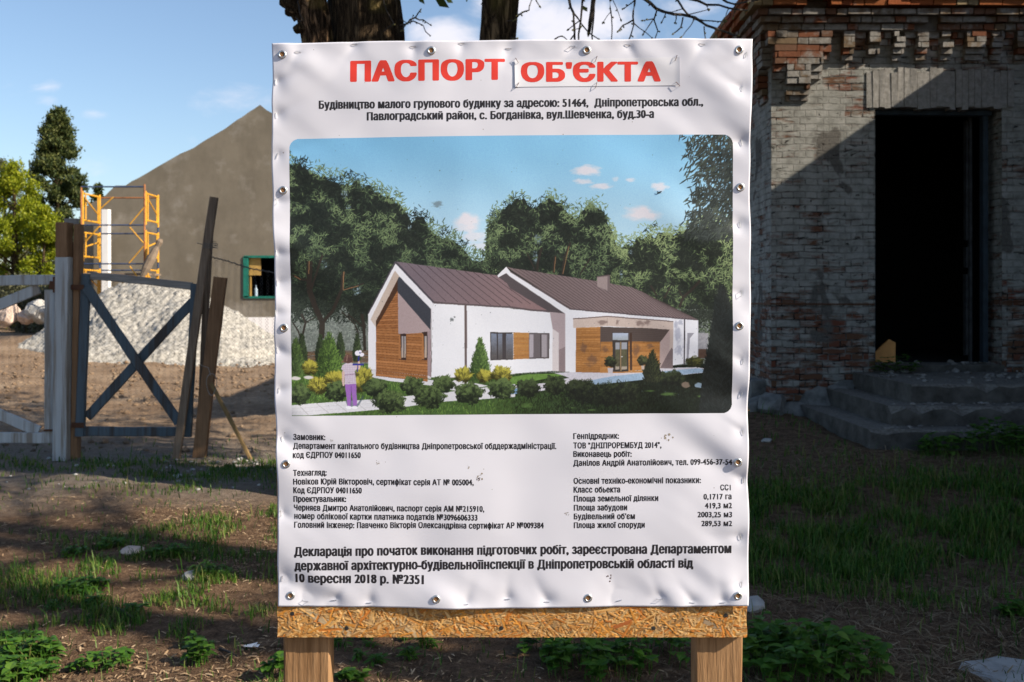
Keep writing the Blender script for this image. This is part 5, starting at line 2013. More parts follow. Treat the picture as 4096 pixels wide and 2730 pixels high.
sm = staple_mesh('staple', M['steel'], .0014)
sm2 = staple_mesh('staple', M['steel'], .006)
for i, (px, py, v) in enumerate(STAP):
    o = bpy.data.objects.new('staple', sm2 if i % 7 == 3 else sm)
    COL.objects.link(o)
    o.parent = ban
    o.location = Vector(on_board(px, py)) + NRM * h1(px, py) - sl
    o.rotation_euler = (0, (R(90) if v else 0) + rng.gauss(0, .14), 0)


w = MB()
c = Vector(on_board(2635, 772)) + NRM * (h1(2635, 772) + .0016)
w.tube([c + Vector((-.0030, 0, -.0014)), c, c + Vector((.0026, 0, .0012)), c + Vector((.004, 0, .002))], [.0006, .0015, .0013, .0008], 7)
for sg in (1, -1):
    w.add([c + NRM * .001, c + NRM * .0004 + Vector((-.005, 0, .0025 * sg)), c + NRM * .0004 + Vector((-.006, 0, .0005 + .001 * sg)), c + NRM * .0012 + Vector((-.003, 0, -.0005))], [(0, 1, 2, 3)])
for i in range(6):
    w.tube([c + Vector(((i // 2 - 1) * .002, 0, 0)), c + Vector(((i // 2 - 1) * .0035, 0, .003 * (1 if i % 2 else -1))) - NRM * .002], .0002, 3)
tag(w.build('fly', M['ink'], loc=c), 'tiny black fly sitting on a printed cloud of the sign', 'fly')
for (sx, sy, r_, m_) in ((1921, 1903, 13, 'dirt'), (1916, 1915, 8, 'rust'), (1873, 1867, 6, 'dirt'), (2664, 1742, 16, 'dirt'), (2438, 2308, 11, 'rust'), (1515, 1851, 9, 'dirt'), (2268, 2053, 7, 'dirt'), (1332, 1762, 6, 'dirt')):
    w = MB()
    for q_ in range(9):
        px, py = sx + rng.gauss(0, r_ * .55), sy + rng.gauss(0, r_ * .55)
        rr_ = r_ * rng.uniform(.08, .35)
        w.add([Vector(p_) for p_ in surf(px + rr_ * np.cos(np.linspace(0, 5.4, 7)) * np.array([rng.uniform(.6, 1.2) for _ in range(7)]), py + rr_ * np.sin(np.linspace(0, 5.4, 7)), np.full(7, .00022 + q_ * .00001))], [(6, 5, 4, 3, 2, 1, 0)])
    w.build('stain', M[m_], ban)


# ------------------------------------------------------------------ lettering: outlines of the built-in font, thickened, cut into runs
def outlines(text, space):
    c = bpy.data.curves.new('t', 'FONT')
    c.body = text
    c.size = 1
    c.space_character = space
    c.resolution_u = 5
    o = bpy.data.objects.new('t', c)
    COL.objects.link(o)
    dg = bpy.context.evaluated_depsgraph_get()
    cu = o.evaluated_get(dg).to_curve(dg)
    loops = []
    for s in cu.splines:
        b = s.bezier_points
        if len(b) == 0:
            pts = [(p.co[0], p.co[1]) for p in s.points]
            if len(pts) > 2:
                loops.append(np.array(pts))
            continue
        pts = []
        for i in range(len(b)):
            p0, p1, p2, p3 = b[i].co, b[i].handle_right, b[(i + 1) % len(b)].handle_left, b[(i + 1) % len(b)].co
            for t in (0, .2, .4, .6, .8):
                u = 1 - t
                q_ = p0 * u ** 3 + p1 * 3 * u * u * t + p2 * 3 * u * t * t + p3 * t ** 3
                pts.append((q_.x, q_.y))
        loops.append(np.array(pts))
    for i, lp in enumerate(loops):
        lo, hi = lp.min(0), lp.max(0)
        wd, ht = hi - lo
        if .68 < ht < .76 and abs(lo[1]) < .02 and .12 < wd < .36 and len(lp) > 5 * 5 and len(lp) < 60:
            # a figure one: give it the clear flag of the printed face
            r_ = hi[0]
            loops[i] = np.array([(r_ - .085, 0), (r_, 0), (r_, .727), (r_ - .075, .727), (r_ - .30, .615), (r_ - .30, .535), (r_ - .085, .61)])
    for lp in loops:
        lp[:, 1] = np.interp(lp[:, 1], [-.3, 0, .55, .74, 1.05], [-.26, 0, .605, .735, 1.0])
    o.evaluated_get(dg).to_curve_clear()
    bpy.data.objects.remove(o)
    bpy.data.curves.remove(c)
    return loops


CAP = .727


def lettering(out, text, x0, x1, yl, yr, cap, dx=.085, dy=.03, space=1.06, rows=40, off=.00013):
    """text set between x0 and x1, baseline yl..yr, capital height cap (photo pixels)"""
    L = outlines(text, space)
    allp = np.concatenate(L)
    mnx, mxx = allp[:, 0].min(), allp[:, 0].max()
    sy = cap * (1 - 2 * dy) / CAP
    pad = dx * cap
    sx = (x1 - x0 - 2 * pad) / (mxx - mnx)
    px = cap / rows                        # raster pitch in photo pixels
    y0, y1 = allp[:, 1].min() * sy - cap * .1, allp[:, 1].max() * sy + cap * .1
    H = int((y1 - y0) / px) + 1
    W_ = int((x1 - x0) / (px * .6)) + 4
    ax = px * .6
    wind = np.zeros((H, W_ + 1), np.int32)
    for lp in L:
        X = (lp[:, 0] - mnx) * sx + pad
        Y = lp[:, 1] * sy + dy * cap
        X2, Y2 = np.roll(X, -1), np.roll(Y, -1)
        for a, b, c, d in zip(X, Y, X2, Y2):
            if b == d:
                continue
            lo, hi, sg = (b, d, 1) if b < d else (d, b, -1)
            r0 = int(math.ceil((lo - y0) / px - .5))
            r1 = int(math.ceil((hi - y0) / px - .5))
            if r1 <= r0:
                continue
            rr = np.arange(r0, r1)
            yy = y0 + (rr + .5) * px
            xx = a + (c - a) * (yy - b) / (d - b)
            ii = np.clip(np.round(xx / ax).astype(int), 0, W_)
            np.add.at(wind, (rr, ii), sg)
    mask = np.cumsum(wind, 1) != 0
    mask = mask[:, :W_]
    ky = int(round(dy * cap / px))
    kx = dx * cap / ax
    res = mask.copy()
    for j in range(-ky, ky + 1):
        e = int(round(kx * math.sqrt(max(0, 1 - (j / (ky + .6)) ** 2))))
        sh = np.zeros_like(mask)
        if j >= 0:
            sh[j:] = mask[:H - j] if j else mask
        else:
            sh[:j] = mask[-j:]
        cs_ = np.cumsum(np.pad(sh.astype(np.int32), ((0, 0), (e + 1, e))), 1)
        dil = (cs_[:, 2 * e + 1:] - cs_[:, :-(2 * e + 1)]) > 0
        res |= dil[:, :W_]
    vs = []
    prev = {}
    d = np.diff(np.pad(res.astype(np.int8), ((0, 0), (1, 1))), axis=1)
    active = {}
    rects = []
    for r_ in range(H):
        st = np.where(d[r_] == 1)[0]
        en = np.where(d[r_] == -1)[0]
        cur = {}
        for a, b in zip(st, en):
            key = (a, b)
            if key in active:
                cur[key] = active[key]
            else:
                cur[key] = r_
        for key, s in active.items():
            if key not in cur:
                rects.append((key[0], key[1], s, r_))
        active = cur
    for key, s in active.items():
        rects.append((key[0], key[1], s, H))
    rc = np.array(rects, float)
    # cut long runs so that they follow the vinyl
    outr = []
    for a, b, s, e in rc:
        n = max(1, int((b - a) * ax / 7))
        m = max(1, int((e - s) * px / 7))
        for i in range(n):
            for j in range(m):
                outr.append((a + (b - a) * i / n, a + (b - a) * (i + 1) / n, s + (e - s) * j / m, s + (e - s) * (j + 1) / m))
    rc = np.array(outr)
    xa, xb = x0 + rc[:, 0] * ax, x0 + rc[:, 1] * ax
    ya, yb = y0 + rc[:, 2] * px, y0 + rc[:, 3] * px

    def pt(x, y):
        base = yl + (yr - yl) * (x - x0) / (x1 - x0)
        return surf(x, base - y, np.full_like(x, off))
    q4 = np.stack([pt(xa, ya), pt(xb, ya), pt(xb, yb), pt(xa, yb)], 1)
    out.append(q4.reshape(-1, 3))


def text_part(name, lines, mat, parent, **kw):
    out = []
    for ln in lines:
        lettering(out, *ln[:6], **{**kw, **(ln[6] if len(ln) > 6 else {})})
    v = np.concatenate(out)
    return np_mesh(name, v, np.arange(len(v)).reshape(-1, 4), mat, parent)


# the pasted patch with the second title word
def sheet(name, quad, mat, parent, off, nx=60, ny=16):
    (ax_, ay), (bx, by), (cx, cy), (dx_, dy_) = quad
    U, V = np.meshgrid(np.linspace(0, 1, nx), np.linspace(0, 1, ny))
    X = (ax_ * (1 - U) + bx * U) * (1 - V) + (dx_ * (1 - U) + cx * U) * V
    Y = (ay * (1 - U) + by * U) * (1 - V) + (dy_ * (1 - U) + cy * U) * V
    return np_mesh(name, surf(X, Y, np.full_like(X, off) + .0014 * np.abs(2 * U - 1) ** 30), grid_quads(nx, ny)[:, ::-1], mat, parent, smooth=True)


pat = sheet('title_patch', [(2058, 243), (2714, 233), (2716, 345), (2060, 352)], M['patch'], sgn, .0009)
pm = staple_mesh('rusty_staple', M['rust'], .0035)
for i, (px, py) in enumerate([(2068, 246), (2383, 240), (2700, 238), (2070, 345), (2383, 345), (2708, 341)]):
    o = bpy.data.objects.new('rusty_staple', pm)
    COL.objects.link(o)
    o.parent = pat
    o.location = Vector(on_board(px, py)) + NRM * (h1(px, py) + .001) - sl
    o.rotation_euler = (0, R((60, -70, -70, -60, -75, 45)[i]), 0)
TT = dict(dx=.092, dy=.04, space=1.07, rows=80)
text_part('title_lettering', [('ПАСПОРТ', 1403, 2020, 332, 323, 85)], M['red'], ban, **TT)
text_part('title_lettering', [("ОБ'ЄКТА", 2083, 2641, 332, 330, 80)], M['red'], pat, off=.00115, **TT)
BT = dict(dx=.070, dy=.026, space=1.10, rows=48)
text_part('address_lettering', [('Будівництво малого групового будинку за адресою: 51464,  Дніпропетровська обл.,', 1278, 2809, 439, 427, 33),
                                ('Павлоградський район, с. Богданівка, вул.Шевченка, буд.30-а', 1469, 2614, 485, 475, 33)], M['ink'], ban, **BT)
ST = dict(dx=.062, dy=.026, space=1.10, rows=30)
text_part('details_lettering', [
    ('Замовник:', 1175, 1305, 1758.6, 1758.6, 24), ('Департамент капітального будівництва Дніпропетровської обддержадміністрації.', 1175, 2225, 1794, 1795, 24), ('код ЄДРПОУ 04011650', 1175, 1446, 1830, 1830, 24),
    ('Технагляд:', 1177, 1310, 1900, 1900, 24), ('Новіков Юрій Вікторовіч, сертифікат серія АТ № 005004,', 1177, 1896, 1935, 1938, 24), ('Код ЄДРПОУ 04011650', 1177, 1450, 1969.6, 1971, 24),
    ('Проектувальник:', 1177, 1388, 2005, 2005, 24), ('Черняєв Дмитро Анатолійович, паспорт серія АМ №215910,', 1178, 1938, 2039.6, 2043.5, 24), ('номер облікової картки платника податків №3096606333', 1180, 1911, 2073, 2078, 24),
    ('Головний інженер: Павченко Вікторія Олександрівна сертифікат АР №009384', 1180, 2175, 2107.6, 2111, 24),
    ('Генпідрядник:', 2292, 2474.6, 1754.8, 1753, 23.5), ('ТОВ "ДНІПРОРЕМБУД 2014",', 2292, 2644, 1791.7, 1790, 23.5), ('Виконавець робіт:', 2292, 2525, 1825.5, 1825, 23.5), ('Данілов Андрій Анатолійович, тел. 099-456-37-54', 2292, 2925, 1861, 1857.6, 23.5),
    ('Основні техніко-економічні показники:', 2293, 2801, 1933, 1930, 23.5), ('Класс обьекта', 2293, 2479, 1968, 1967, 23.5), ('Площа земельної ділянки', 2294, 2631, 2004, 2001, 23.5), ('Площа забудови', 2294, 2507, 2040, 2038, 23.5),
    ("Будівельний об'єм", 2294, 2538, 2074.7, 2073, 23.5), ('Площа жилої споруди', 2294, 2577, 2110, 2107, 23.5),
    ('СС1', 2878, 2921, 1959.7, 1959.5, 22.5), ('0,1717 га', 2810.6, 2923.5, 1995, 1994.6, 22.5), ('419,3 м2', 2816, 2924.5, 2030.5, 2030, 22.5), ('2003,25 м3', 2786.5, 2924.5, 2066, 2065.6, 22.5), ('289,53 м2', 2802, 2924.5, 2101.5, 2101, 22.5)], M['ink'], ban, **ST)
text_part('declaration_lettering', [('Декларація про початок виконання підготовчих робіт, зареєстрована Департаментом', 1180.6, 2923, 2220, 2210, 37),
                                    ('державної архітектурно-будівельноїінспекції в Дніпропетровській області від', 1181, 2771, 2277, 2269, 37), ('10 вересня 2018 р. №2351', 1184, 1697, 2327, 2332, 37)], M['ink'], ban, **BT)

#@@PICTURE
# ------------------------------------------------------------------ the printed picture: a painted raster laid on a fine mesh as colour
class Canvas:
    """pixel = photo pixel; colours 0..255 as seen in the print"""

    def __init__(self, x0, y0, x1, y1):
        self.x0, self.y0 = x0, y0
        self.w, self.h = x1 - x0, y1 - y0
        self.a = np.zeros((self.h, self.w, 3), np.float32)
        self.X, self.Y = np.meshgrid(np.arange(self.w) + x0 + .5, np.arange(self.h) + y0 + .5)
        self.r = np.random.default_rng(42)

    def box(self, x0, y0, x1, y1):
        return (slice(max(0, int(y0 - self.y0)), max(0, min(self.h, int(y1 - self.y0) + 1))), slice(max(0, int(x0 - self.x0)), max(0, min(self.w, int(x1 - self.x0) + 1))))

    def pmask(self, pts):
        pts = np.array(pts, float)
        s = self.box(pts[:, 0].min() - 1, pts[:, 1].min() - 1, pts[:, 0].max() + 1, pts[:, 1].max() + 1)
        X, Y = self.X[s], self.Y[s]
        m = np.zeros(X.shape, bool)
        for (a, b), (c, d) in zip(pts, np.roll(pts, -1, 0)):
            if b == d:
                continue
            cr = (b > Y) != (d > Y)
            m ^= cr & (X < (c - a) * (Y - b) / (d - b) + a)
        return s, m

    def poly(self, pts, col, grad=None, nz=0, alpha=1.0):
        s, m = self.pmask(pts)
        if not m.any():
            return
        c = np.broadcast_to(np.array(col, np.float32), self.a[s].shape).copy()
        if grad is not None:
            (gx0, gy0, gx1, gy1, c2) = grad
            t = ((self.X[s] - gx0) * (gx1 - gx0) + (self.Y[s] - gy0) * (gy1 - gy0)) / ((gx1 - gx0) ** 2 + (gy1 - gy0) ** 2)
            t = np.clip(t, 0, 1)[..., None]
            c = c * (1 - t) + np.array(c2, np.float32) * t
        if nz:
            c = c + ((fbm(self.X[s] / 6, self.Y[s] / 6, 3, 3) - .5) * 2 * nz)[..., None]
        sub = self.a[s]
        sub[m] = sub[m] * (1 - alpha) + c[m] * alpha

    def line(self, pts, wd, col, alpha=1.0):
        for (a, b), (c, d) in zip(pts[:-1], pts[1:]):
            L = math.hypot(c - a, d - b) + 1e-6
            nx, ny = -(d - b) / L * wd / 2, (c - a) / L * wd / 2
            self.poly([(a + nx, b + ny), (c + nx, d + ny), (c - nx, d - ny), (a - nx, b - ny)], col, alpha=alpha)

    def ell(self, cx, cy, rx, ry, col, alpha=1.0, soft=0.0, lump=0.0, seed=1):
        s = self.box(cx - rx * 1.6, cy - ry * 1.6, cx + rx * 1.6, cy + ry * 1.6)
        X, Y = self.X[s], self.Y[s]
        d = np.hypot((X - cx) / rx, (Y - cy) / ry)
        if lump:
            d = d + (fbm(X / rx * 2.2, Y / ry * 2.2, seed, 4) - .5) * lump
        m = np.clip((1 - d) / max(soft, 1e-3), 0, 1) if soft else (d < 1).astype(np.float32)
        self.a[s] = self.a[s] * (1 - alpha * m[..., None]) + np.array(col, np.float32) * (alpha * m[..., None])

    def leaves(self, cx, cy, n, L, wd, cols, ang=None, spread=1.2):
        """n thin leaf strokes at the given arrays of centres"""
        for i in range(n):
            a = (ang[i] if ang is not None else self.r.random() * 6.28)
            l = L * (.6 + .8 * self.r.random())
            x, y = cx[i], cy[i]
            s = self.box(x - l, y - l, x + l, y + l)
            X, Y = self.X[s] - x, self.Y[s] - y
            if X.size == 0:
                continue
            u = X * math.cos(a) + Y * math.sin(a)
            v = -X * math.sin(a) + Y * math.cos(a)
            m = (np.abs(v) < wd * (1 - (u / l) ** 2)) & (np.abs(u) < l)
            self.a[s][m] = cols[i]


def picture():
    cv = Canvas(1150, 530, 2940, 1672)
    r = cv.r
    A = lambda *q: [(1100 + x * .4082, 500 + y * .4082) for x, y in q]
    B = lambda *q: [(2040 + x * .4082, 500 + y * .4082) for x, y in q]
    C = lambda *q: [(1100 + x * .4209, 1020 + y * .4209) for x, y in q]
    D = lambda *q: [(2040 + x * .4209, 1020 + y * .4209) for x, y in q]
    X, Y = cv.X, cv.Y
    # sky
    t = sstep(540, 1000, Y)[..., None]
    top = np.array([122, 178, 213]) * (1 - sstep(1200, 2600, X)[..., None] * .0) + np.array([14, 14, 12]) * sstep(1300, 2500, X)[..., None]
    cv.a[:] = top * (1 - t) + np.array([178, 209, 226]) * t
    cl = [(2347, 685, 62, 26, .9), (2330, 728, 45, 13, .75), (2400, 748, 52, 15, .8), (2460, 718, 18, 12, .5), (2518, 722, 24, 10, .7), (2635, 748, 38, 22, .8), (2562, 855, 82, 34, .92), (1868, 890, 66, 44, .9), (1900, 950, 60, 30, .7), (1940, 985, 70, 22, .6)]
    for i, (x, y, rx, ry, al) in enumerate(cl):
        cv.ell(x, y, rx, ry, (224, 216, 220), al, .55, .9, 40 + i)
    # misty far wood in the gaps of the trees
    outline = [(1150, 610), (1230, 640), (1330, 690), (1420, 690), (1500, 720), (1600, 770), (1640, 840), (1700, 840), (1760, 900), (1850, 940), (1890, 990), (1940, 1000), (1948, 870), (1985, 830), (2050, 770), (2090, 755), (2130, 800), (2170, 775), (2215, 755), (2270, 810),
               (2300, 830), (2360, 785), (2410, 810), (2440, 880), (2470, 950), (2530, 930), (2600, 900), (2700, 905), (2760, 880), (2830, 850), (2940, 850)]
    low = outline + [(2940, 1500), (1150, 1500)]
    cv.poly([(1150, 1150), (2940, 1120), (2940, 1560), (1150, 1560)], (112, 118, 112), None, 30)
    n = 5200
    mx, my = r.uniform(1150, 2940, n), r.uniform(1170, 1420, n)
    mt = (.55 + .75 * fbm(mx / 36, my / 36, 12, 3) + r.normal(0, .16, n))[:, None]
    cv.leaves(mx, my, n, 6, 1.5, (np.array([122, 130, 122]) * mt).astype(np.float32))
    # dark masses of the crowns
    ox = np.arange(1150, 2941, 7)
    oy = np.interp(ox, [p[0] for p in outline], [p[1] for p in outline]) + 22 + 46 * fbm(ox / 22, ox * 0, 14, 3) - 10 * (vnoise(ox / 5, ox * 0, 2))
    cv.poly(list(zip(ox, oy)) + [(2940, 1240), (2500, 1230), (2000, 1180), (1700, 1230), (1520, 1290), (1420, 1250), (1380, 1200), (1330, 1230), (1250, 1190), (1150, 1230)], (34, 40, 33), None, 10)

    def inside(x, y):
        yo = np.interp(x, [p[0] for p in outline], [p[1] for p in outline])
        return y - yo
    # a few holes with sky light
    for (x, y, rx, ry) in ((1380, 770, 16, 26), (1395, 830, 12, 12), (1640, 910, 10, 14), (2150, 960, 18, 22), (1430, 1160, 20, 26), (2140, 1030, 14, 30), (2520, 1010, 12, 12), (1300, 1060, 18, 20), (2480, 1100, 10, 30)):
        cv.ell(x, y, rx, ry, (150, 172, 184), .8, .5, 1.0, 5)
    # leaf clumps in light and dark
    def foliage(n, xr, yr, seed, L=11, wd=1.9, lit=1.0, cond=None, pal=None):
        q = np.random.default_rng(seed)
        x = q.uniform(xr[0], xr[1], n * 2)
        y = q.uniform(yr[0], yr[1], n * 2)
        d = inside(x, y)
        k = (d > q.normal(4, 12, n * 2) - 12 * (fbm(x / 18, y * 0, 33, 2) - .5)) if cond is None else cond(x, y, d)
        x, y, d = x[k][:n], y[k][:n], d[k][:n]
        m = len(x)
        cl_ = fbm(x / 58, y / 46, seed + 7, 3)
        li = sstep(.43, .64, cl_ + .10 * np.exp(-d / 60) + q.normal(0, .05, m)) * lit
        li = li * np.clip(1 - (y - 900) / 520, .25, 1)
        p0, p1, p2 = pal or (np.array([22, 28, 24]), np.array([62, 77, 56]), np.array([124, 142, 98]))
        tt = np.clip(li + q.normal(0, .16, m), 0, 1)[:, None]
        c = np.where(tt < .5, p0 + (p1 - p0) * tt * 2, p1 + (p2 - p1) * (tt * 2 - 1))
        o = np.argsort(tt[:, 0] + q.normal(0, .25, m))
        cv.leaves(x[o], y[o], m, L, wd, c[o].astype(np.float32))
    foliage(8200, (1150, 2000), (600, 1180), 1, 9.5, 1.5, .85)
    foliage(5500, (1930, 2500), (740, 1260), 2, 8.5, 1.6, 1.0)
    foliage(5200, (2440, 2940), (850, 1330), 3, 9, 1.6, 1.15, None, (np.array([26, 32, 26]), np.array([78, 94, 64]), np.array([148, 164, 112])))
    foliage(1200, (1150, 1560), (1120, 1290), 4, 9, 1.5, .35)
    # ragged dark undersides of the crowns
    ux = np.concatenate([r.uniform(1150, 1530, 2600), r.uniform(2380, 2940, 1800)])
    ub = np.where(ux < 1530, np.interp(ux, [1150, 1250, 1330, 1380, 1420, 1520], [1235, 1200, 1235, 1205, 1255, 1290]), np.interp(ux, [2380, 2500, 2700, 2940], [1225, 1230, 1260, 1250]))
    uy = ub + np.abs(r.normal(0, 1, len(ux))) * 26 * fbm(ux / 30, ux * 0, 4, 2) * 2 - 14
    cv.leaves(ux, uy, len(ux), 8, 1.6, (np.array([36, 42, 35]) * r.uniform(.7, 1.5, (len(ux), 1))).astype(np.float32))
    # overhanging dark branch, top right
    xb, yb = r.uniform(2690, 2940, 3200), r.uniform(540, 960, 3200)
    edge = np.interp(yb, [540, 620, 700, 760, 830, 900, 960], [2705, 2735, 2745, 2775, 2765, 2750, 2745]) + r.normal(6, 22, 3200)
    k = xb > edge
    xb, yb = xb[k], yb[k]
    dens = np.clip((xb - 2700) / 240 + (yb - 540) / 700 + r.normal(0, .25, len(xb)), 0, 1)
    k = (r.random(len(xb)) < .12 + dens * .8) & (fbm(xb / 24, yb / 24, 17, 2) + dens * .35 > .5)
    xb, yb = xb[k], yb[k]
    cb = np.array([52, 58, 54]) + r.normal(0, 9, (len(xb), 1)) + np.array([22, 24, 16]) * (r.random((len(xb), 1)) < .15)
    cv.leaves(xb, yb, len(xb), 16, 2.6, cb.astype(np.float32), ang=r.normal(2.2, .55, len(xb)))
    # trunks
    for pts, wd in ((C((450, 790), (455, 640), (390, 500), (330, 330), (340, 60)), 22), (C((460, 640), (560, 520), (640, 330), (660, 160)), 13), (C((640, 335), (760, 300), (850, 270)), 6), (C((340, 240), (250, 230), (170, 190)), 9), (C((350, 330), (420, 120), (460, 0)), 8),
                    (C((270, 760), (300, 640), (260, 560)), 8), (C((300, 640), (390, 590)), 4), (C((855, 910), (850, 690), (830, 560)), 12), (C((850, 690), (790, 640), (700, 560)), 5), (C((800, 760), (760, 650), (640, 540)), 5), (C((180, 640), (230, 720), (250, 780)), 5),
                    (B((265, 1430), (270, 1350), (310, 1200)), 9), (B((240, 1420), (200, 1330), (160, 1250)), 5), (B((425, 1450), (440, 1280)), 8), (B((510, 1470), (530, 1300), (590, 1150)), 8), (B((680, 1470), (780, 1310)), 5),
                    (D((1600, 500), (1640, 400), (1720, 330), (1800, 240)), 10), (D((1460, 410), (1510, 310)), 7), (D((1390, 390), (1330, 290)), 7), (D((1640, 420), (1600, 330)), 5)):
        cv.line(pts, wd, (48, 42, 36))
    for pts, wd in ((C((655, 330), (660, 160)), 4), (C((655, 335), (800, 292)), 3), (C((330, 180), (335, 60)), 4), (C((250, 235), (190, 200)), 4), (B((432, 1440), (444, 1290)), 3), (B((515, 1460), (575, 1190)), 3)):
        cv.line(pts, wd, (150, 112, 78), .8)
    # background fence
    for i in range(9):
        cv.poly(C((290, 915 + i * 13), (890, 905 + i * 13), (890, 914 + i * 13), (290, 924 + i * 13)), (86 + (i % 3) * 12, 62 + (i % 3) * 8, 48))
    cv.poly(D((1770, 890), (1860, 890), (1860, 980), (1770, 980)), (84, 64, 54), None, 8)
    cv.poly(D((1780, 740), (1870, 740), (1870, 890), (1780, 890)), (150, 148, 152), None, 18)

    # ground: grass
    gtop = C((150, 1090), (400, 1040), (890, 1030), (1500, 1160), (2281, 1120))[:] + D((0, 1130), (600, 1110), (1840, 1030), (2120, 1000))
    cv.poly(gtop + [(2940, 1672), (1150, 1672)], (66, 92, 44), (1900, 1500, 2600, 1640, (24, 32, 22)), 16)
    n = 9000
    gx, gy = r.uniform(1150, 2940, n), 1672 - 210 * r.random(n) ** .9
    lum = (np.clip(1.15 - (gx - 1500) / 1300 - .35 * (gx > 2050), .18, 1) * r.uniform(.5, 1.35, n) * (.6 + .8 * fbm(gx / 40, gy / 16, 8, 3)))[:, None]
    cv.leaves(gx, gy, n, 7, 1.1, (np.array([92, 118, 56]) * lum).astype(np.float32), ang=r.normal(1.57, .4, n))
    for (x, y, rx, ry) in ((1600, 1300, 130, 18), (1420, 1290, 60, 20), (1180, 1330, 50, 12), (1160, 1280, 50, 14)):
        p = C((x, y))[0]
        cv.ell(p[0], p[1], rx * .42, ry * .42, (70, 96, 46), .5, .4)
    # lit lawn by the entrance
    cv.poly(D((0, 1160), (200, 1130), (500, 1128), (540, 1140), (380, 1165), (0, 1240)), (96, 128, 58), None, 16)
    # pale paving
    cv.poly(C((160, 1422), (400, 1404), (680, 1385), (945, 1365), (1240, 1338), (1590, 1305), (1720, 1290), (2000, 1255), (2281, 1225), (2281, 1345), (2050, 1362), (1600, 1390), (1240, 1440), (940, 1470), (330, 1518), (160, 1518)), (205, 203, 207), None, 5)
    for q in (((230, 1415), (330, 1516)), ((400, 1405), (520, 1500)), ((570, 1395), (690, 1485)), ((750, 1382), (870, 1470)), ((900, 1368), (960, 1420))):
        cv.line(C(*q), 1.6, (160, 156, 158))
    for q in (((170, 1455), (940, 1405)), ((170, 1490), (940, 1440))):
        cv.line(C(*q), 1.2, (182, 178, 182))
    cv.poly(C((880, 1085), (1490, 1185), (1720, 1185), (2030, 1240), (1730, 1292), (1500, 1240), (1100, 1195), (920, 1160)), (206, 204, 208), None, 4)
    cv.poly(D((0, 1250), (60, 1240), (330, 1215), (480, 1180), (560, 1165), (420, 1120), (1250, 1080), (1770, 1065), (1850, 1080), (1840, 1115), (1560, 1150), (1250, 1185), (800, 1232), (560, 1232), (300, 1290), (0, 1322)), (196, 192, 200), None, 10)
    cv.poly(D((960, 1150), (1250, 1120), (1770, 1075), (1850, 1082), (1840, 1112), (1560, 1148), (1250, 1186), (800, 1232), (720, 1200)), (128, 158, 186), None, 12, .75)
    cv.poly(D((0, 1280), (90, 1262), (90, 1312), (0, 1322)), (110, 140, 175))

    # ---------------- left block of the house
    cv.poly(C((1150, 62), (2115, 195), (2281, 300)) + D((0, 290), (370, 535), (180, 523), (0, 505)) + C((1505, 440)), (112, 99, 106), (1700, 1050, 2120, 1220, (138, 112, 112)), 3)
    rid = [(1260, 78), (1350, 92), (1445, 105), (1535, 118), (1620, 130), (1720, 144), (1805, 156), (1890, 166), (1970, 177), (2045, 188), (2110, 198)]
    eav = [(1625, 440), (1738, 447), (1845, 456), (1950, 467), (2050, 474), (2145, 483), (2237, 490), (2325, 498), (2410, 505), (2490, 512), (2560, 520)]
    for a, b in zip(rid, eav):
        if b[0] > 2281:        # stops at the second gable
            f = .86
            b = (a[0] + (b[0] - a[0]) * f, a[1] + (b[1] - a[1]) * f)
        cv.line(C(a, b), 1.9, (62, 52, 56))
    cv.poly(C((1143, 68), (1508, 452), (1485, 1158), (1200, 1120), (888, 1080), (888, 565)), (221, 219, 223), None, 3)
    cv.poly(C((888, 1075), (888, 1100), (1485, 1175), (1485, 1156)), (200, 196, 200))
    cv.poly(C((1143, 60), (1155, 60), (1512, 440), (1505, 458), (1148, 82), (893, 562), (886, 552)), (72, 66, 74))
    cv.poly(C((1143, 150), (1185, 205), (1165, 250), (962, 628), (962, 688), (912, 612)), (182, 164, 152), (1580, 1100, 1490, 1280, (196, 180, 168)))
    cv.poly(C((1185, 205), (962, 628), (967, 1082), (1452, 1142), (1480, 715), (1480, 510)), (150, 100, 62))
    for i in range(36):
        y0_ = 230 + i * 25.5
        rr = r.uniform(-16, 16)
        cv.poly(C((955, y0_ + 4 + i * .0), (1490, y0_ + (-14 + i * 1.35)), (1490, y0_ + (-14 + i * 1.35) + 23), (955, y0_ + 26)) if False else C((963, y0_), (1452, y0_ - 14 + i * 1.9), (1452, y0_ + 8 + i * 1.9), (963, y0_ + 22)), (156 + rr, 104 + rr * .8, 62 + rr * .6), None, 12, 1.0 if y0_ > 640 else 0.0)
        if y0_ > 640:
            cv.line(C((963, y0_ + 24), (1452, y0_ + 10 + i * 1.9)), 1.4, (96, 56, 30))
    # upper triangle planks, clipped to the gable
    for i in range(20):
        y0_ = 260 + i * 22
        xl = 1185 - (y0_ - 205) * .527
        xl = max(962, xl)
        rr = r.uniform(-14, 14)
        cv.poly(C((xl, y0_), (1172, y0_ - 8), (1172, y0_ + 10), (max(962, xl - 10), y0_ + 19)), (152 + rr, 100 + rr * .8, 60 + rr * .6), None, 12)
        cv.line(C((xl, y0_ + 20), (1172, y0_ + 11)), 1.3, (96, 56, 30))
    cv.poly(C((1185, 205), (962, 628), (962, 690), (1170, 335)), (62, 40, 28), None, 6, .88)
    cv.poly(C((1170, 232), (1185, 205), (1480, 510), (1480, 715), (1450, 735), (1175, 752)), (165, 146, 146), None, 3)
    cv.poly(C((1170, 232), (1185, 205), (1480, 508), (1480, 712), (1168, 352)), (58, 60, 68), None, 3)
    cv.poly(C((1450, 733), (1480, 713), (1487, 1158), (1452, 1142)), (150, 132, 134))
    cv.line(C((1483, 510), (1488, 1158)), 2, (90, 78, 80))
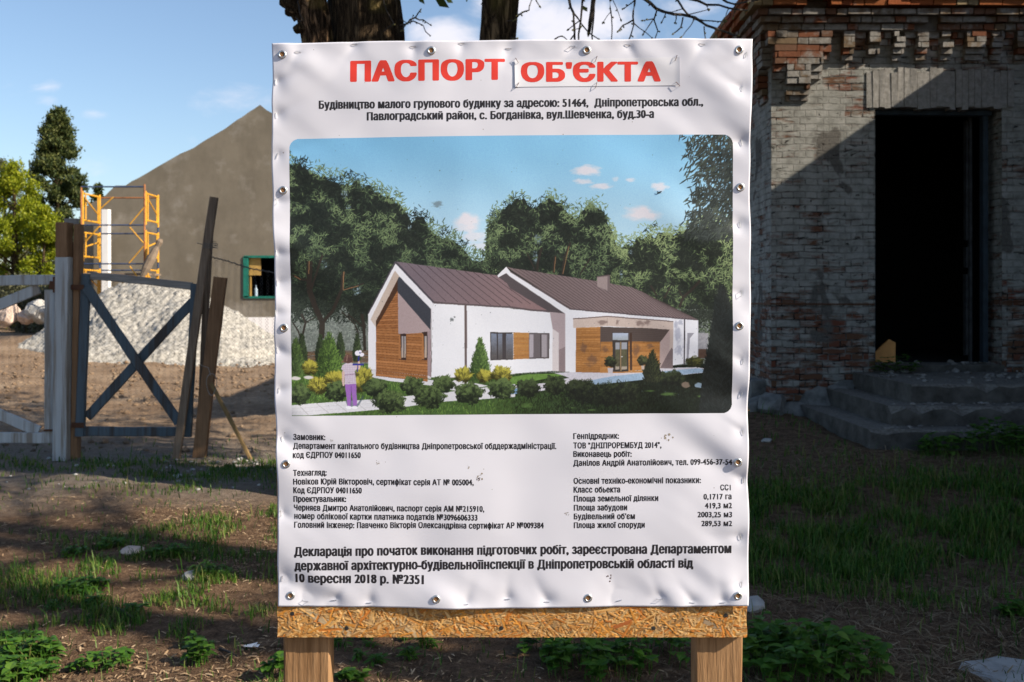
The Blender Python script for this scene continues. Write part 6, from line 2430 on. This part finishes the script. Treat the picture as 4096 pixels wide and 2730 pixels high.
    for (x0_, x1_) in ((1178, 1250), (1398, 1450)):
        cv.poly(C((x0_, 750 - (x0_ - 1178) * .08), (x1_, 745 - (x0_ - 1178) * .08), (x1_, 1000), (x0_, 992)), (56, 40, 36))
        cv.poly(C((x0_ + 26, 770), (x1_ - 4, 770), (x1_ - 4, 975), (x0_ + 26, 975)), (150, 146, 150), (1610, 1340, 1630, 1430, (176, 156, 140)))
        cv.line(C((x0_ + 50, 760), (x0_ + 50, 980)), 3, (44, 40, 42))
        cv.poly(C((x0_, 752 - (x0_ - 1178) * .06), (x0_ + 14, 752), (x0_ + 24, 990), (x0_, 985)), (160, 108, 66))
    # long white wall
    cv.poly(C((1508, 455), (2281, 500)) + D((0, 510), (400, 540), (402, 1100), (0, 1128)) + C((2281, 1125), (1720, 1165), (1487, 1160)), (224, 223, 227), None, 3)
    cv.line(C((1508, 452), (1810, 470), (2281, 500)) + D((200, 524), (400, 538)), 7, (92, 80, 82))
    cv.line(C((1812, 470), (1814, 1075)), 9.5, (98, 84, 82))
    cv.line(C((1520, 1172), (2281, 1128)), 2.5, (170, 164, 168))
    cv.poly(C((2043, 732), (2281, 735)) + D((22, 738), (30, 992)) + C((2281, 992), (2047, 1000)), (62, 56, 56))
    cv.poly(C((2052, 745), (2262, 748), (2262, 985), (2056, 990)), (120, 128, 146), (0, 1335, 0, 1425, (84, 80, 80)), 10)
    cv.poly(C((2160, 745), (2195, 745), (2195, 988), (2160, 988)), (64, 58, 60))
    cv.line(C((2112, 742), (2114, 990)), 5, (58, 52, 54))
    cv.poly(D((32, 736), (180, 740), (180, 985), (40, 990)), (182, 122, 62))
    for i in range(11):
        rr = r.uniform(-14, 14)
        cv.poly(D((32, 738 + i * 23), (180, 741 + i * 22.5), (180, 760 + i * 22.5), (32, 758 + i * 23)), (168 + rr, 120 + rr, 70 + rr * .6), None, 10)
    cv.poly(D((178, 742), (372, 745), (366, 980), (180, 985)), (104, 96, 98))
    cv.poly(D((184, 752), (222, 752), (222, 970), (184, 972)), (168, 160, 166))
    cv.poly(D((300, 756), (350, 757), (348, 968), (300, 970)), (158, 150, 154))
    cv.line(D((290, 752), (290, 972)), 3, (60, 54, 54))
    cv.line(D((180, 742), (372, 746), (366, 978), (180, 983)), 3, (74, 66, 66))
    # recess between the blocks
    cv.poly(D((376, 540), (400, 530), (522, 556), (522, 1110), (402, 1100), (402, 700)), (166, 150, 152))
    cv.poly(D((402, 700), (460, 740), (460, 1105), (402, 1100)), (206, 196, 196))
    cv.poly(D((460, 900), (522, 870), (522, 1110), (460, 1106)), (128, 112, 114), None, 0, .8)

    # ---------------- right block
    cv.poly(C((2195, 112)) + D((0, 122), (300, 168), (560, 208), (830, 250), (1150, 306), (1250, 350), (1765, 610), (1298, 572), (555, 508)), (118, 102, 102), (2100, 1080, 2700, 1260, (128, 110, 110)), 3)
    ridx = [-85, 0, 300, 560, 830, 1150, 1250, 1765]
    ridy = [112, 122, 168, 208, 250, 306, 350, 610]
    for i in range(34):
        f = (i + .5) / 34
        ex = 560 + 1215 * (1 - (1 - f) ** 1.22)
        ey = 510 + (ex - 560) * .083
        rx_ = -60 + 1500 * (1 - (1 - f) ** 1.35)
        ry_ = np.interp(rx_, ridx, ridy)
        rx_ = min(rx_, ex - 20)
        cv.line(D((rx_, ry_), (ex, ey)), 1.7, (70, 58, 58))
    cv.poly(D((0, 205), (520, 556), (402, 542), (372, 540), (0, 318)) + C((2200, 262), (2105, 196), (2195, 172)), (82, 74, 76))
    cv.poly(C((2195, 112)) + D((0, 160), (555, 508), (555, 532), (520, 556), (0, 206)) + C((2195, 174), (2122, 215), (2112, 196)), (222, 220, 224))
    cv.poly(C((2195, 106), (2112, 196), (2106, 192), (2190, 102)) + D((0, 118), (560, 500), (556, 512), (0, 160)) if False else D((0, 150), (558, 500), (556, 512), (0, 163)), (84, 72, 74))
    cv.poly(D((522, 550), (556, 514), (1300, 575), (1780, 618), (1780, 1010), (1545, 1048), (625, 1112), (522, 1110)), (222, 221, 226), None, 3)
    cv.line(D((556, 512), (1300, 576), (1775, 614)), 5, (86, 74, 76))
    for (x, y, rx, ry) in ((1590, 760, 40, 90), (1600, 900, 45, 60), (1570, 660, 20, 40), (1610, 640, 30, 30)):
        p = D((x, y))[0]
        cv.ell(p[0], p[1], rx * .42, ry * .42, (150, 152, 170), .6, .5, 1.1, int(x))
    cv.poly(D((1675, 740), (1740, 740), (1700, 790), (1690, 1000), (1672, 1000)), (150, 148, 156))
    cv.line(D((1650, 610), (1650, 1045)), 5.5, (64, 58, 66))
    cv.line(D((1779, 618), (1779, 1010)), 2, (150, 150, 158))
    # porch
    cv.poly(D((852, 680), (1512, 700), (1512, 830), (1420, 1085), (852, 1118)), (84, 72, 68))
    cv.poly(D((860, 822), (1420, 822), (1420, 1085), (852, 1118)), (176, 116, 58))
    for i in range(15):
        rr = r.uniform(-16, 16)
        y_ = 824 + i * 20
        cv.poly(D((856, y_), (1420, y_ - 1 - i * .3), (1420, y_ + 15 - i * .3), (856, y_ + 16)), (160 + rr, 112 + rr * .8, 64 + rr * .5), None, 12)
    for i in range(7):
        cv.line(D((860, 690 + i * 19), (1500 - i * 12, 708 + i * 17)), 1, (60, 52, 50), .7)
    cv.poly(D((622, 690), (852, 682), (856, 1118), (626, 1110)), (184, 124, 64))
    for i in range(20):
        rr = r.uniform(-18, 18)
        y_ = 688 + i * 21.3
        cv.poly(D((622, y_), (854, y_ - 4 + i * .35), (854, y_ + 13 + i * .35), (622, y_ + 17)), (166 + rr, 116 + rr * .8, 66 + rr * .5), None, 12)
        cv.line(D((622, y_ + 18.6), (854, y_ + 14.5 + i * .35)), 1, (112, 68, 36))
    cv.poly(D((1420, 830), (1512, 703), (1545, 703), (1545, 1078), (1420, 1075)), (172, 152, 148), None, 3)
    cv.poly(D((1512, 703), (1545, 703), (1545, 1078), (1512, 1078)), (186, 168, 160))
    cv.poly(D((595, 608), (920, 584), (1545, 632), (1545, 706), (1510, 706), (920, 674), (598, 692)), (196, 178, 168), None, 3)
    cv.line(D((595, 606), (920, 582), (1545, 631)), 4, (108, 92, 88))
    cv.line(D((920, 584), (920, 672)), 1.5, (170, 150, 142))
    for (x, y, rx, ry) in ((870, 640, 55, 30), (1015, 640, 18, 26), (1230, 650, 50, 30), (1300, 640, 35, 34), (700, 880, 40, 60), (780, 1000, 70, 60), (1200, 900, 40, 70), (1330, 860, 40, 30), (900, 900, 40, 40)):
        p = D((x, y))[0]
        cv.ell(p[0], p[1], rx * .42, ry * .42, (86, 66, 62), .5, .6, 1.3, int(x + y))
    cv.poly(D((1430, 1060), (1500, 930), (1530, 880), (1545, 900), (1545, 1078), (1430, 1074)), (100, 86, 88), None, 6, .8)
    cv.poly(D((968, 735), (1122, 738), (1122, 1105), (975, 1108)), (58, 52, 50))
    cv.poly(D((972, 738), (1118, 741), (1118, 808), (972, 806)), (172, 182, 204), (0, 1330, 0, 1362, (150, 156, 160)), 4)
    for (x0_, x1_) in ((998, 1036), (1056, 1108)):
        cv.poly(D((x0_, 830), (x1_, 830), (x1_, 1085), (x0_, 1088)), (84, 82, 62), None, 14)
        cv.poly(D((x0_, 830), (x1_, 830), (x1_, 895), (x0_, 895)), (148, 150, 158))
        cv.poly(D((x0_, 1058), (x1_, 1056), (x1_, 1084), (x0_, 1086)), (160, 148, 134))
    cv.line(D((1046, 825), (1048, 1100)), 5, (140, 118, 88))
    cv.line(D((1144, 740), (1146, 1092)), 9, (66, 48, 40))
    cv.line(D((1050, 966), (1066, 966)), 3, (210, 210, 210))
    # chimney
    cv.poly(D((822, 208), (945, 194), (945, 350), (825, 300)), (150, 134, 132), None, 4)
    cv.poly(D((922, 198), (945, 194), (945, 350), (922, 346)), (112, 98, 98))
    cv.poly(D((818, 205), (930, 188), (950, 192), (950, 200), (822, 212)), (96, 82, 82))

    # ---------------- planting
    def shrub(cx, cy, rx, ry, dark, light, n, seed, L=6.5, wd=1.7, spiky=False):
        q = np.random.default_rng(seed)
        cv.ell(cx, cy, rx * .90, ry * .90, np.array(dark) * .8, 1, .2, .5, seed)
        n = int(n * 1.5)
        u = q.random(n) * 6.283
        v = np.sqrt(q.random(n)) * (1 + q.normal(0, .05, n))
        edge = 1 + .10 * np.sin(u * 5 + seed) + .06 * np.sin(u * 11 + seed * 2)
        x, y = cx + np.cos(u) * v * rx * edge, cy + np.sin(u) * v * ry * edge
        li = .42 - (y - cy) / ry * .48 + (x - cx) / rx * .10 + (fbm(x / 9, y / 9, seed, 2) - .5) * 1.5 + q.normal(0, .16, n)
        li = np.clip(li, 0, 1)[:, None] ** 1.25
        c = np.array(dark) * .75 * (1 - li) + np.array(light) * 1.12 * li
        o = np.argsort(li[:, 0] + q.normal(0, .2, n))
        ang = (np.arctan2(y - cy - ry * .6, x - cx) + q.normal(0, .35, n))[o] if spiky else None
        cv.leaves(x[o], y[o], n, L, wd, c[o].astype(np.float32), ang=ang)

    def cone(cx, ytop, ybot, hw, dark, light, n, seed):
        q = np.random.default_rng(seed)
        y = ytop + (ybot - ytop) * q.random(n) ** .7
        f = (y - ytop) / (ybot - ytop)
        half = hw * np.where(f < .72, f / .72, 1 - (f - .72) * .55) ** .8
        x = cx + q.uniform(-1, 1, n) * half
        cv.poly([(cx, ytop + 8), (cx + hw * .42, ytop + (ybot - ytop) * .33), (cx + hw * .93, ytop + (ybot - ytop) * .72), (cx + hw * .75, ybot), (cx - hw * .75, ybot), (cx - hw * .93, ytop + (ybot - ytop) * .72), (cx - hw * .5, ytop + (ybot - ytop) * .33)], dark)
        li = np.clip(.45 + (x - cx) / hw * .35 + q.normal(0, .25, n), 0, 1)[:, None]
        c = np.array(dark) * .8 * (1 - li) + np.array(light) * 1.05 * li
        x = x + q.normal(0, hw * .06, n)
        cv.leaves(x, y, n, 7, 1.3, c.astype(np.float32), ang=np.where(x > cx, -1.1, -2.04) + q.normal(0, .3, n))
    def Cc(x, y):
        return C((x, y))[0]

    def Dd(x, y):
        return D((x, y))[0]
    for (x, yt, yb_, hw, dk, lt) in ((265, 745, 1010, 46, (30, 40, 28), (62, 76, 46)), (438, 755, 1010, 46, (30, 40, 28), (62, 76, 46)), (625, 740, 985, 42, (30, 40, 28), (66, 80, 50)), (783, 750, 1000, 38, (34, 44, 30), (70, 84, 52)),
                                     (205, 785, 1140, 86, (38, 52, 30), (94, 118, 62)), (520, 735, 1165, 132, (40, 58, 28), (104, 134, 62)), (1950, 785, 1190, 96, (46, 66, 34), (108, 136, 70))):
        c0, c1 = Cc(x, yt), Cc(x, yb_)
        cone(c0[0], c0[1], c1[1], hw * .42, dk, lt, 1100, int(x))
    for (x, y, rx, ry) in ((340, 1065, 60, 60), (430, 1235, 100, 72), (575, 1185, 95, 75), (845, 1165, 85, 90), (800, 1230, 70, 60), (1790, 1140, 72, 62), (1990, 1150, 62, 50), (2150, 1135, 86, 70)):
        c = Cc(x, y)
        shrub(c[0], c[1], rx * .42, ry * .42, (62, 60, 24), (158, 150, 62), 420, int(x + y), 9, 1.5, True)
    for (x, y, rx, ry) in ((955, 1255, 112, 78), (590, 1290, 100, 90), (240, 1320, 92, 88), (1310, 1240, 104, 78), (1600, 1222, 96, 72), (1090, 1390, 152, 104), (1465, 1345, 144, 104), (1840, 1310, 128, 98), (2150, 1270, 122, 92)):
        c = Cc(x, y)
        shrub(c[0], c[1], rx * .42, ry * .42, (26, 36, 22), (80, 96, 56), 620, int(x + y))
    for (x, y) in ((325, 1160), (205, 1168)):
        c = Cc(x, y)
        cv.ell(c[0], c[1], 22, 8, (206, 200, 196), 1, .3, .4)
    for (x, y, rx, ry) in ((172, 1262, 104, 80), (430, 1235, 102, 84)):
        c = Dd(x, y)
        shrub(c[0], c[1], rx * .42, ry * .42, (24, 30, 20), (58, 70, 42), 420, int(x + y))
    for (x, y, rx, ry) in ((690, 1290, 160, 110), (900, 1320, 180, 110), (1080, 1300, 150, 100), (620, 1250, 90, 60), (1540, 1170, 110, 70), (1380, 1150, 80, 60)):
        c = Dd(x, y)
        shrub(c[0], c[1], rx * .42, ry * .42, (20, 25, 18), (46, 54, 34), 520, int(x + y), 7, 1.0)
    c0, c1 = Dd(1348, 900), Dd(1348, 1200)
    cone(c0[0], c0[1], c1[1], 40, (26, 30, 22), (60, 66, 40), 420, 9)
    c = Dd(950, 1012)
    shrub(c[0], c[1], 24, 22, (28, 30, 24), (60, 68, 44), 220, 8, 4, 1.2)
    cv.poly(D((922, 1072), (978, 1072), (970, 1122), (930, 1122)), (184, 176, 180))
    c = Dd(1255, 1000)
    shrub(c[0], c[1], 20, 20, (34, 36, 26), (74, 78, 50), 180, 18, 4, 1.2)
    cv.poly(D((1242, 1050), (1275, 1050), (1272, 1088), (1246, 1088)), (176, 160, 150))
    c = Dd(1745, 1015)
    shrub(c[0], c[1], 34, 22, (40, 44, 26), (84, 84, 44), 200, 28, 4, 1.2)
    for (x, y, rx, ry, cc) in ((1665, 1232, 48, 34, (112, 98, 86)), (1790, 1238, 46, 28, (122, 140, 156))):
        c = Dd(x, y)
        cv.ell(c[0], c[1], rx * .42, ry * .42, cc, 1, .25, .5, int(x))
    for (x, y, rx, ry) in ((1500, 1320, 90, 20), (1320, 1290, 60, 10), (770, 1470, 50, 10), (160, 1430, 70, 30), (590, 1450, 24, 10), (1810, 1340, 40, 16)):
        c = Dd(x, y)
        cv.ell(c[0], c[1], rx * .42, ry * .42, (88, 116, 60), .75, .7, 1.0, int(x))
    # big dark evergreen, bottom right, and the shaded corner of the print
    q = np.random.default_rng(5)
    n = 2600
    y = 1145 + (1660 - 1145) * q.random(n)
    hw = np.interp(y, [1145, 1200, 1300, 1400, 1500, 1660], [6, 30, 44, 62, 78, 92])
    x = 2884 + q.uniform(-1, 1, n) * hw
    tone = np.array([34, 40, 38]) * q.uniform(.6, 1.15, (n, 1))
    cv.poly([(2884, 1150), (2924, 1240), (2940, 1400), (2940, 1672), (2790, 1672), (2808, 1500), (2836, 1340), (2852, 1240)], (22, 26, 25))
    cv.leaves(x, y, n, 9, 1.3, tone.astype(np.float32), ang=np.where(x > 2884, -1.0, -2.1) + q.normal(0, .35, n))
    # ---------------- the child with a windmill balloon
    cv.poly(C((672, 1380), (740, 1370), (780, 1420), (840, 1330), (850, 1345), (790, 1440), (700, 1455)), (60, 74, 84), None, 3, .6)
    cv.poly(C((668, 1226), (775, 1218), (778, 1330), (786, 1425), (748, 1428), (728, 1275), (722, 1432), (694, 1432), (682, 1330)), (148, 100, 172), None, 5)
    cv.line(C((726, 1240), (728, 1425)), 2, (104, 66, 130))
    for x in (706, 762):
        c = Cc(x, 1445)
        cv.ell(c[0], c[1], 12, 6, (226, 224, 228))
    cv.poly(C((655, 1085), (640, 1110), (640, 1200), (650, 1245), (664, 1242), (660, 1190), (672, 1110)), (206, 178, 166))
    cv.poly(C((745, 1040), (785, 1085), (808, 1085), (815, 1050), (806, 1000), (790, 1010), (792, 1050), (770, 1045)), (212, 180, 164))
    cv.poly(C((632, 1080), (645, 1045), (690, 1020), (730, 1022), (765, 1040), (780, 1085), (762, 1100), (776, 1220), (664, 1228), (666, 1110)), (196, 184, 196))
    for i in range(9):
        cv.line(C((640 + i * 17, 1040), (650 + i * 15, 1224)), 1, (150, 124, 150), .6)
        cv.line(C((640, 1050 + i * 20), (776, 1046 + i * 20)), 1, (150, 124, 150), .6)
    cv.line(C((664, 1140), (766, 1130)), 2.2, (128, 92, 122))
    c = Cc(698, 985)
    cv.ell(c[0], c[1], 17, 18, (98, 70, 62))
    cv.poly(C((660, 975), (736, 975), (738, 1010), (715, 1022), (664, 1018)), (84, 58, 54))
    cv.line(C((690, 950), (684, 1010)), 3, (140, 110, 98))
    cv.line(C((800, 960), (795, 1010)), 6, (44, 46, 128))
    cv.line(C((740, 1040), (845, 1040)), 7, (50, 52, 140))
    cv.line(C((790, 1050), (785, 1110)), 4, (50, 52, 140))
    for (x, y, rx) in ((788, 932, 11), (828, 946, 9), (812, 916, 6)):
        c = Cc(x, y)
        cv.ell(c[0], c[1], rx, rx * .9, (226, 222, 232))
    c = Cc(811, 928)
    cv.ell(c[0], c[1], 3, 3, (50, 54, 130))
    # dirt spots on the print
    for (x, y, rx, ry, al) in ((1752, 818, 26, 14, .55), (1808, 1278, 9, 8, .8), (1818, 1268, 5, 4, .8), (1759, 684, 3, 3, .8)):
        cv.ell(x, y, rx, ry, (92, 98, 98), al, .5, 1.3, int(x))
    for i in range(240):
        cv.ell(r.uniform(1160, 2930), r.uniform(560, 1650), r.uniform(.7, 1.7), r.uniform(.7, 2.2), (70, 82, 92), .75)

    # ---- lay it on the vinyl
    nx, ny = 890, 560
    U, V = np.meshgrid(np.linspace(0, 1, nx), np.linspace(0, 1, ny))
    tl, tr_, br, bl = (1160, 559), (2929, 541.5), (2926, 1651), (1172, 1662)
    PX = (tl[0] * (1 - U) + tr_[0] * U) * (1 - V) + (bl[0] * (1 - U) + br[0] * U) * V
    PY = (tl[1] * (1 - U) + tr_[1] * U) * (1 - V) + (bl[1] * (1 - U) + br[1] * U) * V
    PY = PY - 5 * np.sin(U * 3.14) * (1 - V)
    a = cv.a
    # small blur (2x2 box) so that the print is sampled without aliasing
    a = (a + np.roll(a, 1, 0) + np.roll(a, 1, 1) + np.roll(np.roll(a, 1, 0), 1, 1)) / 4
    ii = np.clip((PY - cv.y0).astype(int), 0, cv.h - 1)
    jj = np.clip((PX - cv.x0).astype(int), 0, cv.w - 1)
    c = np.clip(a[ii, jj] / 255, 0, 1)
    lin = np.where(c <= .04045, c / 12.92, ((c + .055) / 1.055) ** 2.4) * np.array([.90, .955, 1.03])
    v = surf(PX, PY, np.full_like(PX, .00008)).reshape(-1, 3)
    q4 = grid_quads(nx, ny)[:, ::-1]
    # rounded corners
    u_, v_ = U.ravel() * 1767, V.ravel() * 1106
    cu_, cv_ = u_[q4].mean(1), v_[q4].mean(1)
    ex, ey = np.maximum(38 - cu_, cu_ - (1767 - 38)), np.maximum(38 - cv_, cv_ - (1106 - 38))
    outc = (ex > 0) & (ey > 0) & (np.hypot(ex, ey) > 38) & ~((cu_ < 100) & (cv_ > 900))
    o = np_mesh('printed_picture', v, q4[~outc], M['print'], ban, smooth=True)
    at = o.data.color_attributes.new('Col', 'FLOAT_COLOR', 'POINT')
    c4 = np.ones((len(v), 4), np.float32)
    c4[:, :3] = np.clip(lin.reshape(-1, 3), 0, .95)
    at.data.foreach_set('color', c4.ravel())


picture()
